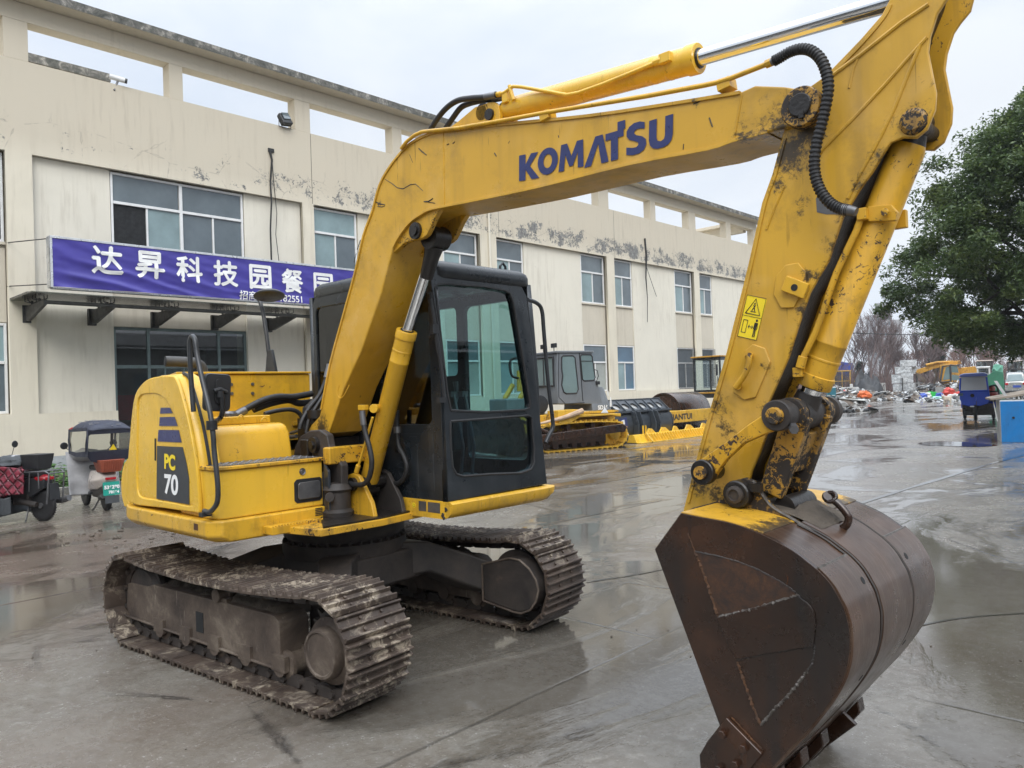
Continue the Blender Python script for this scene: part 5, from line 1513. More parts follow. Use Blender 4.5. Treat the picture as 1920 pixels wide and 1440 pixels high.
# bucket cylinder along the front of the arm
ca, cb_, cc = SY(1703, 276, YC), SY(1524, 725, YC), SY(1503, 776, YC)
bcy, d_ = hyd('bucket_cylinder', ca, cb_, .066, cc, .040, 'yellow_worn')
m = MB(); m.cyl(ca + d_ * .01, ca - d_ * .05, .064, .05, 22); q = SY(1713, 228, YC); m.cyl(q + Vector((0, -.07, 0)), q + Vector((0, .07, 0)), .055, n=22); m.build('base_eye', 'grease', bcy, smooth=30)
m = MB(); m.tube([cb_ + d_ * .03, cc - d_ * .02], [.052, .058], 20); m.cyl(cc + Vector((0, -.07, 0)), cc + Vector((0, .07, 0)), .066, n=26); m.build('rod_eye', 'dark_under', bcy, smooth=40)
yb_ = YC - .085
m = MB()
m.box(SY(1618, 402, yb_), (.035, .04, .045)); m.prism([q + Vector((0, -.012, 0)) for q in PY('1629,388 1672,384 1684,398 1680,414 1630,416', yb_ + .02)], (0, .03, 0)); q = SY(1661, 399, yb_); m.cyl(q, q + Vector((0, -.02, 0)), .016, n=6)
m.tube(PY('1613,412 1606,432 1590,465 1568,512 1556,545 1545,580 1528,625 1512,658 1503,676', yb_), .0135, 10)
m.cyl(SY(1506, 668, yb_), SY(1500, 690, yb_), .020, n=8); m.box(SY(1499, 698, yb_ + .02), (.04, .05, .04))
m.box(SY(1688, 412, YC + .075), (.05, .03, .07))
m.build('feed_pipe', 'yellow_worn', bcy, bevel=0.003, smooth=40)

# linkage
LN = -.285
m = MB()
lk = '1459,755 1437,773 1401,797 1361,829 1330,850 1306,868 1298,886 1302,905 1318,910 1333,902 1342,888 1361,862 1393,832 1429,816 1455,806'
m.prism(PY(lk, LN), (0, .04, 0)); link = m.build('side_link', 'yellow_worn', exc, bevel=0.006, smooth=40)
m = MB(); m.prism([Vector((q.x, .175, q.z)) for q in PY(lk, LN)], (0, .04, 0)); m.build('side_link', 'yellow_worn', exc, bevel=0.006, smooth=40)
m = MB()
q = SY(1459, 779, LN); 
m.lathe(q + Vector((0, -.022, 0)), (0, 1, 0), [(.01, 0), (.058, 0), (.062, .005), (.062, .07), (.05, .075), (.05, .50), (.062, .505), (.062, .54), (.01, .545)], 30); jp = m.build('link_pin', 'dark_under', exc, smooth=35)
m = MB(); m.lathe(q + Vector((0, -.05, 0)), (0, 1, 0), [(.01, 0), (.030, .0), (.034, .006), (.034, .03), (.01, .03)], 22); m.build('pin_head', 'yellow_greasy', jp, smooth=35)
m = MB(); m.lathe(q + Vector((0, .095, 0)), (0, 1, 0), [(.066, 0), (.068, .004), (.068, .04), (.066, .045)], 30); m.lathe(q + Vector((0, .36, 0)), (0, 1, 0), [(.066, 0), (.068, .004), (.068, .05), (.066, .055)], 30); m.build('collar', 'yellow_greasy', jp, smooth=35)
m = MB(); m.cyl(SY(1487, 800, LN), SY(1489, 806, LN - .05), .018, n=6); m.build('grease_nut', 'steel_grey', jp, smooth=0)
q = SY(1320, 885, LN)
m = MB(); m.lathe(q + Vector((0, -.022, 0)), (0, 1, 0), [(.01, 0), (.050, 0), (.054, .004), (.054, .04), (.04, .045), (.04, .13), (.02, .13)], 28); ap = m.build('arm_pin', 'grease', exc, smooth=35)
m = MB(); m.cyl(q + Vector((0, -.04, 0)), q + Vector((0, -.02, 0)), .028, n=18); m.build('pin_head', 'yellow_greasy', ap)
# bucket link (H-shaped) from the joint to the bucket
m = MB()
t0, t1 = SY(1503, 776, -.12), SY(1452, 925, -.12)
for y in (-.17, .05):
    w_ = .055
    d2 = (t1 - t0).normalized(); n_ = Vector((-d2.z, 0, d2.x))
    A, B = Vector((t0.x, y, t0.z)), Vector((t1.x, y, t1.z))
    m.prism([A + n_ * w_, B + n_ * .05, B - n_ * .05, A - n_ * w_], (0, .05, 0))
A, B = Vector((t0.x, -.12, t0.z)), Vector((t1.x, -.12, t1.z))
m.prism([A.lerp(B, .22) + n_ * .03, A.lerp(B, .72) + n_ * .03, A.lerp(B, .72) - n_ * .035, A.lerp(B, .22) - n_ * .035], (0, .17, 0))
m.build('bucket_link', 'yellow_greasy', exc, bevel=0.008)

# ---------------------------------------------------------------- bucket
BN, BF = -.53, .45
curve_s = '1276,962 1316,970 1355,977 1388,986 1418,997 1446,1010 1472,1024 1493,1037 1511,1051 1532,1068 1550,1086 1563,1103 1573,1121 1583,1140 1589,1160 1594,1182 1595,1203 1594,1225 1591,1245 1584,1269 1573,1292 1562,1310 1550,1327 1519,1366 1482,1405 1449,1440 1415,1478 1385,1512'
curve = spline(PY(curve_s, BN), 3)
left_s = '1345,1520 1318,1500 1320,1440 1317,1413 1350,1364 1290,1200 1227,1030'
sideP = curve + PY(left_s, BN)
m = MB(); m.prism(sideP, (0, .022, 0))
bucket = m.build('bucket', 'rust_steel', exc, bevel=0.004, smooth=30, ang=50)
m = MB(); m.prism([Vector((q.x, BF - .022, q.z)) for q in sideP], (0, .022, 0)); m.build('side_plate', 'rust_steel', bucket, bevel=0.004, smooth=30, ang=50)
t_in = []
for i, q in enumerate(curve):
    d = (curve[min(i + 1, len(curve) - 1)] - curve[max(i - 1, 0)]).normalized()
    t_in.append(Vector((-d.z, 0, d.x)))
cbu = sum(sideP, Vector()) / len(sideP)
sg = 1 if (curve[40] + t_in[40] - cbu).length > (curve[40] - cbu).length else -1
def shell_strip(y0, y1, i0, i1, o0, o1, name, mat='rust_shell', bev=.002):
    m = MB(); rings = []
    for i in range(i0, i1):
        n_ = t_in[i] * sg; q = curve[i]
        a = Vector((q.x, 0, q.z)) + Vector((n_.x, 0, n_.z)) * o1; b = Vector((q.x, 0, q.z)) + Vector((n_.x, 0, n_.z)) * o0
        rings.append([Vector((a.x, y0, a.z)), Vector((a.x, y1, a.z)), Vector((b.x, y1, b.z)), Vector((b.x, y0, b.z))])
    m.loft(rings)
    return m.build(name, mat, bucket, bevel=bev, seg=1, smooth=30)
N_ = len(curve)
shell_strip(BN + .0005, BF - .0005, 0, N_, -.016, -.001, 'shell', bev=0)
mid = 27
wear = [shell_strip(BN + .004, -.255, mid, N_ - 3, -.002, .008, 'wear_plate'), shell_strip(.155, BF - .004, mid, N_ - 3, -.002, .008, 'wear_plate'), shell_strip(-.225, .125, 14, N_ - 3, -.002, .011, 'wear_plate')]
for y0, y1 in ((BN + .006, -.258), (.158, BF - .006)):
    q = curve[mid] + t_in[mid] * sg * .004
    m = MB(); m.tube([Vector((q.x, y0, q.z)), Vector((q.x, y1, q.z))], .006, 6); m.build('weld_seam', 'worn_edge', wear[0])
for y in (-.30, .205):
    for i in (35, 62):
        q = curve[i] + t_in[i] * sg * .0083; n_ = t_in[i] * sg
        m = MB(); q = Vector((q.x, y, q.z)); m.cyl(q - n_ * .002, q + n_ * .0006, .014, n=16); m.build('bolt_hole', 'painted_dark', wear[0])
m = MB()
for y in (-.255, -.225, .125, .155):
    P = [Vector((curve[i].x + t_in[i].x * sg * .003, y, curve[i].z + t_in[i].z * sg * .003)) for i in range(14, N_ - 3)]; m.tube(P, .005, 5)
m.build('weld_bead', 'dark_under', bucket)
# stiffening plates and welds on the near side
def bside(s, h, name, mat):
    P = PY(s, BN); m = MB(); m.prism([q + Vector((0, -h, 0)) for q in P], (0, h, 0)); return m.build(name, mat, bucket, bevel=0.002, seg=1, smooth=0)
def sm(s, k=4): return spline(PY(s, BN), k)
def bead(mb, s, r, k=10):
    P = sm(s, k * 2); rr_ = random.Random(len(s))
    mb.tube([q + Vector((rr_.uniform(-1, 1), rr_.uniform(-1, 1), rr_.uniform(-1, 1))) * r * .35 for q in P], [r * rr_.uniform(.45, 1.25) for _ in P], 6)
m = MB(); P = PY('1346,1158', BN) + sm('1346,1158 1420,1138 1497,1117') + sm('1497,1117 1520,1135 1530,1160 1526,1211') + sm('1526,1211 1450,1223 1380,1236'); m.prism([q + Vector((0, -.007, 0)) for q in P], (0, .007, 0)); m.build('stiffener', 'rust_steel', bucket, bevel=0.002, seg=1, smooth=0)
m = MB(); P = PY('1288,1000 1305,1034', BN) + sm('1305,1034 1360,1046 1410,1062 1450,1082 1480,1100 1497,1114') + sm('1497,1114 1530,1130 1552,1150 1560,1180 1556,1220 1540,1250 1520,1262') + PY('1513,1256 1526,1214', BN) + PY('1530,1160 1497,1117', BN); 
m = MB(); bead(m, '1303,1034 1325,1090 1346,1156', .007); bead(m, '1383,1242 1403,1300 1426,1360', .007); bead(m, '1290,1000 1303,1034', .003); bead(m, '1355,1160 1370,1200 1380,1236', .003); m.build('rusty_weld', 'rust_orange', bucket)
m = MB(); bead(m, '1347,1157 1400,1145 1440,1134 1497,1115', .007); bead(m, '1426,1360 1460,1322 1490,1290 1513,1258', .006); m.build('pale_weld', 'worn_edge', bucket)
m = MB(); bead(m, '1303,1034 1360,1046 1410,1063 1450,1083 1480,1102 1499,1118', .004); bead(m, '1380,1237 1450,1223 1528,1210', .005); bead(m, '1528,1210 1524,1240 1513,1258', .004); m.build('dark_weld', 'dark_under', bucket)
m = MB(); P = PY('1303,1034 1346,1158 1497,1117 1480,1102 1450,1083 1410,1063 1360,1046', BN); m.prism([q + Vector((0, -.0015, 0)) for q in P], (0, .0015, 0)); 
t = NT('rust_speckle')
t.inp('Base Color', t.ramp(t.noise(13, 9, 0.8, 0.6), [(0.40, (0.022, 0.014, 0.011, 1)), (0.58, (0.060, 0.026, 0.012, 1)), (0.72, (0.16, 0.070, 0.018, 1))])); t.inp('Roughness', 0.55); t.bump(t.noise(40, 8, .7), .4, .004)
m.build('rust_field', 'rust_speckle', bucket, smooth=0)
# side cutter with bolts
m = MB(); P = PY('1366,1342 1433,1410 1385,1470 1345,1525 1316,1505 1318,1440 1316,1412 1330,1388', BN); m.prism([q + Vector((0, -.022, 0)) for q in P], (0, .022, 0)); sc_ = m.build('side_cutter', 'rust_steel', bucket, bevel=0.005, smooth=40)
m = MB()
for a, b in ((1357, 1375), (1396, 1402), (1381, 1432), (1350, 1440)):
    q = SY(a, b, BN - .022); m.cyl(q, q + Vector((0, -.022, 0)), .017, n=6)
m.build('bolts', 'rust_steel', sc_, bevel=0.003, smooth=0)
m = MB(); bead(m, '1372,1345 1400,1375 1430,1406', .004); m.build('rusty_weld', 'rust_orange', sc_)
# teeth and cutting edge below the shell
e0, e1 = curve[-1], curve[-6]
du = (e0 - e1).normalized(); nu = t_in[-3] * sg
m = MB(); a = e0 - du * .26; 
m.prism([Vector((p_.x, BN + .01, p_.z)) for p_ in (a + nu * .010, e0 + du * .03 + nu * .010, e0 + du * .05 - nu * .01, a - nu * .02)], (0, BF - BN - .02, 0)); m.build('cutting_edge', 'rust_steel', bucket, bevel=0.003)
for i in range(5):
    y = BN + .03 + i * (BF - BN - .15) / 4
    m = MB()
    prof = [e0 - du * .22 + nu * .014, e0 - du * .18 + nu * .055, e0 + du * .03 + nu * .052, e0 + du * .17 + nu * .012, e0 + du * .17 - nu * .002, e0 + du * .03 - nu * .03, e0 - du * .05 - nu * .02, e0 - du * .05 + nu * .011]
    m.prism([Vector((p_.x, y, p_.z)) for p_ in prof], (0, .07, 0)); m.build('tooth', 'rust_steel', bucket, bevel=0.006)
m = MB(); q0 = e0 - du * .26 + nu * .012
m.prism([Vector((p_.x, BF - .36, p_.z)) for p_ in (q0, q0 + du * .38, q0 + du * .40 + nu * .012, q0 + nu * .065 + du * .03, q0 + nu * .07)], (0, .02, 0)); m.build('wear_rib', 'rust_steel', bucket, bevel=0.003)
# ears that hang the bucket
earS = '1283,959 1300,952 1330,944 1350,938 1361,931 1364,917 1370,907 1379,900 1396,896 1411,902 1419,912 1427,926 1436,938 1446,950 1461,960 1480,971 1502,984 1524,998 1550,1016 1500,1040 1420,1000 1355,980'
for y0 in (-.235, .13):
    m = MB(); m.prism([Vector((q.x, y0, q.z)) for q in PY(earS, -.235)], (0, .032, 0)); er = m.build('ear', 'yellow_greasy', bucket, bevel=0.004, smooth=40)
    if y0 < 0:
        m = MB(); q = SY(1389, 925, y0); m.lathe(q + Vector((0, -.05, 0)), (0, 1, 0), [(.01, 0), (.052, 0), (.058, .006), (.058, .05), (.05, .05)], 28); m.box(q + Vector((.075, -.015, .03)), (.05, .03, .035)); pb_ = m.build('boss', 'grease', er, smooth=35)
        m = MB(); m.lathe(q + Vector((0, -.066, 0)), (0, 1, 0), [(.008, .008), (.022, .008), (.024, 0), (.036, .004), (.038, .018)], 22); m.build('pin_head', 'dark_under', pb_, smooth=35)
        m = MB(); m.tube([q_ + Vector((0, .003, 0)) for q_ in spline(PY('1411,902 1419,912 1427,926 1446,950 1480,971 1524,998 1546,1013', y0), 4)], .007, 6); m.build('worn_rim', 'worn_edge', er)
m = MB(); a, b = SY(1389, 925, -.2), SY(1460, 940, -.2); m.cyl((a.x, -.23, a.z), (a.x, .16, a.z), .04, n=18); m.cyl((b.x, -.15, b.z - .03), (b.x, .08, b.z - .03), .045, n=18); m.build('bucket_pins', 'grease', bucket)
m = MB()                                            # yellow saddle plate under the ears, caked with mud between them
S1 = PY('1290,958 1330,962 1370,972 1415,988', -.45)
m.loft([[q + Vector((0, 0, .003)), q + Vector((0, .97, .003)), q + Vector((0, .97, -.002)), q + Vector((0, 0, -.002))] for q in [Vector((curve[i].x, -.525, curve[i].z)) + t_in[i] * sg * .001 for i in range(0, 14)]])
ssp = [(curve[i].x, y_, curve[i].z, .13, 1.25) for i in (13,) for y_ in (-.48, -.40, -.30, -.18, -.05, .08, .2, .32, .42)] + [(curve[4].x, .0, curve[4].z, .2, .9), (curve[2].x, -.42, curve[2].z, .1, .5)]
paint('yellow_saddle', (0.56, 0.31, 0.025, 1), 0.8, chip=(0.06, 0.026, 0.014, 1), chips=0.60, grimy=0.4, rough=0.3, scale=1.6, spots=ssp)
m.build('saddle_plate', 'yellow_saddle', bucket, bevel=0.001)
m = MB()
def cake(u, v):
    i = min(int(4 + u * 14), 20); q = curve[i] + t_in[i] * sg * .012
    return Vector((q.x, -.20 + .33 * v, q.z)) + t_in[i] * sg * (.03 * math.sin(math.pi * v) * math.sin(math.pi * u) + .02 * max(0, noise.noise(Vector((u * 6, v * 6, 1)))) * math.sin(math.pi * v))
m.grid(cake, 14, 14); m.build('caked_mud', 'mud_dry', bucket)
# crane hook welded to the bucket back
m = MB()
yh = -.05
m.tube(PY('1508,985 1535,992 1560,995 1577,992 1588,983 1591,970 1583,957 1573,946 1562,937', yh), .0155, 12, smooth=5)
q = SY(1557, 932, yh); m.lathe(q + Vector((-.01, 0, 0)), (.5, -.5, .5), [(.012, -.008), (.022, -.008), (.024, 0), (.022, .008), (.012, .008)], 16)
m.tube([q + Vector((.022 * math.cos(a), .012 * math.sin(a), .018 * math.sin(a))) for a in [2 * math.pi * i / 14 for i in range(15)]], .009, 8)
m.build('lifting_hook', 'rust_steel', bucket, smooth=60)

# hoses that loop from the engine bay to the boom foot
m = MB()
m.tube(PX('452,773 470,762 495,750 520,744 550,744 585,738', -.44), .024, 12, smooth=5); m.tube(PX('475,768 505,757 540,750 560,756 585,754', -.48), .026, 12, smooth=5); m.tube(PX('496,776 520,770 545,768 560,774 568,788 572,805', -.30), .016, 10, smooth=5)
m.tube(PX('562,805 566,790 580,765 598,742 610,715 616,690', -.16), .016, 10, smooth=5); m.tube(PX('574,812 580,785 595,760 610,735 622,705', -.13), .014, 10, smooth=5)
hb = m.build('hydraulic_hoses', 'rubber', exc, smooth=60)
m = MB(); m.tube(PX('443,778 452,773 460,769', -.44), .03, 12); m.tube(PX('611,708 614,695 617,683', -.16), .018, 10); m.tube(PY('545,812 558,808 566,812', -.1), .012, 8); m.tube(PY('540,820 556,818', -.1), .016, 8); m.build('crimp', 'steel_grey', hb)
m = MB(); m.box2((-.40, -.12, 1.30), (-.08, .10, 1.56)); m.cyl((-.12, -.14, 1.56), (-.12, -.14, 1.62), .06, n=16); m.ball((-.22, -.05, 1.60), (.13, .10, .10), 12, 8, jit=.2); m.build('control_valve', 'grease', exc, bevel=0.02)

# ================================================================== scooters by the wall
t = NT('quilt_red')
wv = []
for r_ in (rad(42), rad(-42)):
    w_ = t.n.new('ShaderNodeTexWave'); w_.inputs['Scale'].default_value = 2.6; w_.inputs['Distortion'].default_value = 0.6
    t.l.new(t.coord((1, 1, 1), rot=(0, r_, 0)), w_.inputs['Vector']); wv.append(w_.outputs['Fac'])
puff = t.math('MINIMUM', t.ramp(wv[0], [(0.0, 0.0), (0.30, 1.0)]), t.ramp(wv[1], [(0.0, 0.0), (0.30, 1.0)]))
dots = t.ramp(t.voro(11), [(0.10, 1.0), (0.14, 0.0)])
bc = t.mix(puff, (0.060, 0.008, 0.014, 1), (0.175, 0.018, 0.034, 1))
t.inp('Base Color', t.mix(t.math('MULTIPLY', dots, 0.5), bc, (0.5, 0.35, 0.36, 1))); t.inp('Roughness', 0.5)
t.bump(puff, 0.8, 0.03)
plain('fabric_grey', (0.33, 0.33, 0.34, 1), 0.85, 0, 0.15, 5, 0.2)
plain('fabric_charcoal', (0.045, 0.050, 0.055, 1), 0.8, 0, 0.2, 6, 0.2)
plain('fabric_navy', (0.022, 0.026, 0.045, 1), 0.65, 0, 0.2, 6)
plain('body_cream', (0.62, 0.55, 0.50, 1), 0.3, 0, 0.08, 5)
plain('terracotta', (0.30, 0.075, 0.040, 1), 0.6, 0, 0.15, 8)
plain('plate_green', (0.010, 0.26, 0.20, 1), 0.4, 0, 0.1, 9)
plain('tail_red', (0.40, 0.012, 0.02, 1), 0.2, 0, 0.1, 9)
plain('paint_red', (0.30, 0.012, 0.018, 1), 0.25, 0, 0.1, 9)
def wheel(root, x, r=.26, w=.09, name='wheel', spokes=5):
    m = MB(); m.lathe((x, -w / 2, r), (0, 1, 0), [(r * .62, .0), (r * .82, -.002), (r * .95, w * .15), (r, w * .4), (r, w * .6), (r * .95, w * .85), (r * .82, w + .002), (r * .62, w)], 32)
    for i in range(40):
        a = 2 * math.pi * i / 40
        m.box((x + r * math.cos(a), 0, r + r * math.sin(a)), (.012, w * .6, .012), Matrix.Rotation(-a, 3, 'Y'))
    t_ = m.build('tyre', 'rubber', root, local=True, smooth=40)
    m = MB(); m.lathe((x, -w * .35, r), (0, 1, 0), [(r * .63, 0), (r * .55, .01), (r * .55, w * .6), (r * .63, w * .7)], 28)
    for i in range(spokes):
        a = 2 * math.pi * i / spokes
        m.tube([(x, 0, r), (x + r * .58 * math.cos(a), 0, r + r * .58 * math.sin(a))], .016, 6)
    m.cyl((x, -.06, r), (x, .06, r), .045, n=14)
    m.build('rim', 'steel_grey', t_, local=True, smooth=40)
    return t_
def L(m, name, mat, root, **k): return m.build(name, mat, root, local=True, **k)

# -- motor scooter with the red quilt
g = SZ(82, 977)
s1 = thing('motor_scooter', 'black motor scooter wrapped in a dark red quilted apron', 'scooter', g, rad(-154))
wheel(s1, 0.0, .26, .078); wheel(s1, 1.24, .26, .075)
m = MB()
m.loft([[Vector((x, y * k, z)) for y, z in ((-.11, z0), (.11, z0), (.13, (z0 + z1) / 2), (.10, z1), (-.10, z1), (-.13, (z0 + z1) / 2))] for x, z0, z1, k in ((-.12, .55, .70, .7), (.10, .42, .72, 1.0), (.40, .36, .72, 1.0), (.62, .34, .50, .9), (.95, .33, .42, .9))])
L(m, 'body', 'black_plastic', s1, bevel=.015)
m = MB(); m.loft([[Vector((x, y * k, z)) for y, z in ((-.12, z0), (.12, z0), (.14, z0 + .05), (.10, z0 + .10), (-.10, z0 + .10), (-.14, z0 + .05))] for x, z0, k in ((-.05, .74, .8), (.25, .72, 1.1), (.5, .70, 1.0), (.66, .70, .6))]); L(m, 'seat', 'rubber', s1, bevel=.02, smooth=60)
m = MB(); m.ball((-.0, 0, .70), (.16, .11, .07), 12, 8); L(m, 'tail', 'paint_red', s1)
m = MB(); m.box((-.15, 0, .70), (.03, .15, .05)); L(m, 'tail_light', 'tail_red', s1, bevel=.01)
m = MB(); m.prism([(-.24, -.085, .62), (-.26, -.10, .36), (-.26, .10, .36), (-.24, .085, .62)], (.02, 0, .005)); L(m, 'mudguard', 'black_plastic', s1)
m = MB()
for y in (-.15, .15):
    m.tube([(.42, y, .62), (.38, y, .80), (-.22, y, .83), (-.30, y * .95, .79), (-.24, y, .30)], .013, 8); m.tube([(.1, y, .82), (.12, y, .50)], .010, 6)
    m.tube([(-.08, y, .82), (-.09, y, .55)], .010, 6)
for x in (-.22, -.1, .05, .2): m.tube([(x, -.15, .83), (x, .15, .83)], .009, 6)
m.tube([(-.30, -.14, .79), (-.30, .14, .79)], .012, 8)
L(m, 'rear_rack', 'steel_grey', s1)
m = MB(); m.loft([[Vector((x, y, z)) for x, y in rrect(-.06 - k * .6, -.13 - k * .5, .28 + k * .3, .13 + k * .5, .04)] for z, k in ((.85, 0), (1.02, .05), (1.10, .07))]); L(m, 'rear_box', 'black_plastic', s1, bevel=.01)
m = MB(); m.tube([(-.02, -.17, .30), (-.18, -.19, .32), (-.34, -.19, .36)], [.03, .055, .05], 14); m.tube([(.35, -.15, .3), (.1, -.17, .28), (-.02, -.17, .30)], .02, 8); L(m, 'exhaust', 'steel_grey', s1)
m = MB(); m.tube([(.02, .10, .28), (.38, .12, .34)], .05, 10); m.box((.35, 0, .36), (.34, .24, .18)); L(m, 'engine', 'dark_under', s1, bevel=.02)
m = MB(); m.tube([(.30, .0, .25), (.26, .10, .03), (.20, .16, .01)], .014, 6); m.tube([(.30, .0, .25), (.26, -.10, .03), (.20, -.16, .01)], .014, 6); L(m, 'stand', 'steel_grey', s1)
m = MB(); m.tube([(1.24, .07, .26), (1.12, .07, .62), (1.03, 0, .95)], .02, 8); m.tube([(1.24, -.07, .26), (1.12, -.07, .62), (1.03, 0, .95)], .02, 8); m.tube([(.86, -.34, 1.03), (.98, -.2, 1.02), (1.02, 0, .98), (.98, .2, 1.02), (.86, .34, 1.03)], .014, 8); m.ball((1.05, 0, .96), (.13, .14, .12), 12, 8); L(m, 'fork', 'black_plastic', s1)
m = MB()
for s in (-1, 1): m.tube([(.93, s * .22, 1.03), (.95, s * .30, 1.22)], .006, 6); m.lathe((.95, s * .31, 1.25), (1, 0, 0), [(.005, -.01), (.055, -.008), (.06, 0), (.005, .012)], 16)
L(m, 'mirror', 'black_plastic', s1)
def apron(u, v):
    y = -.42 + .84 * u; z = 1.02 - .62 * v
    x = .86 - .10 * math.cos((u - .5) * 2.6) - .10 * v - .22 * abs(u - .5) * v
    x -= .018 * abs(math.sin(u * math.pi * 6)) * abs(math.sin(v * math.pi * 5)) + .03 * noise.noise(Vector((u * 3, v * 3, 1)))
    return Vector((x, y * (1.0 + .12 * v), z))
m = MB(); m.grid(apron, 48, 40); a_ = L(m, 'quilted_apron', 'quilt_red', s1, smooth=70)
s_ = a_.modifiers.new('s', 'SOLIDIFY'); s_.thickness = .03
m = MB(); m.grid(lambda u, v: Vector((.08 + .74 * u, .27 + .16 * u + .03 * v + .012 * abs(math.sin(u * 14)) * abs(math.sin(v * 12)) + .03 * noise.noise(Vector((u * 3, v * 3, 4))), .98 - .10 * (1 - u) - (.40 + .14 * u) * v)), 40, 36); a_ = L(m, 'quilt_side', 'quilt_red', s1, smooth=70); a_.modifiers.new('s', 'SOLIDIFY').thickness = .03
m = MB(); m.grid(lambda u, v: Vector((.30 + .55 * u, .33 + .10 * u + .02 * math.sin(u * 12), .44 - .28 * v - .03 * abs(math.sin(u * 6)))), 24, 10); a_ = L(m, 'side_flap', 'fabric_charcoal', s1, smooth=70); a_.modifiers.new('s', 'SOLIDIFY').thickness = .02
m = MB(); m.grid(lambda u, v: Vector((.74 - .12 * v + .03 * math.sin(u * 16) - .2 * abs(u - .5) * v, -.46 + .92 * u, .44 - .30 * v - .03 * abs(math.sin(u * 9)))), 40, 12); a_ = L(m, 'lower_flap', 'fabric_charcoal', s1, smooth=70); a_.modifiers.new('s', 'SOLIDIFY').thickness = .02
m = MB(); m.ball((.62, .0, .98), (.30, .30, .10), 16, 8, jit=.25, seed=4); L(m, 'quilt_collar', 'fabric_charcoal', s1, smooth=60)
m = MB(); m.ball((.62, -.05, 1.03), (.14, .16, .055), 14, 8); L(m, 'cream_pad', 'fabric_grey', s1)

s1.scale = (.93, .93, .93)
# -- canopied scooter
g = SZ(200, 957)
s2 = thing('canopy_scooter', 'cream scooter under a dark rain canopy with clear windows and a terracotta box behind', 'scooter', g, rad(178))
wheel(s2, 0.0, .235, .09); wheel(s2, 1.2, .235, .08)
m = MB()
m.loft([[Vector((x, y * k, z)) for y, z in ((-.10, z0), (.10, z0), (.17, z0 + (z1 - z0) * .45), (.13, z1), (-.13, z1), (-.17, z0 + (z1 - z0) * .45))] for x, z0, z1, k in ((-.26, .56, .66, .7), (-.12, .44, .72, 1.05), (.12, .38, .74, 1.2), (.40, .36, .72, 1.1), (.58, .34, .42, .9))])
L(m, 'body', 'body_cream', s2, bevel=.03, seg=3, smooth=60)
m = MB(); m.box((.16, 0, .34), (.62, .22, .22)); L(m, 'engine_case', 'dark_under', s2, bevel=.03)
m = MB(); m.box((.72, 0, .30), (.62, .30, .06)); L(m, 'footboard', 'black_plastic', s2, bevel=.02)
m = MB(); m.box((-.275, 0, .60), (.03, .18, .045)); L(m, 'tail_light', 'tail_red', s2, bevel=.01)
m = MB(); m.prism([(.16, -.12, .74), (.56, -.12, .73), (.56, .12, .73), (.16, .12, .74)], (0, 0, .09)); L(m, 'seat', 'rubber', s2, bevel=.03, seg=3)
m = MB(); m.loft([[Vector((x, y, z)) for x, y in rrect(-.36 - k, -.17 - k, -.02 + k, .17 + k, .02)] for z, k in ((.72, -.01), (.94, .045))]); bx = L(m, 'rear_box', 'terracotta', s2, bevel=.006, smooth=30)
m = MB()
for i in range(9): m.box((-.395, -.15 + i * .037, .84), (.012, .012, .19), Matrix.Rotation(rad(-12), 3, 'Y'))
L(m, 'ribs', 'terracotta', bx, smooth=0)
m = MB(); m.prism([(-.31, -.14, .30), (-.31, .14, .30), (-.28, .14, .54), (-.28, -.14, .54)], (-.006, 0, .001)); pl3 = L(m, 'licence_plate', 'plate_green', s2)
m = MB(); m.prism([(-.335, -.12, .16), (-.335, .12, .16), (-.315, .12, .295), (-.315, -.12, .295)], (-.006, 0, .001)); pl4 = L(m, 'lower_plate', 'fabric_charcoal', s2)
MP = Matrix(((0, -.0, -.993, -.3175), (-1, 0, 0, .125), (0, .993, -.12, .42), (0, 0, 0, 1)))
MW = Matrix.Translation(s2.location) @ Matrix.Rotation(s2.rotation_euler.z, 4, 'Z')
writing('536280', 'numbers', 'white_decal', MW @ MP, .085, pl3, .004)
writing('78164', 'numbers', 'white_decal', MW @ (Matrix.Translation((-.003, -.07, -.085)) @ MP), .07, pl3, .003)
m = MB(); m.tube([(-.05, .12, .235), (-.16, .14, .26), (-.28, .14, .30)], [.03, .05, .045], 12); L(m, 'exhaust', 'dark_steel', s2)
m = MB(); m.tube([(.34, 0, .22), (.30, .12, .03), (.24, .17, .012)], .015, 6); m.tube([(.34, 0, .22), (.30, -.12, .03), (.24, -.17, .012)], .015, 6); L(m, 'stand', 'dark_steel', s2)
m = MB(); m.tube([(1.2, 0, .235), (1.08, 0, .7), (1.0, 0, 1.02)], .03, 8); m.tube([(.84, -.33, 1.06), (.98, 0, 1.02), (.84, .33, 1.06)], .015, 8); m.box((1.02, 0, .66), (.10, .36, .60), Matrix.Rotation(rad(-12), 3, 'Y')); L(m, 'front_shield', 'body_cream', s2, bevel=.04, seg=3)
m = MB()
for s in (-1, 1): m.tube([(.88, s * .30, 1.06), (.92, s * .42, 1.16)], .007, 6); m.lathe((.92, s * .43, 1.19), (1, 0, 0), [(.005, -.02), (.06, -.012), (.068, 0), (.005, .014)], 18)
L(m, 'mirror', 'black_plastic', s2)
def apr(u, v):
    y = -.44 + .88 * u; z = 1.08 - .80 * v
    x = .84 - .12 * math.cos((u - .5) * 2.6) - .12 * v - .26 * abs(u - .5) * v + .035 * math.sin(u * 14 + v * 2) * v + .03 * noise.noise(Vector((u * 4, v * 5, 7)))
    return Vector((x, y, z))
m = MB(); m.grid(apr, 44, 36); a_ = L(m, 'rain_apron', 'fabric_grey', s2, smooth=70); a_.modifiers.new('s', 'SOLIDIFY').thickness = .02
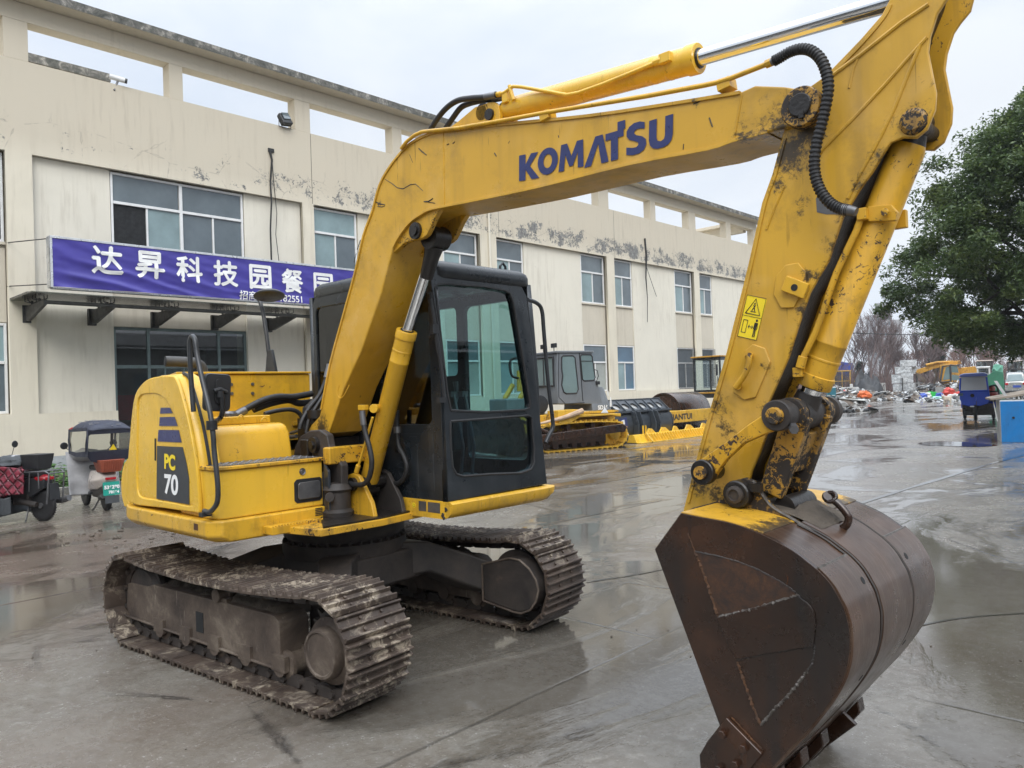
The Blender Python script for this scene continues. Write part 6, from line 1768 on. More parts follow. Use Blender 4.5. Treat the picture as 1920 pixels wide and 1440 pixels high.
m = MB(); m.ball((.66, .12, 1.02), (.16, .26, .10), 14, 8, jit=.4, seed=6); L(m, 'apron_fold', 'fabric_grey', s2, smooth=60)
# canopy: hard roof, pillars, rear curtain with window
m = MB()
def rf_(u, v):
    x = -.42 + 1.30 * u; y = -.40 + .80 * v
    e = 1 - (2 * v - 1) ** 4 * .9
    return Vector((x, y * (1 - .10 * abs(2 * u - 1)), 1.47 + .18 * e * (1 - (2 * u - 1) ** 4 * .85)))
m.grid(rf_, 26, 20); cn = L(m, 'canopy_roof', 'fabric_navy', s2, smooth=60); cn.modifiers.new('s', 'SOLIDIFY').thickness = .015
m = MB()
rr = random.Random(5)
for i in range(16):
    u, v = rr.uniform(.02, .75), rr.uniform(.08, .92); q = rf_(u, v) + Vector((0, 0, .012)); R_ = Matrix.Rotation(rr.uniform(0, 6), 3, 'Z')
    m.box(q, (.06, .012, .006), R_); m.box(q + R_ @ Vector((.03, .02, 0)), (.012, .05, .006), R_)
L(m, 'pattern', 'fabric_grey', cn, smooth=0)
m = MB()
for s in (-1, 1): m.tube([(.78, s * .36, 1.05), (.80, s * .37, 1.30), (.72, s * .36, 1.50)], .028, 8)
L(m, 'pillar', 'black_plastic', s2)
m = MB(); m.tube([(.74, .36, 1.48), (.68, .34, 1.50)], .04, 8); L(m, 'roof_clip', 'red_plastic', s2)
cur = [(-.40, 1.555), (.40, 1.555), (.42, 1.30), (.41, 1.12), (.31, .97), (.16, .92), (-.16, .92), (-.31, .97), (-.41, 1.12), (-.42, 1.30)]
MC = MW @ Matrix(((0, .10, -1, -.40), (-1, 0, 0, 0), (0, .995, 0, .04), (0, 0, 0, 1)))
MC = MW @ plane_m((.02, 0, 0), (0, -1, 0), (-.283, 0, 1))
rc = flat([cur, rrect(-.37, 1.15, .37, 1.47, .04)], 'rear_curtain', 'fabric_navy', MC, s2, extrude=.005)
o = flat([rrect(-.38, 1.14, .38, 1.48, .04)], 'rear_window', 'clear_sheet', MC, rc, extrude=.001)
o = flat([[(-.02, 1.16), (.11, 1.16), (.045, 1.27)]], 'warning_sticker', 'yellow_decal', MC @ Matrix.Translation((0, 0, .004)), rc, extrude=.001)
for s in (1, -1):
    MS = MW @ plane_m((0, s * .40, 0), (1, 0, 0), (0, s * .0, 1)); 
    sc1 = flat([[(-.42, 1.54), (.72, 1.50), (.76, 1.30), (.74, 1.05), (.3, 1.00), (-.42, 1.02)], [(-.36, 1.12), (-.36, 1.48), (.64, 1.45), (.68, 1.30), (.66, 1.10), (.3, 1.08)]], 'side_curtain', 'fabric_navy', MS, s2, extrude=.004)
    flat([[(-.37, 1.11), (-.37, 1.49), (.65, 1.46), (.69, 1.30), (.67, 1.09), (.3, 1.07)]], 'side_window', 'clear_sheet', MS, sc1, extrude=.001)

s2.scale = (.90, .90, .90)
# -- weeds in the planting strip
t = NT('weed_leaf')
t.inp('Base Color', t.ramp(t.noise(6, 4), [(0.3, (0.025, 0.075, 0.012, 1)), (0.7, (0.085, 0.19, 0.035, 1))])); t.inp('Roughness', 0.45)
m = MB(); rr = random.Random(11)
for i in range(5200):
    yy = rr.uniform(-2.5, 4.3); x = -12.78 - abs(rr.gauss(0, 1.5)); x = max(x, XF + .1)
    h = .07 + rr.random() ** 2 * .40 * (.5 + noise.noise(Vector((x * .9, yy * .9, 0))) + .3)
    a = rr.uniform(0, 6.28); s = rr.uniform(.05, .13); d = Vector((math.cos(a), math.sin(a), rr.uniform(-.3, .5))); w_ = Vector((-d.y, d.x, rr.uniform(-.3, .3))) * .5
    q = Vector((x, yy, h))
    m.add([q, q + d * s * .5 + w_ * s, q + d * s * 1.15 - Vector((0, 0, s * .25)), q + d * s * .5 - w_ * s], [(0, 1, 2, 3)])
tag(m.build('weeds', 'weed_leaf', smooth=0), 'low green weeds growing along the foot of the wall between the scooters', 'weeds', kind='stuff')
# loose mud and gravel in front of the scooters
m = MB(); rr = random.Random(21)
for i in range(120):
    px_, py_ = rr.gauss(215, 85), rr.gauss(1006, 14)
    if py_ < 982 or px_ < 10 or px_ > 345: continue
    q = SZ(px_, py_); s = .006 + .030 * rr.random() ** 4
    m.ball(q + Vector((0, 0, s * .3)), (s, s * rr.uniform(.7, 1.4), s * .5), 8, 6, jit=.5, seed=i)
for i in range(40):
    q = Vector((rr.uniform(-2.5, 4), rr.uniform(-2.6, 3.5), 0)); s = .004 + .008 * rr.random() ** 2
    m.ball(q + Vector((0, 0, s * .4)), (s, s * 1.2, s * .7), 6, 4, jit=.5, seed=i)
tag(m.build('mud_clods', 'mud_dry', smooth=50), 'scattered clods of mud lying on the wet concrete near the scooters', 'mud', kind='stuff')

# ================================================================== machines parked along the wall
paint('dozer_grey', (0.165, 0.180, 0.195, 1), 0.8, chip=(0.10, 0.05, 0.03, 1), chips=0.67, grime=(0.08, 0.07, 0.06, 1), grimy=0.3, rough=0.4, scale=1.0)
paint('bucket_black', (0.040, 0.048, 0.058, 1), 0.75, chip=(0.10, 0.06, 0.04, 1), chips=0.70, grime=(0.10, 0.10, 0.10, 1), grimy=0.25, rough=0.30, scale=0.8)
plain('junk_plate', (0.40, 0.40, 0.39, 1), 0.6, 0, 0.2, 2)
plain('wood_pale', (0.42, 0.30, 0.20, 1), 0.7, 0, 0.25, 4)
pane_mat('machine_glass', (0.16, 0.22, 0.22, 1), 0.04, 0.8)
DO = Frame((-9.97, 14.56, 0), rad(-105))
dz = thing('bulldozer', 'old bulldozer with grey cab and rusty yellow tracks parked facing left along the wall', 'bulldozer', (-9.97, 14.56, 0), rad(-105))
def dozer_belt(yc, w):
    xr, xf, r = -1.05, 1.35, .40
    P = [(xr + (xf - xr) * i / 30, 0.04) for i in range(30)] + [(xf + (r - .04) * math.sin(math.pi * i / 20), r - (r - .04) * math.cos(math.pi * i / 20)) for i in range(20)]
    P += [(xf + (xr - xf) * i / 30, 2 * r - .04 + .05 * math.sin(math.pi * i / 30)) for i in range(30)] + [(xr - (r + .02) * math.sin(math.pi * i / 20), r + (r - .04) * math.cos(math.pi * i / 20)) for i in range(20)]
    B, Ln = resample(P, 38); h = Ln / 38 / 2
    m = MB()
    for q, d in B:
        n_ = Vector((d.y, -d.x))
        m.prism([Vector((q.x + d.x * s + n_.x * k, yc - w / 2, q.y + d.y * s + n_.y * k)) for s, k in ((-h * .97, -.02), (-h * .97, .02), (-h * .6, .025), (-h * .5, .065), (-h * .2, .065), (-h * .1, .02), (h * .93, .015), (h * .93, -.02))], (0, w, 0))
    b = L(m, 'crawler_track', 'dozer_yellow', dz, smooth=0)
    m = MB()
    m.lathe((xr, yc - .06, r + .03), (0, 1, 0), [(.03, 0), (.30, 0), (.34, .02), (.34, .10), (.30, .12), (.03, .12)], 26)
    for i in range(13):
        a = 2 * math.pi * i / 13
        m.box((xr + .34 * math.cos(a), yc, r + .03 + .34 * math.sin(a)), (.09, .07, .05), Matrix.Rotation(-a, 3, 'Y'))
    s = 1 if yc > 0 else -1
    m.lathe((xr, yc, r + .03), (0, s, 0), [(.03, 0), (.20, .06), (.19, .20), (.12, .26), (.03, .27)], 22)
    L(m, 'sprocket', 'dozer_yellow', b, smooth=35)
    m = MB(); m.lathe((xf, yc - .07, r), (0, 1, 0), [(.03, 0), (.30, 0), (.33, .03), (.33, .11), (.30, .14), (.03, .14)], 26); L(m, 'idler', 'rust_steel', b, smooth=35)
    m = MB()
    m.loft([[Vector((x, yc + y, z)) for y, z in ((-.2, .22), (.2, .22), (.2, z1), (-.2, z1 + .02))] for x, z1 in ((-.7, .45), (.2, .52), (.9, .50), (1.2, .40))])
    for i in range(6): m.lathe((-.62 + i * .33, yc - .12, .18), (0, 1, 0), [(.02, 0), (.10, 0), (.10, .24), (.02, .24)], 14)
    for x in (-.25, .62): m.box((x, yc + s * .12, .62), (.10, .16, .30)); m.cyl((x, yc - .1, .70), (x, yc + .2 * s, .70), .07, n=12)
    for i in range(30): m.ball((random.uniform(-.6, 1.1), yc + s * random.uniform(.0, .2), random.uniform(.48, .58)), (.09, .08, .05), 7, 5, jit=.6, seed=i)
    L(m, 'track_frame', 'rust_speckle', b, smooth=40)
for s in (1, -1): dozer_belt(.94 * s, .50)
m = MB(); m.box2((-1.5, -.62, .55), (2.1, .62, 1.05)); L(m, 'hull', 'dozer_yellow', dz, bevel=.02)
m = MB(); m.box2((.95, -.50, 1.05), (2.25, .50, 1.55)); hd_ = L(m, 'engine_hood', 'dozer_grey', dz, bevel=.05)
m = MB()
for s in (1, -1): m.prism([Vector((x, s * .66 - (.54 if s < 0 else 0), z)) for x, z in ((-1.25, .90), (-.9, .96), (.25, .95), (.6, .80), (.9, .78), (1.0, .86), (1.0, 1.16), (.3, 1.18), (.25, 1.02), (-1.25, 1.0))], (0, .54, 0))
L(m, 'fender', 'dozer_yellow', dz, bevel=.01)
# cab
cy_ = .70
cab_s = DO.Y('1047,758 1045,720 1044,690 1045.5,661 1085,660 1110.5,660 1118,715 1122,722 1131,758', cy_)
m = MB(); m.prism(cab_s, (0, -1.40, 0)); dc = L(m, 'cab', 'dozer_grey', dz, bevel=.03)
zt = cab_s[3].z
m = MB(); m.loft([[Vector((x, y, z)) for x, y in rrect(cab_s[5].x - .06, -.74, cab_s[3].x + .06, .74, .06)] for z in (zt - .01, zt + .05)]); L(m, 'cab_roof', 'dozer_grey', dc, bevel=.015)
def pane_on(s, name, off=.004, fr=.022):
    P = DO.Y(s, cy_ + off); n = len(P)
    m = MB(); m.prism(P, (0, .004, 0)); w_ = L(m, name, 'machine_glass', dz, smooth=0)
    m = MB(); m.tube(P + [P[0]], fr, 6); L(m, 'seal', 'rubber', w_)
pane_on('1053,670 1056,667 1074,667 1078,671 1082,710 1084,730 1081,737 1062,738 1057,735 1053,722 1055,705 1053,692', 'door_window')
pane_on('1088,668 1091,665 1107,665 1110,668 1116,708 1113,713 1095,714 1092,711', 'quarter_window')
m = MB(); m.tube(DO.Y('1089,677 1110.5,677', cy_ + .01), .012, 6); L(m, 'window_bar', 'rubber', dz)
m = MB(); m.tube(DO.Y('1048,662 1047,700 1048,745 1060,757 1096,755', cy_ + .004), .010, 5); m.tube(DO.Y('1086,662 1089,700 1093,752', cy_ + .004), .012, 5); L(m, 'door_gap', 'painted_dark', dz)
fx = max(q.x for q in cab_s[:4])
m = MB(); m.box2((fx + .001, -.55, zt - .95), (fx + .012, .55, zt - .12)); L(m, 'front_window', 'machine_glass', dz)
m = MB(); m.tube([(fx + .02, y, z) for y, z in ((-.55, zt - .95), (.55, zt - .95), (.55, zt - .12), (-.55, zt - .12), (-.55, zt - .95))], .03, 6); m.tube([(fx + .02, .05, zt - .95), (fx + .02, .05, zt - .12)], .02, 6); L(m, 'window_frame', 'rubber', dz)
m = MB(); m.box((fx - .35, 0, zt - .9), (.45, .5, .5)); m.box((fx - .6, 0, zt - .55), (.14, .5, .7)); L(m, 'seat', 'rubber', dz, bevel=.04)
# fuel tank behind the cab
m = MB(); P = DO.Y('1097,723 1124,722 1130,757 1107,758 1107,750', cy_ + .02)
x0 = cab_s[6].x; xr_ = min(q.x for q in DO.Y('1147,758', cy_ - .2))
tk = [Vector((x0 + .15, z_y, z)) for z_y, z in ((0, 0),)]
zb, zm, zt2 = 1.10, 1.32, 1.80
m.loft([[Vector((x0 + .2, .74, zb)), Vector((x0 + .2, -.74, zb)), Vector((x0 + .2, -.60, zt2)), Vector((x0 + .2, .60, zt2))], [Vector((x0 - .42, .74, zb)), Vector((x0 - .42, -.74, zb)), Vector((x0 - .30, -.60, zt2)), Vector((x0 - .30, .60, zt2))], [Vector((x0 - .70, .50, zb)), Vector((x0 - .70, -.50, zb)), Vector((x0 - .50, -.42, zt2 - .05)), Vector((x0 - .50, .42, zt2 - .05))]])
ft = L(m, 'fuel_tank', 'dozer_grey', dz, bevel=.015, smooth=0)
DW = DO.M
writing('SD16', 'lettering', 'white_decal', DW @ plane_m((x0 + .02, .76, zb + .03), (-1, 0, 0), (0, 0, 1)), .17, ft, .006)
m = MB(); q = Vector((x0 - .57, .64, zb + .12))
un = Vector((-.28, -.24, 0)).normalized(); 
for k, h in ((-.09, .16), (-.03, .26), (.03, .26), (.09, .16)): m.box(q + un * k + Vector((.01, .012, h / 2)), (.035, .02, h), Matrix.Rotation(math.atan2(un.y, un.x), 3, 'Z'))
m.box(q + Vector((.01, .012, .0)), (.24, .02, .05), Matrix.Rotation(math.atan2(un.y, un.x), 3, 'Z')); m.box(q + Vector((.05, -.06, .38)), (.10, .01, .14), Matrix.Rotation(math.atan2(un.y, un.x), 3, 'Z')); L(m, 'emblem', 'white_decal', ft, smooth=0)
m = MB(); m.box((x0 + .35, .70, 1.06), (1.9, .16, .07)); m.box((x0 - .35, .72, 1.06), (.8, .1, .06)); L(m, 'sill', 'dozer_yellow', dz, bevel=.01)
# push arms and blade
m = MB()
for s in (1, -1):
    m.prism([Vector((x, s * 1.40 - .07, z)) for x, z in ((-1.15, .46), (-1.25, .60), (-1.1, .70), (2.5, .50), (2.5, .30), (-.9, .46))], (0, .14, 0)); m.tube([(1.3, s * 1.40, .5), (2.35, s * 1.40, .95)], .05, 10)
L(m, 'push_arm', 'rust_steel', dz, bevel=.015)
m = MB()
bl = [(2.62, .03), (2.50, .25), (2.47, .55), (2.52, .85), (2.66, 1.08)]
m.loft([[Vector((x, -1.7, z)), Vector((x, 1.7, z)), Vector((x - .06, 1.7, z)), Vector((x - .06, -1.7, z))] for x, z in bl]); L(m, 'blade', 'rust_steel', dz)
m = MB()
for s in (.42, -.42): m.tube([(1.75, s, 1.55), (2.35, s, .75)], .06, 12); m.tube([(1.45, s, 1.95), (1.75, s, 1.55)], .075, 12)
L(m, 'lift_cylinder', 'dozer_yellow', dz)
m = MB(); m.tube([(1.55, .1, 1.75), (1.55, .1, 2.35)], [.085, .07], 14); L(m, 'exhaust_stack', 'dozer_yellow', dz)
m = MB(); m.lathe((1.15, .52, 1.35), (0, 1, 0), [(.02, 0), (.26, 0), (.26, .04), (.2, .05), (.02, .05)], 20); L(m, 'fan_guard', 'black_plastic', dz)
m = MB(); m.tube(DO.Y('1010,795 1030,790 1060,782 1092,770', 1.25), [.03, .04, .06, .08], 8); L(m, 'wooden_pole', 'wood_pale', dz)
for s in (.45, -.1):
    m = MB(); m.tube([(fx - .1, s, zt + .05), (fx - .1, s, zt + .16)], .015, 6); m.box((fx - .1, s, zt + .22), (.06, .24, .13)); L(m, 'work_lamp', 'black_plastic', dz, bevel=.015)
m = MB(); m.tube(DO.Y('1113,692 1120,695 1122,705 1118,715', cy_ + .05), .012, 6); m.box(DO.Y('1120,718', cy_)[0], (.12, .1, .1)); L(m, 'grab_handle', 'rubber', dz)
# white triangle leaning on the track
m = MB(); P = DO.Y('1127,774 1134,764 1140,774', 1.2); m.prism(P, (0, .02, 0)); L(m, 'marker', 'white_frame', dz)

# ---- black loader bucket lying on the ground
lb = thing('loader_bucket', 'detached black wheel loader bucket with a ribbed back lying beside the bulldozer', 'bucket', (-9.6, 18.0, 0))
ya_, yb2 = 16.45, 19.75
prof = [(-9.55, .98), (-9.42, .80), (-9.36, .55), (-9.40, .30), (-9.55, .10), (-9.85, .02), (-10.9, .02), (-10.9, .06), (-9.9, .08), (-9.62, .16), (-9.48, .34), (-9.44, .55), (-9.50, .78), (-9.62, .95)]
m = MB(); m.prism([(x, ya_, z) for x, z in prof], (0, yb2 - ya_, 0)); sh = m.build('shell', 'bucket_black', lb, bevel=.008, smooth=45)
m = MB()
for y in (ya_, yb2 - .04): m.prism([(x, y, z) for x, z in ((-9.55, .98), (-9.40, .80), (-9.34, .55), (-9.38, .30), (-9.55, .08), (-9.85, .0), (-10.9, .0), (-10.7, .5), (-10.05, 1.0))], (0, .04, 0))
m.build('side_plate', 'bucket_black', lb, bevel=.008)
MG = plane_m((-9.52, ya_ + .12, 1.0), (0, 1, 0), (-.42, 0, .40))
Wd = yb2 - ya_ - .24
hol = [ell(.30 + i * (Wd - .6) / 5, .20, .17, .13, 20) for i in range(6)]
gd = flat([rect(0, 0, Wd, .50)] + [[q for q in h if True] for h in hol], 'spill_guard', 'bucket_black', MG, lb, extrude=.015)
m = MB(); m.prism([(-9.58, ya_ + .1, 1.0), (-9.98, ya_ + .1, 1.34), (-9.99, ya_ + .1, 1.33), (-9.59, ya_ + .1, .99)], (0, yb2 - ya_ - .2, 0)); m.build('guard_back', 'junk_plate', lb, smooth=0)
m = MB()
for i in range(7):
    y = ya_ + .14 + i * (Wd - .04) / 6
    m.prism([(-9.50, y, 1.0), (-9.40, y, .98), (-9.84, y, 1.36), (-9.88, y, 1.36)], (0, .03, 0))
m.box2((-9.56, ya_, .94), (-9.40, yb2, 1.0)); m.box2((-9.92, ya_ + .05, 1.33), (-9.84, yb2 - .05, 1.38))
m.build('guard_ribs', 'bucket_black', lb, bevel=.006)
for y in (17.35, 17.62, 18.35, 18.62):
    m = MB(); m.prism([(x, y, z) for x, z in ((-9.50, 1.0), (-9.28, .96), (-9.16, .60), (-9.18, .20), (-9.45, .10), (-9.38, .3), (-9.34, .55), (-9.40, .80))], (0, .05, 0)); m.build('hinge_plate', 'bucket_black', lb, bevel=.008)
m = MB(); m.box((-9.33, 16.75, .62), (.03, .42, .34), Matrix.Rotation(rad(10), 3, 'X')); m.build('blue_sticker', 'navy_decal', lb)
m = MB(); m.box((-9.30, 16.70, .66), (.02, .16, .14), Matrix.Rotation(rad(10), 3, 'X')); m.box((-9.30, 16.85, .22), (.05, .22, .16), Matrix.Rotation(rad(30), 3, 'X')); m.build('paper_label', 'white_frame', lb)
m = MB()
m.lathe((-8.95, 15.95, .24), (0, 1, 0), [(.10, 0), (.22, 0), (.24, .05), (.24, .15), (.22, .2), (.10, .2)], 24)
tag(m.build('spare_tyre', 'rubber', smooth=40), 'small black tyre lying between the bulldozer and the black bucket', 'tyre')

# ---- yellow ribbed push blade on the ground
cmb = thing('ribbed_blade', 'bright yellow ribbed steel blade lying flat on the ground before the black bucket', 'blade', (-8.9, 19.0, 0))
m = MB()
m.prism([(x, 16.75, z) for x, z in ((-8.85, .02), (-8.95, .25), (-9.02, .27), (-9.5, .22), (-9.5, .02))], (0, 4.9, 0)); m.box2((-8.70, 16.75, .0), (-8.86, 21.65, .03)); m.build('beam', 'yellow_panel', cmb, bevel=.006)
m = MB()
for i in range(26):
    y = 17.5 + i * .16
    m.prism([(-8.72, y, .03), (-8.84, y, .04), (-8.93, y, .25), (-8.88, y, .27)], (0, .022, 0))
m.prism([(-8.70, 17.35, .0), (-8.66, 17.35, .05), (-8.9, 17.35, .30), (-8.96, 17.35, .28)], (0, .05, 0)); m.build('ribs', 'yellow_panel', cmb, smooth=0)
m = MB()
for y, w_ in ((17.9, .5), (18.7, .6), (19.4, .4), (20.3, .6), (21.3, .5)):
    m.prism([(-9.05, y - w_ / 2, .26), (-9.05, y - w_ * .25, .42), (-9.05, y + w_ * .1, .40), (-9.05, y + w_ / 2, .26)], (-.05, 0, 0))
m.tube([(-9.0, 17.35, .24), (-9.0, 17.35, .52), (-9.0, 17.5, .52), (-9.0, 17.5, .24)], .03, 8)
m.build('lugs', 'yellow_panel', cmb, bevel=.006)

# ---- road roller
ro = thing('road_roller', 'yellow road roller with a smooth brown drum, partly hidden by the arm', 'road roller', (-12.4, 23.2, 0))
yl0, yl1 = 21.75, 23.95
m = MB(); m.lathe((-11.0, yl0, .76), (0, 1, 0), [(.05, .06), (.66, .06), (.70, 0), (.755, .0), (.76, .01), (.76, yl1 - yl0 - .01), (.755, yl1 - yl0), (.70, yl1 - yl0), (.66, yl1 - yl0 - .06), (.05, yl1 - yl0 - .06)], 64); m.build('drum', 'rust_steel', ro, smooth=35)
m = MB()
m.box2((-10.02, 20.65, .42), (-10.16, 24.2, .86)); m.box2((-10.16, 21.4, .45), (-12.2, 21.66, .85)); m.box2((-10.16, 24.03, .45), (-12.2, 24.2, .85)); m.box2((-12.2, 21.4, .45), (-12.5, 24.2, .95)); fr_ = m.build('drum_frame', 'dozer_yellow', ro, bevel=.02)
p0, p1_ = SX(1250.5, 789.5, -10.015), SX(1298, 787.2, -10.015)
o = writing('SHANTUI', 'lettering', 'black_decal', Matrix.Identity(4), 1.0, None, .035)
xs = [v.co.x for v in o.data.vertices]; x0_, x1_ = min(xs), max(xs)
for v in o.data.vertices:
    v.co = Vector((-10.016, p0.y + (v.co.x - x0_) / (x1_ - x0_) * (p1_.y - p0.y), .535 + v.co.y * .29)) - ro.location
o.parent = fr_
m = MB(); m.box2((-12.5, 22.4, .6), (-14.4, 24.2, 1.15)); m.build('rear_body', 'dozer_yellow', ro, bevel=.04)
for y in (22.6, 24.1):
    m = MB(); m.lathe((-13.8, y - .25, .58), (0, 1, 0), [(.2, 0), (.46, -.02), (.58, .06), (.58, .42), (.46, .5), (.2, .48)], 32); m.build('tyre', 'rubber', ro, smooth=35)
# cab
xc = -12.75
a0, a1 = SX(1302, 735, xc - 1.4), SX(1305, 672, xc - 1.4)
yc0, yc1 = a0.y, a0.y + 1.65
zc0, zc1 = a0.z, a1.z
m = MB()
for y in (yc0, yc1 - .08):
    for x in (xc, xc - 1.35): m.box2((x, y, zc0), (x - .08, y + .08, zc1))
for z in (zc0 - .02, zc1 - .10):
    m.box2((xc, yc0, z), (xc - .08, yc1, z + .10)); m.box2((xc - 1.35, yc0, z), (xc - 1.43, yc1, z + .10)); m.box2((xc - .08, yc0, z), (xc - 1.35, yc0 + .08, z + .1)); m.box2((xc - .08, yc1 - .08, z), (xc - 1.35, yc1, z + .1))
m.box2((xc, yc0 + .62, zc0), (xc - .04, yc0 + .68, zc1 - .1)) ; cb2 = m.build('cab', 'cab_black', ro, bevel=.015)
m = MB(); m.box2((xc - .03, yc0 + .08, zc0 + .08), (xc - .036, yc1 - .08, zc1 - .1)); m.box2((xc - .08, yc0 + .03, zc0 + .08), (xc - 1.35, yc0 + .036, zc1 - .1)); m.box2((xc - 1.38, yc0 + .08, zc0 + .08), (xc - 1.386, yc1 - .08, zc1 - .1)); m.build('window', 'clear_glass', cb2, smooth=0)
m = MB(); m.box2((xc + .05, yc0 - .08, zc1), (xc - 1.5, yc1 + .08, zc1 + .07)); m.build('roof', 'yellow_far', cb2, bevel=.02)
m = MB(); m.box2((xc + .03, yc0 - .02, zc0 - .10), (xc - 1.4, yc1 + .02, zc0 - .03)); m.build('cab_sill', 'yellow_far', cb2, bevel=.02)
m = MB(); m.box2((xc + .02, yc0 + .02, zc0 - .30), (xc - 1.4, yc1 - .02, zc0 - .10)); m.box((xc - .35, yc0 + .85, zc0 + .30), (.3, .5, .6)); m.build('cab_floor', 'black_plastic', cb2, bevel=.02)
m = MB(); m.ball((xc - .25, yc0 + .72, zc0 + .55), (.16, .36, .30), 14, 10); m.box((xc - .25, yc0 + .72, zc0 + .2), (.3, .28, .4)); m.build('seat', 'steel_grey', cb2)
m = MB(); m.tube([(xc, yc0 + .1, zc1 - .15), (xc + .1, yc0 - .5, zc1 - .28)], .015, 6); m.box((xc + .1, yc0 - .52, zc1 - .62), (.06, .12, .52)); m.tube([(xc + .1, yc0 - .45, zc1 - .9), (xc, yc0 - .35, zc0 - .1)], .015, 6); m.build('mirror', 'black_plastic', cb2)

# ================================================================== the yard behind
def at(px, py, z=0.0):
    """Ground point under a spot of the survey photograph."""
    return SZ(px, py, z)
def dist(q): return (RW.transposed() @ (q - CAM)).z
def mpp(q): return dist(q) / FPX                       # metres per survey pixel at that point
RIGHT = (RW @ Vector((1, 0, 0))); RIGHT.z = 0; RIGHT.normalize()
AHEAD = Vector((-RIGHT.y, RIGHT.x, 0))
YAW = math.atan2(AHEAD.y, AHEAD.x)
RIGHT0, AHEAD0 = RIGHT.copy(), AHEAD.copy()
def here(q):
    """Across and away axes for something standing at q, square to the line of sight there."""
    global RIGHT, AHEAD, YAW
    v = Vector((q.x - CAM.x, q.y - CAM.y, 0)).normalized()
    AHEAD = v
    RIGHT = Vector((v.y, -v.x, 0)) * v.dot(AHEAD0)
    YAW = math.atan2(v.y, v.x)
t = NT('foil')
cn = t.noise(3.2, 8, 0.75, 1.2)
t.inp('Base Color', t.ramp(cn, [(0.34, (0.10, 0.11, 0.115, 1)), (0.46, (0.40, 0.42, 0.43, 1)), (0.62, (0.68, 0.70, 0.71, 1))]))  # crease darkness painted into the colour, from the same noise as the bump
t.inp('Roughness', 0.38); t.inp('Metallic', 0.3); t.bump(cn, 1.0, 0.12)
plain('teal_metal', (0.02, 0.13, 0.17, 1), 0.4, 0, 0.2, 2)
plain('junk_white', (0.50, 0.50, 0.48, 1), 0.6, 0, 0.2, 1.5)
plain('junk_grey', (0.24, 0.24, 0.235, 1), 0.7, 0, 0.35, 1.5)
plain('junk_dark', (0.030, 0.031, 0.033, 1), 0.6, 0, 0.4, 1.5)
plain('junk_brown', (0.11, 0.085, 0.065, 1), 0.8, 0, 0.4, 1.5)
plain('sack_red', (0.50, 0.045, 0.03, 1), 0.5, 0, 0.2, 2)
plain('sack_orange', (0.60, 0.13, 0.03, 1), 0.5, 0, 0.3, 2)
plain('sack_blue', (0.03, 0.07, 0.33, 1), 0.5, 0, 0.2, 2)
plain('sack_mint', (0.32, 0.55, 0.50, 1), 0.5, 0, 0.15, 2)
plain('crate_green', (0.01, 0.42, 0.06, 1), 0.45, 0, 0.15, 3)
plain('skip_green', (0.035, 0.16, 0.095, 1), 0.55, 0, 0.3, 1.2)
plain('mint_green', (0.16, 0.40, 0.30, 1), 0.6, 0, 0.2, 2)
paint('bin_blue', (0.004, 0.155, 0.42, 1), 0.9, chip=(0.03, 0.05, 0.08, 1), chips=0.69, grimy=0.2, rough=0.45, scale=1.4)
plain('trike_blue', (0.035, 0.085, 0.52, 1), 0.25, 0, 0.12, 2)
plain('trike_roof', (0.16, 0.22, 0.62, 1), 0.35, 0, 0.08, 2)
plain('car_silver', (0.42, 0.42, 0.40, 1), 0.25, 0.5, 0.06, 2)
glass('misty_sheet', (0.72, 0.75, 0.78, 1), 0.45, 0.35)
plain('timber', (0.20, 0.165, 0.13, 1), 0.8, 0, 0.3, 2.5)
plain('dog_fur', (0.50, 0.44, 0.36, 1), 0.9, 0, 0.2, 6)
plain('shed_blue', (0.03, 0.055, 0.30, 1), 0.6, 0, 0.2, 0.6)
plain('far_concrete', (0.36, 0.36, 0.37, 1), 0.9, 0, 0.12, 0.1)

def obox(mb, q, w, d, h, rz=0.0, z=0.0, taper=(1, 1)):
    R_ = Matrix.Rotation(YAW - math.pi / 2 + rz, 3, 'Z')
    mb.box(Vector((q.x, q.y, z + h / 2)), (w * RIGHT.length, d, h), R_, taper=taper)

# ---- stacked bales of pressed scrap
rr = random.Random(31)
gb = at(1686, 741); k = mpp(gb); here(gb)
def bale(px0, px1, py0, py1, label, ahead=0.0):
    w, h = (px1 - px0) * k, (py1 - py0) * k
    c = gb + RIGHT * ((px0 + px1) / 2 - 1686) * k + AHEAD * ahead
    z0 = max(0, (741 - py1) * k)
    m = MB(); n = 9
    s = rr.randint(0, 99)
    R_ = Matrix.Rotation(YAW - math.pi / 2 + rr.uniform(-.12, .12), 3, 'Z')
    rings = []
    for j in range(n + 1):
        ring = []
        for i in range(28):
            t = i / 28 * 4; sd_ = int(t); f = t - sd_
            p = [(-1 + 2 * f, -1), (1, -1 + 2 * f), (1 - 2 * f, 1), (-1, 1 - 2 * f)][sd_]
            q = Vector((p[0] * w / 2, p[1] * .55, h * j / n))
            q += Vector((p[0], p[1], 0)) * (.05 * noise.noise(q * 5 + Vector((s, 0, 0))) + .03 * noise.noise(q * 13 + Vector((s, 2, 0))))
            ring.append(Vector((c.x, c.y, z0)) + R_ @ q)
        rings.append(ring)
    m.loft(rings)
    b = m.build('scrap_bale', 'foil', smooth=30)
    return tag(b, label, 'bale', 'silver scrap bales stacked in the yard')
bale(1676, 1692, 720, 739, 'silver scrap bale at the lower left of the stack, standing on rubble')
bale(1694, 1714, 719, 739, 'silver scrap bale at the bottom of the stack, second from the left')
bale(1675, 1692, 702, 719, 'silver scrap bale on the left of the second layer of the stack')
bale(1693, 1712, 701, 718.5, 'silver scrap bale in the middle of the second layer of the stack')
bale(1682, 1709, 688, 701, 'wide silver scrap bale in the third layer under the topmost one')
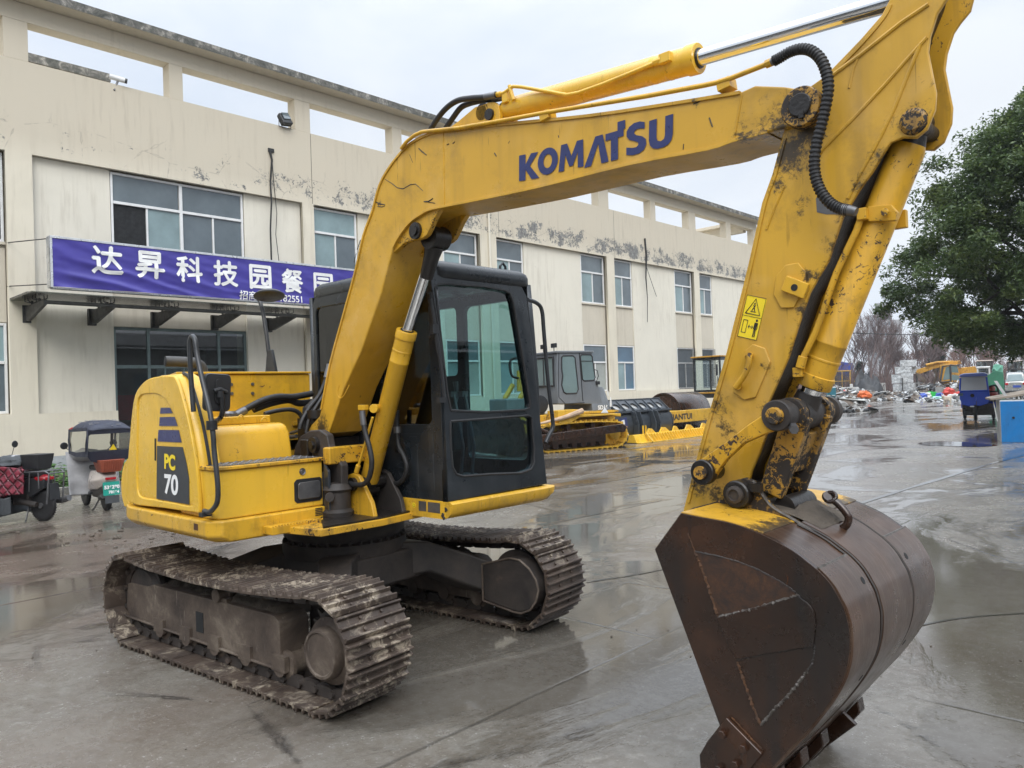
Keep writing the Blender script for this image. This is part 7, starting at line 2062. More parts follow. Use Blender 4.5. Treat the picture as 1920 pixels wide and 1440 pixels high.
bale(1708, 1722, 689, 702, 'silver scrap bale overhanging on the right of the third layer', .5)
bale(1692, 1719, 676, 688, 'topmost silver scrap bale of the stack')
m = MB(); q = gb + RIGHT * 27 * k + AHEAD * .5
for i in (-.4, .4): m.cyl((q.x + i, q.y, 0), (q.x + i, q.y, 2.3), .12, n=8)
m.cyl(gb + RIGHT * 7 * k - AHEAD * .8, gb + RIGHT * 7 * k - AHEAD * .8 + Vector((0, 0, 1.9)), .07, n=8)
tag(m.build('steel_posts', 'dark_steel'), 'dark steel posts propping the stack of silver bales', 'posts')

# ---- rubble: mounds of mixed scrap that nobody could count
def rubble(name, label, spots, seed, mats=('junk_white', 'junk_grey', 'junk_dark', 'junk_brown', 'foil')):
    rr = random.Random(seed); m = MB()
    for px, py, wpx, hpx, n in spots:
        g = at(px, py); kk = mpp(g); here(g)
        m.mi = 1
        rx, h = wpx * kk / 2, hpx * kk
        m.grid(lambda u, v: g + RIGHT * rx * (2 * u - 1) + AHEAD * rx * .9 * (2 * v - 1) + Vector((0, 0, -.05 + h * .8 * max(0, 1 - (2 * u - 1) ** 2 - (2 * v - 1) ** 2) ** .7 * (1 + .5 * noise.noise(Vector((u * 6 + seed, v * 6, 0)))))), 16, 16, mi=3)
        for i in range(n):
            u, v = rr.gauss(0, .45), rr.gauss(0, .4)
            z = h * .75 * max(0, 1 - u * u - v * v) ** .7
            c = g + RIGHT * u * rx + AHEAD * v * rx * .8 + Vector((0, 0, z))
            s = rr.uniform(.10, .42) * (1 if kk < .05 else 1.2)
            R_ = Matrix.Rotation(rr.uniform(0, 6.3), 3, 'Z') @ Matrix.Rotation(rr.gauss(0, .5), 3, 'X') @ Matrix.Rotation(rr.gauss(0, .4), 3, 'Y')
            t_ = rr.random(); mi = rr.choice((0, 1, 1, 2, 2, 3, 3, 4))
            if t_ < .45: m.box(c, (s * rr.uniform(1, 3.2), s * rr.uniform(.6, 1.6), s * .10), R_, mi)
            elif t_ < .65: m.box(c, (s * rr.uniform(2, 5), s * .18, s * .14), R_, mi)
            else: m.ball(c, (s * .7, s * .6, s * .45), 8, 5, mi, jit=.6, seed=i, R=R_)
    return tag(m.build(name, list(mats), smooth=0), label, 'rubble', kind='stuff')
rubble('scrap_rubble', 'mixed pale scrap and rubble heaped on the left side of the far yard', [(1585, 757, 70, 14, 130), (1600, 745, 110, 16, 170), (1560, 748, 60, 26, 100), (1650, 745, 80, 8, 90), (1690, 742, 70, 7, 70), (1520, 756, 60, 20, 60), (1470, 752, 50, 30, 60)], 5)
rubble('scrap_rubble', 'mixed white sheets and rubble heaped beneath the far yellow excavator', [(1760, 741, 70, 24, 170), (1735, 742, 50, 22, 110), (1790, 742, 50, 28, 110), (1715, 744, 40, 9, 60), (1900, 752, 60, 8, 60)], 9)
rubble('ground_debris', 'thin scattered bits of broken stuff on the wet ground of the far yard', [(1650, 752, 160, 1.5, 90), (1590, 772, 90, 1.5, 60), (1780, 752, 160, 1.5, 80)], 14)

# ---- single things on the left of the yard
def simple(name, label, cat, mb, mat, group=None, **kw): return tag(mb.build(name, mat, **kw), label, cat, group)
g = at(1559, 757); kk = mpp(g); here(g)
cbn = thing('metal_cabinet', 'teal metal drawer cabinet standing in the rubble', 'cabinet', g)
m = MB(); obox(m, g, 16 * kk, .6, 30 * kk, .2); m.build('body', 'teal_metal', cbn, bevel=.02)
m = MB(); obox(m, g - AHEAD * .32, 15 * kk, .03, 1.2 * kk, .2, 15 * kk); obox(m, g, 8 * kk, .3, 2 * kk, .2, 30 * kk); m.build('drawer_rail', 'junk_white', cbn)
g = at(1594, 741); kk = mpp(g); here(g)
m = MB(); obox(m, g, 33 * kk, .8, 15 * kk, -.05); simple('white_chest', 'long white chest standing among the rubble near the far yellow cab', 'chest', m, 'junk_white', bevel=.05)
g = at(1597, 741); kk = mpp(g); here(g)
lt = thing('post_lamp', 'small white box on a thin post in front of the white chest', 'post', g)
m = MB(); m.cyl(g, g + Vector((0, 0, 14 * kk)), .05, n=8); m.build('post', 'dark_steel', lt)
m = MB(); obox(m, g, 6 * kk, .35, 8 * kk, 0, 13 * kk); m.build('box', 'junk_white', lt, bevel=.06)
g = at(1620, 750); kk = mpp(g); here(g)
m = MB(); m.ball(g + Vector((0, 0, .45)), (11 * kk, .7, 8.5 * kk), 18, 12, jit=.35, seed=3); simple('orange_sack', 'crumpled orange sack lying at the edge of the left rubble', 'sack', m, 'sack_orange', smooth=40)
g = at(1577, 746); kk = mpp(g); here(g)
m = MB(); m.ball(g + Vector((0, 0, .6)), (7 * kk, .5, 5 * kk), 14, 10, jit=.35, seed=8); simple('red_sack', 'dull red sack half buried behind the teal cabinet', 'sack', m, 'sack_red', smooth=40)
g = at(1600, 757); kk = mpp(g); here(g)
m = MB(); R_ = Matrix.Rotation(YAW - math.pi / 2 - .35, 3, 'Z') @ Matrix.Rotation(.12, 3, 'Y')
m.box(g + Vector((0, 0, .35)), (44 * kk, .9, .07), R_); simple('leaning_sheet', 'long white panel leaning low across the rubble', 'panel', m, 'junk_white')
g = at(1580, 763); kk = mpp(g); here(g)
m = MB(); m.prism([g + RIGHT * a * kk + Vector((0, 0, b * kk)) for a, b in ((-12, 0), (-6, 6), (4, 9), (9, 6), (12, 0))], AHEAD * .8); simple('stone_slab', 'pale grey stone slab leaning at the edge of the yard', 'slab', m, 'junk_grey', bevel=.03)
g = at(1552, 786); kk = mpp(g); here(g)
for i in range(6):
    rr = random.Random(60 + i); m = MB()
    obox(m, g + RIGHT * rr.uniform(-.08, .08), 30 * kk, 1.1, 2.5 * kk, rr.uniform(-.06, .06), i * 3.1 * kk)
    simple('timber_board', ('lowest' if i == 0 else 'topmost' if i == 5 else ('second', 'third', 'fourth', 'fifth')[i - 1]) + (' dark board' + (' from the bottom' if 0 < i < 5 else '') + ' of the timber stack behind the bucket linkage'), 'board', m, 'junk_brown' if i % 2 else 'junk_dark', 'boards stacked behind the bucket linkage', bevel=.01)
g = at(1478, 747); kk = mpp(g); here(g)
um = thing('garden_umbrella', 'yellow and red umbrella lying open beyond the bucket linkage', 'umbrella', g)
m = MB(); R_ = Matrix.Rotation(.5, 3, AHEAD) 
apex = g + Vector((0, 0, 20 * kk)) - RIGHT * 3 * kk
rim_ = [g + RIGHT * 17 * kk * math.cos(a) + AHEAD * .9 * math.sin(a) + Vector((0, 0, (8 - 5 * math.cos(a)) * kk)) for a in [2 * math.pi * i / 8 for i in range(8)]]
for i in range(8): m.add([apex, rim_[i], rim_[(i + 1) % 8], apex + Vector((0, 0, -.03)), rim_[i] + Vector((0, 0, -.03)), rim_[(i + 1) % 8] + Vector((0, 0, -.03))], [(0, 1, 2), (5, 4, 3)], mi=0 if i < 2 or i > 5 else 1)
m.build('canopy', ['yellow_decal', 'sack_red'], um, smooth=0)
m = MB(); m.tube([apex, g + RIGHT * 10 * kk], .03, 6); m.build('shaft', 'steel_grey', um)

# ---- far excavator and loaders
def mini_cab(root, o, w, d, h, body, roof, gl='clear_glass', tilt=0.0):
    """Cab with four posts, glazing and roof; o is the floor's near left corner, in world axes."""
    ux, uy = RIGHT, AHEAD
    P = lambda a, b, c: o + ux * a * w + uy * b * d + Vector((0, 0, c * h)) + ux * tilt * c
    m = MB()
    for a in (0, 1):
        for b in (0, 1): m.tube([P(a, b, 0), P(a, b, 1)], .055, 6)
    m.tube([P(.5, 0, 0), P(.5, 0, 1)], .05, 6); m.tube([P(.5, 1, 0), P(.5, 1, 1)], .05, 6)
    for c in (0, .42, 1):
        L_ = [P(0, 0, c), P(1, 0, c), P(1, 1, c), P(0, 1, c), P(0, 0, c)]; m.tube(L_, .05 if c != .42 else .035, 6)
    c_ = m.build('cab', body, root)
    m = MB()
    for q in (((0, 0), (1, 0)), ((1, 0), (1, 1)), ((1, 1), (0, 1)), ((0, 1), (0, 0))):
        a, b = P(q[0][0], q[0][1], .02), P(q[1][0], q[1][1], .02); v = P(0, 0, .96) - P(0, 0, 0)
        m.prism([a, b, b + v, a + v], Vector((.0, .008, 0)))
    m.build('window', gl, c_, smooth=0)
    m = MB(); m.prism([P(-.06, -.06, 1.0), P(1.06, -.06, 1.0), P(1.06, 1.06, 1.0), P(-.06, 1.06, 1.0)], (0, 0, .10)); m.build('roof', roof, c_, bevel=.02)
    m = MB(); s = P(.4, .5, .12); m.box(s + Vector((0, 0, .2)), (.5, .5, .35)); m.box(s + RIGHT * .2 + Vector((0, 0, .65)), (.2, .5, .7)); m.build('seat', 'junk_dark', c_, bevel=.05)
    return c_
g = at(1590, 741); kk = mpp(g); here(g)
cr = thing('yellow_crane_truck', 'small yellow machine with a dark glazed cab parked beyond the left rubble', 'excavator', g + AHEAD * 3)
o = g + AHEAD * 3 + RIGHT * (1565 - 1590) * kk * 1.04 + Vector((0, 0, 13 * kk))
mini_cab(cr, o, 31 * kk, 1.6, 33 * kk, 'yellow_panel', 'yellow_panel', tilt=.05)
m = MB(); obox(m, g + AHEAD * 3.8, 48 * kk, 1.9, 9 * kk, 0, 5 * kk); m.build('chassis', 'junk_dark', cr, bevel=.05)
m = MB(); obox(m, g + AHEAD * 3.4 + RIGHT * 16 * kk, 8 * kk, .8, 13 * kk, 0, 14 * kk, (.8, .8)); m.build('nose', 'yellow_panel', cr, bevel=.08)
for s in (-17, 14):
    m = MB(); q = g + AHEAD * 3 + RIGHT * s * kk; m.lathe(q + Vector((0, 0, .5)), AHEAD, [(.1, 0), (.45, 0), (.5, .05), (.5, .3), (.1, .35)], 20); m.build('tyre', 'rubber', cr)
m = MB(); e = g + AHEAD * 2.6
m.tube([e + RIGHT * -26 * kk + Vector((0, 0, 20 * kk)), e + RIGHT * -8 * kk + Vector((0, 0, 14 * kk)), e + RIGHT * -9 * kk + Vector((0, 0, 5 * kk))], .05, 6); m.tube([e + RIGHT * -25 * kk + Vector((0, 0, 13 * kk)), e + RIGHT * -8 * kk + Vector((0, 0, 7 * kk))], .05, 6)
m.build('step_rail', 'junk_white', cr)

g = at(1785, 741); kk = mpp(g); here(g); kk *= 1.0
fe = thing('yellow_excavator', 'old yellow excavator with its boom lowered to the left behind the white rubble', 'excavator', g + AHEAD * 4)
b0 = g + AHEAD * 4
def F2(px, py, off=0.0): return b0 + RIGHT * (px - 1785) * kk * 1.05 + AHEAD * off + Vector((0, 0, (741 - py) * kk * 1.05))
m = MB(); m.prism([F2(a, b, -.6) for a, b in ((1762, 720), (1765, 686), (1770, 683), (1798, 686), (1803, 720))], AHEAD * 1.6); 
cabx = m.build('cab', 'yellow_far', fe, bevel=.05)
m = MB()
for s in ('1769,714 1776,690 1783,688 1783,712', '1786,700 1786,688 1797,689 1799,701', '1786,714 1786,704 1799,706 1801,716'): m.prism([F2(a, b, -.62) for a, b in pts(s)], AHEAD * .02)
m.build('window', 'machine_glass', cabx, smooth=0)
m = MB(); m.tube([F2(a, b, -.62) for a, b in ((1764, 718), (1770, 688), (1784, 686), (1784, 716), (1764, 718))], .10, 6); m.tube([F2(1784, 686, -.62), F2(1800, 688, -.62)], .07, 6); m.build('frame', 'junk_dark', cabx)
m = MB(); m.prism([F2(a, b, .3) for a, b in ((1755, 726), (1758, 718), (1850, 722), (1850, 732))], AHEAD * 2.2); m.prism([F2(a, b, .2) for a, b in ((1800, 722), (1800, 692), (1830, 690), (1836, 700), (1836, 722))], AHEAD * 2.2); m.build('body', 'yellow_far', fe, bevel=.06)
m = MB()
bo = [F2(a, b, .4) for a, b in ((1716, 700), (1720, 692), (1750, 684), (1772, 679), (1802, 678), (1806, 684), (1776, 687), (1752, 692), (1726, 700), (1722, 702))]
m.prism(bo, AHEAD * .5); m.build('boom', 'yellow_far', fe, bevel=.03)
m = MB(); m.tube([F2(1790, 680, .6), F2(1760, 680, .3), F2(1738, 684, .3)], .14, 8); m.build('boom_cylinder', 'yellow_far', fe)
m = MB(); m.prism([F2(a, b, .3) for a, b in ((1716, 696), (1724, 700), (1738, 712), (1732, 718), (1720, 706))], AHEAD * .5); m.tube([F2(1752, 690, .6), F2(1757, 704, .6), F2(1752, 720, .6)], .12, 8); m.build('arm', 'junk_brown', fe)
for s in (-1, 1):
    m = MB(); q = b0 + AHEAD * (.8 + s * .9) + RIGHT * 1.2
    R_ = Matrix.Rotation(YAW - math.pi / 2, 3, 'Z')
    m.prism([q + R_ @ Vector((x, -.25, z)) for x, z in ((-2.4, .4), (-2.2, .06), (2.2, .06), (2.4, .4), (2.2, .85), (-2.2, .85))], R_ @ Vector((0, .5, 0))); m.build('crawler_track', 'junk_brown', fe, bevel=.08, seg=3)

g = at(1848, 738)
def loader(px0, px1, py0, py1, py2, label, gap):
    q = at((px0 + px1) / 2, 737) ; kk = mpp(q); here(q)
    t_ = thing('wheel_loader', label, 'loader', q)
    o = q + RIGHT * -(px1 - px0) / 2 * kk + Vector((0, 0, (737 - py2) * kk))
    mini_cab(t_, o, (px1 - px0) * kk, 1.7, (py2 - py0 - 2) * kk, 'junk_dark', 'body_cream')
    m = MB(); obox(m, q + AHEAD * 1.0, (px1 - px0) * kk * 1.3, 2.4, (737 - py2) * kk - .7, 0, .7); m.build('body', 'dozer_grey' if gap else 'yellow_far', t_, bevel=.08)
    for s in (-1, 1):
        m = MB(); w0 = q + RIGHT * s * (px1 - px0) * .55 * kk; m.lathe(w0 + Vector((0, 0, .7)), AHEAD, [(.2, 0), (.6, 0), (.7, .08), (.7, .42), (.2, .5)], 22); m.build('tyre', 'rubber', t_)
    return t_
loader(1834, 1863, 675, 690, 700, 'dark loader with a cream cab roof, left of the two behind the blue tricycle', True)
loader(1892, 1918, 676, 690, 702, 'dark loader with a pale cab roof behind the silver car', False)
g = at(1846, 744); kk = mpp(g); here(g)
wr = thing('white_frame_cab', 'pale open cab frame standing right behind the blue tricycle roof', 'cab', g)
m = MB()
for a in (-11, 11): m.tube([g + RIGHT * a * kk + Vector((0, 0, 0)), g + RIGHT * a * kk + Vector((0, 0, 55 * kk))], .07, 6)
m.tube([g + RIGHT * -13 * kk + Vector((0, 0, 55 * kk)), g + RIGHT * 13 * kk + Vector((0, 0, 55 * kk))], .1, 8); m.build('frame', 'junk_white', wr)
m = MB(); obox(m, g, 22 * kk, .04, 18 * kk, 0, 36 * kk); m.build('window', 'clear_glass', wr, smooth=0)
m = MB(); obox(m, g + AHEAD * .6, 22 * kk, 1.0, 36 * kk); m.build('body', 'junk_grey', wr, bevel=.05)

# ---- right foreground of the yard
g = at(1870, 760); kk = mpp(g); here(g)
m = MB()
def SKP(px, py, off): return g + RIGHT * (px - 1870) * kk + AHEAD * off + Vector((0, 0, (760 - py) * kk))
m.prism([SKP(a, b, 0) for a, b in ((1853, 760), (1853, 704), (1868, 694), (1884, 698), (1885, 760))], AHEAD * 1.6); sk_ = thing('green_skip', 'tall green waste container behind the blue tricycle', 'container', g)
m.build('body', 'skip_green', sk_, bevel=.04)
m = MB(); P = [SKP(a, b, .2) for a, b in ((1862, 696), (1866, 684), (1872, 682), (1884, 686), (1883, 702), (1872, 697))]; m.prism(P, AHEAD * .5); m.tube([SKP(1866, 690, .1), SKP(1872, 696, .1), SKP(1880, 688, .1)], .08, 6); m.build('crumpled_sheet', 'mint_green', sk_, bevel=.04)

tr = thing('cargo_tricycle', 'blue covered cargo tricycle facing the camera on the wet ground', 'tricycle', at(1829, 792), 0)
gt = at(1829, 790); kt = mpp(gt); here(gt)
def TR(px, py, off=0.0): return gt + RIGHT * (px - 1829) * kt + AHEAD * off + Vector((0, 0, (790 - py) * kt))
m = MB()
lo_ = [(1801, 733), (1857, 733), (1858, 748), (1854, 757), (1840, 761), (1818, 762), (1805, 758), (1801, 748)]
m.loft([[TR(a, b, off) for a, b in lo_] for off in (0.0, .25, .9)]); shell_ = m.build('front_shell', 'trike_blue', tr, bevel=.03, seg=3)
m = MB(); m.cyl(TR(1825, 741.5, -.02), TR(1825, 741.5, .05), 3.4 * kt, n=18); m.build('headlamp_hole', 'painted_dark', shell_)
m = MB(); m.box(TR(1803, 739, -.02), (.17, .02, .10), Matrix.Rotation(YAW - math.pi / 2, 3, 'Z')); m.build('badge', 'pane_blue', shell_)
m = MB()
for a, b in ((1802, 1804), (1855, 1853)): m.tube([TR(a, 733, .02), TR(b, 708, .12)], .035, 8)
m.tube([TR(1802, 733, .0), TR(1856, 733, .0)], .03, 8); m.build('window_post', 'trike_blue', tr)
m = MB(); m.prism([TR(a, b, o_) for a, b, o_ in ((1803, 732, .01), (1855, 732, .01), (1852, 707, .11), (1805, 707, .11))], AHEAD * .012); m.build('windscreen', 'misty_sheet', tr, smooth=0)
m = MB()
m.loft([[TR(a, b - d, off) for a, b in ((1801, 705), (1803, 701.5), (1810, 699.5), (1848, 699), (1854, 700.5), (1856, 704.5))] for off, d in ((.05, -1.0), (.4, 0), (1.4, .5))], True, True); m.build('roof', 'trike_roof', tr, bevel=.02, smooth=60)
m = MB(); m.prism([TR(a, b, 1.35) for a, b in ((1802, 755), (1803, 705), (1855, 705), (1857, 755))], AHEAD * .03); m.build('rear_curtain', 'junk_white', tr)
m = MB(); m.lathe(TR(1829, 774, .12) - RIGHT * .06, RIGHT, [(.08, 0), (.27, -.005), (.33, .04), (.33, .08), (.27, .125), (.08, .12)], 28); m.xf(Matrix.Identity(4)); m.build('front_tyre', 'rubber', tr, smooth=40)
m = MB()
for s in (-.09, .09): m.tube([TR(1829, 774, .12) + RIGHT * s, TR(1827, 757, .35) + RIGHT * s], .025, 8)
m.box(TR(1826, 757, .15), (.3, .25, .2)); m.build('fork', 'dark_under', tr)
m = MB(); m.box(TR(1824, 762, -.02), (.15, .2, .05), Matrix.Rotation(YAW - math.pi / 2, 3, 'Z')); m.build('fender', 'white_frame', tr, bevel=.02)
m = MB(); R_ = Matrix.Rotation(YAW - math.pi / 2, 3, 'Z')
m.box(TR(1838, 756, 1.8), (1.25, 2.0, .42), R_); m.box(TR(1838, 766, 1.6), (.9, 2.2, .12), R_); m.build('cargo_bed', 'trike_blue', tr, bevel=.02)
m = MB(); m.box(TR(1834, 768, .9), (1.02, 1.5, .42), R_); m.box(TR(1836, 772, 1.5), (1.0, .9, .36), R_); m.box(TR(1832, 762, .35), (.7, .5, .3), R_); m.build('underbody', 'dark_under', tr, bevel=.03)
for s in (-.58, .58):
    m = MB(); m.lathe(gt + AHEAD * 2.0 + RIGHT * (s + .15 - .07) + Vector((0, 0, .30)), RIGHT, [(.08, 0), (.25, 0), (.30, .03), (.30, .10), (.25, .13), (.08, .13)], 22); m.build('rear_tyre', 'rubber', tr, smooth=40)
m = MB(); m.tube([TR(1857, 726, .5), TR(1870, 724, .3), TR(1874, 735, .3), TR(1876, 752, .3), TR(1858, 752, .5)], .035, 8, smooth=4); m.tube([TR(1858, 735, .4), TR(1874, 735, .3)], .03, 6); m.build('side_rail', 'dark_steel', tr)
m = MB(); m.tube([TR(1806, 764, .1), TR(1812, 764, .2)], .03, 6); m.tube([TR(1807, 768, .1), TR(1814, 768, .2)], .03, 6); m.build('step', 'dark_steel', tr)
for i, (a, b, s, lab_) in enumerate(((1861, 731, 8, 'upper orange red sack in the tricycle beside its cab'), (1866, 743, 8, 'lower orange red sack in the tricycle beside its cab'))):
    m = MB(); m.ball(TR(a, b, .75), (s * kt, .35, 6 * kt), 16, 10, jit=.25, seed=i); simple('red_sack', lab_, 'sack', m, 'sack_red', 'red sacks on the tricycle', smooth=50)

# dog
gd = at(1777, 757); kd = mpp(gd); here(gd)
def DG(px, py, off=0.0): return gd + RIGHT * (px - 1777) * kd + AHEAD * off + Vector((0, 0, (757 - py) * kd))
vs_ = {'hip': DG(1781, 746.5), 'mid': DG(1776, 746), 'chest': DG(1771, 746), 'neck': DG(1769, 743.5), 'head': DG(1768, 742), 'nose': DG(1768, 743, -.22),
       'fl': DG(1770.5, 750, -.07), 'flf': DG(1770, 756.7, -.07), 'fr': DG(1772, 750, .07), 'frf': DG(1772, 756.7, .07), 'hlk': DG(1780, 750, -.08), 'hlh': DG(1782, 753, -.08), 'hlf': DG(1781, 756.7, -.08), 'hrk': DG(1782, 750, .08), 'hrh': DG(1783.5, 753, .08), 'hrf': DG(1782.5, 756.7, .08), 'tail': DG(1784, 744), 'tail2': DG(1785, 741)}
rd_ = {'hip': .13, 'mid': .13, 'chest': .16, 'neck': .10, 'head': .10, 'nose': .045, 'fl': .05, 'flf': .035, 'fr': .05, 'frf': .035, 'hlk': .07, 'hlh': .035, 'hlf': .032, 'hrk': .07, 'hrh': .035, 'hrf': .032, 'tail': .035, 'tail2': .02}
ks = list(vs_); ed = [('hip', 'mid'), ('mid', 'chest'), ('chest', 'neck'), ('neck', 'head'), ('head', 'nose'), ('chest', 'fl'), ('fl', 'flf'), ('chest', 'fr'), ('fr', 'frf'), ('hip', 'hlk'), ('hlk', 'hlh'), ('hlh', 'hlf'), ('hip', 'hrk'), ('hrk', 'hrh'), ('hrh', 'hrf'), ('hip', 'tail'), ('tail', 'tail2')]
me = bpy.data.meshes.new('dog'); me.from_pydata([tuple(vs_[q]) for q in ks], [(ks.index(a), ks.index(b)) for a, b in ed], [])
me.materials.append(MATS['dog_fur'])
dog = bpy.data.objects.new('dog', me); COL.objects.link(dog)
bm_ = bmesh.new(); bm_.from_mesh(me)
ly = bm_.verts.layers.skin.verify()
for v_, q in zip(bm_.verts, ks): v_[ly].radius = (rd_[q], rd_[q]); v_[ly].use_root = (q == 'hip')
bm_.to_mesh(me); bm_.free()
dog.modifiers.new('skin', 'SKIN'); sb_ = dog.modifiers.new('sub', 'SUBSURF'); sb_.levels = sb_.render_levels = 2
tag(dog, 'pale tan dog standing among the sacks left of the blue tricycle', 'dog')
m = MB()
for s in (-.06, .06): q = DG(1768, 740.5, 0) + RIGHT * s; m.tube([q, q + Vector((0, 0, .10))], [.04, .008], 6)
er_ = m.build('ears', 'dog_fur'); er_.parent = dog

# sacks and crates on the right
def sackb(px, py, w, h, mat, name, label, seed, depth=.5):
    g = at(px, py); kk = mpp(g); here(g); m = MB(); m.ball(g + Vector((0, 0, h * kk * .5)), (w * kk / 2, depth, h * kk / 2), 18, 12, jit=.35, seed=seed); return simple(name, label, 'sack', m, mat, smooth=45)
sackb(1731, 749, 14, 11, 'sack_blue', 'blue_sack', 'dark blue sack at the left end of the row of sacks', 1)
sackb(1740, 746, 12, 10, 'junk_white', 'white_sack', 'white sack between the dark blue sack and the green crate', 2)
sackb(1734, 746.5, 16, 6, 'junk_white', 'white_sack', 'low white sack lying on the ground before the dark blue sack', 12)
sackb(1757, 750, 20, 7, 'sack_mint', 'mint_sack', 'flat pale mint sack lying in front of the green crate', 3)
sackb(1762, 748, 16, 11, 'sack_blue', 'blue_bundle', 'bright blue bundle leaning beside the green crate', 4, .3)
sackb(1779, 745, 22, 18, 'sack_red', 'red_sack', 'orange red sack behind the dog', 5)
sackb(1797, 748, 12, 14, 'sack_red', 'red_sack', 'orange red sack directly left of the blue tricycle', 6)
sackb(1788, 750, 18, 11, 'junk_white', 'white_sack', 'white sack right behind the dog', 7)
sackb(1739, 750, 9, 6, 'junk_grey', 'grey_sack', 'small grey sack in front of the other sacks', 8)
g = at(1748, 745); kk = mpp(g); here(g)
m = MB(); rr_ = Matrix.Rotation(YAW - math.pi / 2 + .25, 3, 'Z') @ Matrix.Rotation(.12, 3, 'Y')
m.box(g + Vector((0, 0, 5.5 * kk)), (13 * kk, .6, 10 * kk), rr_)
simple('green_crate', 'bright green plastic crate tipped among the sacks', 'crate', m, 'crate_green', bevel=.04)
g = at(1762, 744); kk = mpp(g); here(g)
m = MB(); obox(m, g, 15 * kk, .3, 18 * kk, -.1); simple('grey_sheet', 'dark grey flat panel standing behind the sacks', 'panel', m, 'junk_grey', bevel=.02)
g = at(1765, 736); kk = mpp(g); here(g); m = MB(); m.box(g + Vector((0, 0, 14 * kk)), (42 * kk, .8, .12), Matrix.Rotation(YAW - math.pi / 2, 3, 'Z') @ Matrix.Rotation(.16, 3, 'Y')); simple('dark_plank', 'long dark plank slanting across the white rubble', 'plank', m, 'junk_dark')
g = at(1724, 741); kk = mpp(g); here(g)
ch = thing('wooden_chair_frame', 'weathered grey wooden frame standing right of the silver bales', 'frame', g)
m = MB()
for a, h in ((-7, 24), (0, 26), (7, 32)): obox(m, g + RIGHT * a * kk, 3 * kk, .2, h * kk)
for z in (6, 13, 22): obox(m, g, 17 * kk, .15, 2 * kk, 0, z * kk)
m.build('frame', 'junk_grey', ch)

# silver car
g = at(1905, 746); kc = mpp(g); here(g)
car = thing('silver_car', 'silver hatchback seen from behind, parked at the right edge of the yard', 'car', g)
def CR(px, py, off=0.0): return g + RIGHT * (px - 1905) * kc + AHEAD * off + Vector((0, 0, (746 - py) * kc))
def crs(off, top, sh, hw):
    return [CR(1905 - hw, 740, off), CR(1905 - hw - 1, 728, off), CR(1905 - hw, sh, off), CR(1905 - hw * .80, top + 1.5, off), CR(1905 - hw * .6, top, off), CR(1905 + hw * .6, top, off), CR(1905 + hw * .80, top + 1.5, off), CR(1905 + hw, sh, off), CR(1905 + hw + 1, 728, off), CR(1905 + hw, 740, off)]
m = MB(); m.loft([crs(.0, 717, 719, 18), crs(.12, 712, 717, 19), crs(.5, 700, 715, 19.5), crs(1.4, 697.5, 715, 19.5), crs(2.4, 698.5, 715, 19.5), crs(3.1, 713, 716, 19), crs(4.1, 717, 719, 17.5)])
cbo = m.build('body', 'car_silver', car, bevel=.03, seg=3, smooth=50)
m = MB(); m.prism([CR(a, b, o_) for a, b, o_ in ((1889, 714, .06), (1892, 702, .36), (1918, 702, .36), (1921, 714, .06))], -AHEAD * .03); m.build('rear_window', 'machine_glass', cbo, smooth=0)
m = MB()
for a in (1888.5, 1921.5): m.box(CR(a, 719.5, -.02), (5 * kc, .08, 4 * kc), Matrix.Rotation(YAW - math.pi / 2, 3, 'Z'))
m.build('tail_lamp', 'tail_red', cbo, bevel=.02)
m = MB(); m.box(CR(1908, 724.5, -.03), (13 * kc, .02, 4 * kc), Matrix.Rotation(YAW - math.pi / 2, 3, 'Z')); m.build('number_plate', 'sack_blue', cbo, smooth=0)
m = MB(); m.box(CR(1905, 736, -.03), (36 * kc, .2, 8 * kc), Matrix.Rotation(YAW - math.pi / 2, 3, 'Z')); m.build('bumper', 'black_plastic', cbo, bevel=.05)
for a in (1889, 1921):
    for o_ in (.8, 3.3):
        m = MB(); m.lathe(CR(a - 2, 738.5, o_), RIGHT, [(.1, 0), (.26, 0), (.31, .03), (.31, .17), (.26, .2), (.1, .2)], 22); m.build('tyre', 'rubber', car)
# dark van behind it
g2 = at(1910, 735); kv = mpp(g2); here(g2)
van = thing('grey_van', 'dark grey van roof showing behind the silver car', 'van', g2)
m = MB(); obox(m, g2, 48 * kv, 4.0, 34 * kv, 0, 6 * kv, (.92, .95)); m.build('body', 'dozer_grey', van, bevel=.15, seg=3)
m = MB(); obox(m, g2 - AHEAD * 1.96, 36 * kv, .05, 9 * kv, 0, 27 * kv); m.build('rear_window', 'machine_glass', van)
for s_ in (-18, 18):
    m = MB(); m.lathe(g2 + RIGHT * s_ * kv - AHEAD * 1.2 + Vector((-.1, 0, .35)), RIGHT, [(.1, 0), (.3, 0), (.35, .03), (.35, .2), (.1, .22)], 18); m.build('tyre', 'rubber', van)

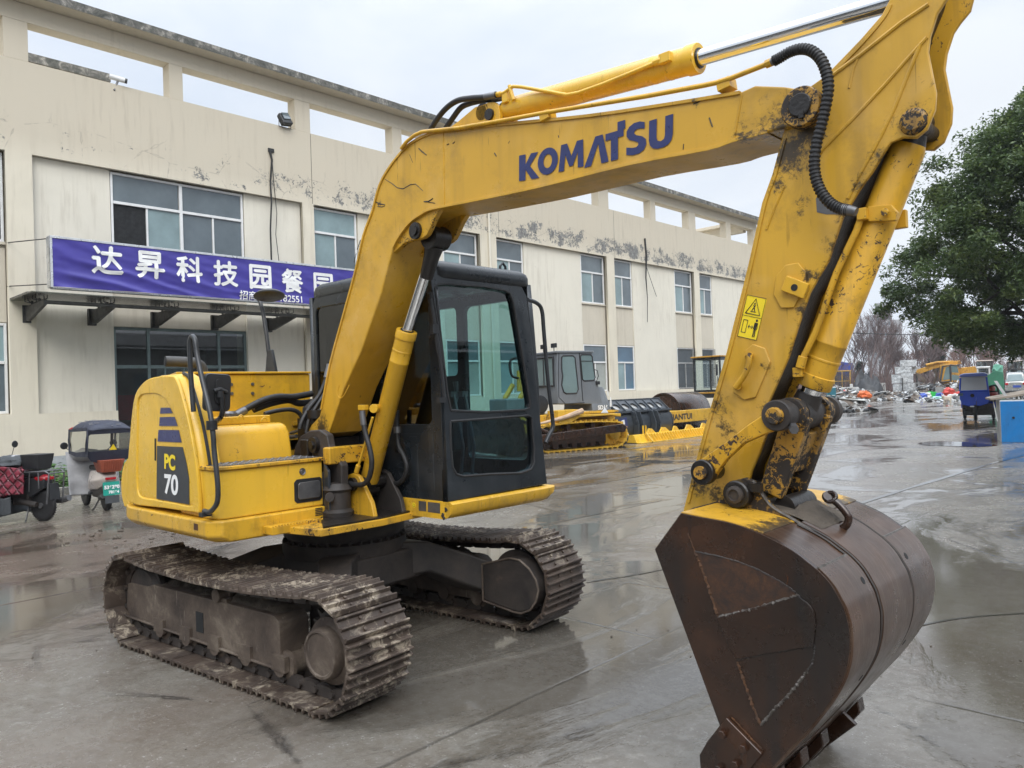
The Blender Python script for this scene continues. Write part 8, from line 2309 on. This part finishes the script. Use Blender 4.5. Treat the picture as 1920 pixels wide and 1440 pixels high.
# blue bin with planks on it
BI = SX(1872, 828, .20)
gb2 = at(1876, 829); kb = mpp(gb2); here(gb2)
bi = thing('blue_bin', 'bright blue steel box with a grey side standing at the right edge', 'container', gb2)
def BB(px, py, off=0.0): return gb2 + RIGHT * (px - 1876) * kb + AHEAD * off + Vector((0, 0, (829 - py) * kb))
wv = RIGHT * .97 + AHEAD * -.10
A0, A1 = BB(1878, 829, 0), BB(1878, 829, 0) + RIGHT * 1.55 - AHEAD * .12
Bk = AHEAD * 1.0 - RIGHT * .10
h_ = (829 - 753) * kb
m = MB(); m.prism([A0, A1, A1 + Vector((0, 0, h_)), A0 + Vector((0, 0, h_))], Bk * .03); m.build('front_panel', 'bin_blue', bi, bevel=.006)
m = MB(); m.prism([A0 - RIGHT * .01, A0 - RIGHT * .01 + Bk, A0 - RIGHT * .01 + Bk + Vector((0, 0, h_)), A0 - RIGHT * .01 + Vector((0, 0, h_))], RIGHT * .03); m.prism([A0 + Bk, A1 + Bk, A1 + Bk + Vector((0, 0, h_)), A0 + Bk + Vector((0, 0, h_))], Bk * .03); m.prism([A1, A1 + Bk, A1 + Bk + Vector((0, 0, h_)), A1 + Vector((0, 0, h_))], RIGHT * .03); m.build('side_panel', 'junk_grey', bi, bevel=.006)
m = MB(); m.prism([A0 + Vector((0, 0, h_)) + Bk * .03, A1 + Vector((0, 0, h_)) + Bk * .03, A1 + Bk + Vector((0, 0, h_)), A0 + Bk + Vector((0, 0, h_))], (0, 0, .03)); m.build('lid', 'junk_white', bi, bevel=.005)
m = MB(); q = BB(1900.5, 784, 0) ; m.cyl(A0 + RIGHT * .33 + Vector((0, 0, h_ * .60)) - AHEAD * .045, A0 + RIGHT * .33 + Vector((0, 0, h_ * .60)) - AHEAD * .02, .030, n=16); m.build('lock_hole', 'painted_dark', bi)
T0 = A0 + Vector((0, 0, h_ + .03))
m = MB()
m.prism([T0 - RIGHT * .22 + Bk * .1 + Vector((0, 0, .0)), T0 - RIGHT * .30 + Bk * .9 + Vector((0, 0, .02)), T0 + RIGHT * .95 + Bk * 1.0 + Vector((0, 0, .22)), T0 + RIGHT * .95 + Bk * .3 + Vector((0, 0, .14))], (0, 0, .05)); simple('plywood_sheet', 'pale plywood sheet lying tilted on the blue box', 'board', m, 'timber', bevel=.004)
m = MB(); e0_ = BB(1868, 714, .6); e1_ = BB(1887, 744, .4); m.prism([e0_, e0_ + RIGHT * .09, e1_ + RIGHT * .09, e1_], AHEAD * .03); simple('upright_board', 'grey board leaning upright behind the blue box', 'board', m, 'junk_grey')
m = MB(); m.tube([BB(1865, 750, .3), BB(1872, 790, .1)], .012, 5); m.tube([BB(1910, 752, .5), BB(1911, 744, .5)], .03, 6); m.tube([BB(1918, 752, .5), BB(1919, 744, .5)], .03, 6); simple('white_rods', 'thin white rods and stubs resting against the blue box', 'rods', m, 'junk_white')

# ---- dark tarpaulin heap, scrap box and blue shed far back
g = at(1628, 741); here(g); g = g + AHEAD * 6; kk = mpp(g)
m = MB(); m.grid(lambda u, v: g + RIGHT * 29 * kk * (2 * u - 1) + AHEAD * 3 * (2 * v - 1) + Vector((0, 0, 42 * kk * max(0, 1 - abs(2 * u - 1) ** 2.4 - (2 * v - 1) ** 2) ** .5 * (.85 + .55 * noise.noise(Vector((u * 5, v * 5, 3))) + .08 * noise.noise(Vector((u * 15, v * 15, 3)))))), 30, 20)
simple('tarpaulin_heap', 'large heap under a black tarpaulin beyond the rubble', 'heap', m, 'junk_dark', smooth=50)
g = at(1655, 738); kk = mpp(g); here(g)
m = MB(); obox(m, g, 11 * kk, .9, 20 * kk, .1); simple('white_box', 'small pale box standing right of the black tarpaulin heap', 'box', m, 'junk_white', bevel=.04)
g = at(1588, 735); here(g); g = g + AHEAD * 8; kk = mpp(g)
m = MB(); m.prism([g + RIGHT * a * kk + Vector((0, 0, b * kk)) for a, b in ((-30, 0), (-30, 42), (-8, 56), (14, 52), (14, 0))], AHEAD * 6); simple('blue_shed', 'faded blue metal shed among the bare trees', 'shed', m, 'shed_blue')

# ================================================================== trees
def leafmat(name, a, b, c):
    t = NT(name)
    n = t.noise(0.9, 3, 0.5)
    f = t.noise(9.0, 2, 0.5)
    t.inp('Base Color', t.ramp(t.math('ADD', t.math('MULTIPLY', n, 0.55), t.math('MULTIPLY', f, 0.45)), [(0.34, a), (0.52, b), (0.68, c)]))
    t.inp('Roughness', 0.42); t.inp('Specular IOR Level', 0.45)
    tl = t.n.new('ShaderNodeBsdfTranslucent'); mx = t.n.new('ShaderNodeMixShader'); mx.inputs[0].default_value = 0.34
    src = t.b.inputs['Base Color'].links[0].from_socket
    t.l.new(src, tl.inputs[0]); t.l.new(t.b.outputs[0], mx.inputs[1]); t.l.new(tl.outputs[0], mx.inputs[2]); t.l.new(mx.outputs[0], t.n['Material Output'].inputs[0])
leafmat('camphor_leaf', (0.036, 0.064, 0.024, 1), (0.085, 0.130, 0.042, 1), (0.20, 0.245, 0.075, 1))
leafmat('fir_leaf', (0.020, 0.035, 0.020, 1), (0.035, 0.055, 0.028, 1), (0.06, 0.085, 0.04, 1))
plain('bark_dark', (0.045, 0.038, 0.032, 1), 0.9, 0, 0.3, 4, 0.4)
plain('bare_twig', (0.135, 0.100, 0.094, 1), 0.95, 0, 0.25, 1.5)
plain('bare_twig_red', (0.165, 0.100, 0.082, 1), 0.95, 0, 0.25, 1.5)

def leafy(name, label, base, crown_fn, n_cl, n_leaf, lsize, mat, seed, trunk_r, limb_n=10, clr=(.7, 1.2)):
    rr = random.Random(seed)
    root = thing(name, label, 'tree', base)
    cl = []
    while len(cl) < n_cl:
        q = crown_fn(rr)
        if q is not None: cl.append(q)
    V, F = [], []
    for q in cl:
        R0 = rr.uniform(*clr)
        for i in range(n_leaf):
            d = Vector((rr.gauss(0, 1), rr.gauss(0, 1), rr.gauss(0, .62))).normalized()
            p = q + d * R0 * (rr.random() ** .45)
            s = lsize * rr.uniform(.6, 1.5)
            u = Vector((rr.gauss(0, 1), rr.gauss(0, 1), rr.gauss(0, .6))).normalized()
            w = u.cross(Vector((rr.gauss(0, .5), rr.gauss(0, .5), 1))).normalized()
            b = len(V)
            V += [p - u * s * .8, p - w * s * .36 + Vector((0, 0, s * .06)), p + u * s * .9 - Vector((0, 0, s * .15)), p + w * s * .36 + Vector((0, 0, s * .06))]
            F.append((b, b + 1, b + 2, b + 3))
    m = MB(); m.v = V; m.f = F; m.m = [0] * len(F)
    m.build('crown', mat, root, smooth=0)
    m = MB()
    top = sum(cl, Vector()) / len(cl)
    P = [base, base.lerp(top, .35) + Vector((.1, .1, 0)), base.lerp(top, .8), top + Vector((0, 0, .8))]
    m.tube(P, [trunk_r, trunk_r * .8, trunk_r * .5, trunk_r * .15], 10, smooth=4)
    for i in range(limb_n):
        q = rr.choice(cl); a = base.lerp(top, rr.uniform(.38, .9))
        mid = a.lerp(q, .5) + Vector((rr.uniform(-.4, .4), rr.uniform(-.4, .4), rr.uniform(.0, .5)))
        m.tube([a, mid, q], [trunk_r * .32, trunk_r * .2, trunk_r * .06], 7, smooth=4)
    m.build('trunk', 'bark_dark', root, smooth=60)
    return root
# the big evergreen at the right: outline measured as rings around its centre line
D_ = 27.0
tb0 = CAM + (RIGHT0 * (1985 - 960) / FPX + AHEAD0) * D_; tb0.z = 0
kT = D_ / FPX
OUT = [(668, 40), (652, 150), (634, 235), (612, 292), (588, 322), (555, 338), (510, 330), (470, 322), (430, 290), (390, 268), (350, 246), (310, 235), (275, 195), (245, 150), (215, 105), (185, 55)]
def crown(rr):
    py = rr.uniform(186, 668)
    for (y0, r0), (y1, r1) in zip(OUT, OUT[1:]):
        if y1 <= py <= y0:
            r = r1 + (r0 - r1) * (py - y1) / (y0 - y1); break
    else: return None
    a = rr.uniform(0, 2 * math.pi); f = rr.random() ** .36
    r = max(0, r * kT - .75) * f
    if rr.random() < .12: r += .45
    return tb0 + RIGHT0 * r * math.cos(a) + AHEAD0 * r * math.sin(a) * .95 + Vector((0, 0, 1.69 + (706 - py) * kT))
leafy('evergreen_tree', 'large dense dark green evergreen tree at the right edge', tb0, crown, 540, 360, .092, 'camphor_leaf', 4, .34, 60, (.35, .85))
def fir_at(px, py, h, w, label, seed, ahead=0.0):
    b = at(px, py); here(b); b = b + AHEAD * ahead; b.z = 0
    def fn(rr):
        z = rr.uniform(.1, 1.0); a = rr.uniform(0, 6.283); r = w * (1 - z * .85) * rr.random() ** .5
        return b + Vector((math.cos(a) * r, math.sin(a) * r, z * h))
    return leafy('evergreen_shrub', label, b, fn, 60, 60, .22, 'fir_leaf', seed, .15, 4, (.3, .6))
fir_at(1613, 736, 4.6, 1.3, 'dark green conifer shrub between the blue shed and the tarpaulin heap', 3, 4)
fir_at(1757, 733, 8.0, 2.2, 'grey green bushy conifer in front of the bare trees behind the far excavator', 6, 6)

def bare(name, seed, H, mat, spread=.55, depth=5):
    """A leafless tree: trunk, limbs and twigs as real tapered tubes."""
    rr = random.Random(seed)
    mt, mc = MB(), MB()
    def grow(p, d, L_, r, k):
        n = 3
        P = [p]
        for i in range(n):
            d = (d + Vector((rr.gauss(0, .10), rr.gauss(0, .10), rr.gauss(.03, .06)))).normalized()
            P.append(P[-1] + d * L_ / n)
        (mt if k == 0 else mc).tube(P, [r, r * .85, r * .72, r * .55], 6 if k < 2 else 3, caps=False)
        if k >= depth: return
        nb = 4 if k == 0 else (4 if k < 3 else 3)
        for i in range(nb):
            t_ = rr.uniform(.45, 1.0) if i else 1.0
            q = P[0].lerp(P[-1], t_) if t_ < 1 else P[-1]
            j = min(int(t_ * n), n - 1); q = P[j].lerp(P[j + 1], t_ * n - j) if t_ < 1 else P[-1]
            a = rr.uniform(0, 6.283); s = spread * rr.uniform(.5, 1.25)
            u, w, _ = basis(d)
            nd = (d + (u * math.cos(a) + w * math.sin(a)) * s + Vector((0, 0, .16))).normalized()
            grow(q, nd, L_ * rr.uniform(.60, .82), max(r * rr.uniform(.42, .6), .022), k + 1)
    grow(Vector((0, 0, -.1)), Vector((rr.gauss(0, .05), rr.gauss(0, .05), 1)).normalized(), H * .30, H * .016, 0)
    root = thing(name, 'x', 'tree', (0, 0, 0))
    t_ = mt.build('trunk', mat, root, local=True, smooth=60)
    mc.build('crown', mat, root, local=True, smooth=0)
    return root
protos = [bare('bare_tree', 41, 11.0, 'bare_twig', .55), bare('bare_tree', 52, 12.0, 'bare_twig', .45), bare('bare_tree', 63, 9.5, 'bare_twig_red', .62)]
used_ = set()
rr = random.Random(77)
spots_ = [(1556, 2), (1572, 0), (1596, 1), (1612, 0), (1632, 1), (1646, 0), (1660, 1), (1676, 2), (1690, 0), (1704, 2), (1718, 1), (1730, 2), (1744, 0), (1758, 2), (1772, 1), (1788, 2), (1802, 0), (1818, 2), (1834, 1), (1850, 2), (1868, 0), (1886, 2), (1906, 1), (1930, 2), (1662, 2), (1724, 0), (1782, 0), (1840, 0), (1524, 1), (1540, 0), (1496, 2), (1508, 1)]
words = {0: 'grey', 1: 'tall grey', 2: 'reddish brown'}
for i, (px_, kd_) in enumerate(spots_):
    dd = 104 + rr.uniform(-8, 30) + (12 if i > 23 else 0)
    b = CAM + (RIGHT0 * (px_ - 960) / FPX + AHEAD0) * dd; b.z = 0
    lab_ = {0: 'grey leafless tree in the tangled row at the far end of the yard', 1: 'tall grey leafless tree in the tangled row at the far end of the yard', 2: 'reddish brown leafless tree in the tangled row at the far end of the yard'}[kd_]
    sc_k = (1.05 if px_ < 1690 else .80) * rr.uniform(.88, 1.12)
    if kd_ not in used_:
        o = protos[kd_]; used_.add(kd_); o.location = b; o.rotation_euler = (0, 0, rr.uniform(0, 6)); o.scale = (sc_k,) * 3; o['label'] = lab_
    else: o = copy_thing(protos[kd_], b, rr.uniform(0, 6), lab_, sc_k)
    o['group'] = ('grey leafless trees in the far row', 'tall grey leafless trees in the far row', 'reddish leafless trees in the far row')[kd_]
# thicket under them
m = MB(); rr = random.Random(8)
for i in range(5200):
    px_ = rr.uniform(1470, 1940); dd = rr.uniform(98, 132)
    b = CAM + (RIGHT0 * (px_ - 960) / FPX + AHEAD0) * dd; b.z = 0
    h = rr.uniform(1.2, 5.2) * (.7 + .5 * noise.noise(Vector((px_ * .02, dd * .1, 0)))); d = Vector((rr.gauss(0, .35), rr.gauss(0, .35), 1))
    e = b + d * h; mid_ = b + d * h * .5 + Vector((rr.gauss(0, .15), rr.gauss(0, .15), 0))
    m.tube([b, mid_, e], [.035, .025, .012], 3, mi=i % 2, caps=False)
tag(m.build('thicket', ['bare_twig', 'bare_twig_red'], smooth=0), 'dense brown thicket of bare stems under the far leafless trees', 'thicket', kind='stuff')
# boundary wall and far tower
wa = CAM + (RIGHT0 * (1380 - 960) / FPX + AHEAD0) * 138; wb = CAM + (RIGHT0 * (2300 - 960) / FPX + AHEAD0) * 138
m = MB(); wa.z = wb.z = 0; m.prism([wa, wb, wb + Vector((0, 0, 3.0)), wa + Vector((0, 0, 3.0))], AHEAD * .3); simple('boundary_wall', 'long grey boundary wall behind the leafless trees', 'wall', m, 'junk_grey')
tw = CAM + (RIGHT0 * (1662 - 960) / FPX + AHEAD0) * 330; tw.z = 0; kk = 330 / FPX; here(tw)
twr = thing('tower_block', 'pale grey high rise fading in the haze behind the bare trees', 'building', tw)
m = MB(); obox(m, tw, 30 * kk, 9, 152 * kk); obox(m, tw + RIGHT * 22 * kk + AHEAD * 4, 22 * kk, 9, 120 * kk); obox(m, tw - RIGHT * 22 * kk + AHEAD * 6, 22 * kk, 9, 132 * kk); m.build('wall', 'far_concrete', twr)
m = MB()
for j in range(11):
    for i in range(4):
        obox(m, tw - AHEAD * 4.55 + RIGHT * (-10.5 + 7 * i) * kk, 3.6 * kk, .2, 6 * kk, 0, (40 + j * 10) * kk)
m.build('windows', 'pane_grey', twr, smooth=0)
# power line in front of the trees
m = MB()
pa_ = CAM + (RIGHT0 * (1560 - 960) / FPX + AHEAD0) * 96; pb_ = CAM + (RIGHT0 * (1990 - 960) / FPX + AHEAD0) * 96
pa_.z, pb_.z = 8.0, 7.3
m.tube([pa_.lerp(pb_, i / 12) + Vector((0, 0, -.5 * math.sin(math.pi * i / 12))) for i in range(13)], .05, 5); simple('overhead_cable', 'dark overhead cable crossing in front of the bare trees', 'cable', m, 'cable_black')

# ------------------------------------------------------------------ damp air
hz = MB(); hz.box2((-160, -60, -1.0), (60, 420, 60))
hm = bpy.data.materials.new('haze'); hm.use_nodes = True
hn, hl = hm.node_tree.nodes, hm.node_tree.links
hn.clear()
ho = hn.new('ShaderNodeOutputMaterial'); hv = hn.new('ShaderNodeVolumePrincipled')
hv.inputs['Color'].default_value = (0.86, 0.90, 0.97, 1); hv.inputs['Density'].default_value = 0.00045; hv.inputs['Anisotropy'].default_value = 0.2
hl.new(hv.outputs[0], ho.inputs['Volume'])
MATS['haze'] = hm
tag(hz.build('haze', 'haze', smooth=0), kind='stuff')

# ------------------------------------------------------------------ unseen blocks added so wet paint and glass mirror something dark
plain('unseen_block_grey', (0.16, 0.155, 0.145, 1), 0.85, 0, 0.2, 0.4)
def unseen_block(a, b, h, dep, label):
    a, b = Vector(a), Vector(b)
    w_ = thing('unseen_block', label, 'building', (a + b) / 2)
    u = (b - a).normalized(); n_ = Vector((u.y, -u.x, 0))
    m = MB(); m.prism([a, b, b + Vector((0, 0, h)), a + Vector((0, 0, h))], n_ * dep); m.build('wall', 'unseen_block_grey', w_)
    m = MB(); m.prism([a - u * .4 + Vector((0, 0, h + .01)) - n_ * .5, b + u * .4 + Vector((0, 0, h + .01)) - n_ * .5, b + u * .4 + Vector((0, 0, h + 1.6)) + n_ * dep / 2, a - u * .4 + Vector((0, 0, h + 1.6)) + n_ * dep / 2], (0, 0, .2)); m.build('roof', 'dark_steel', w_)
    L_ = (b - a).length; k_ = int(L_ / 6)
    for i in range(k_):
        q = a + u * (3 + i * L_ / k_) - n_ * .03
        m = MB(); m.prism([q + Vector((0, 0, 2.4)), q + u * 2.6 + Vector((0, 0, 2.4)), q + u * 2.6 + Vector((0, 0, 4.4)), q + Vector((0, 0, 4.4))], n_ * .02); m.build('window', 'pane_grey', w_, smooth=0)
unseen_block((-34, -24, 0), (24, -24, 0), 7.0, 12, 'long low grey block added out of view for dark reflections, facing the excavator panel')
unseen_block((24, -20, 0), (24, 44, 0), 6.5, 12, 'long low grey block added out of view for dark reflections, facing the cream factory')
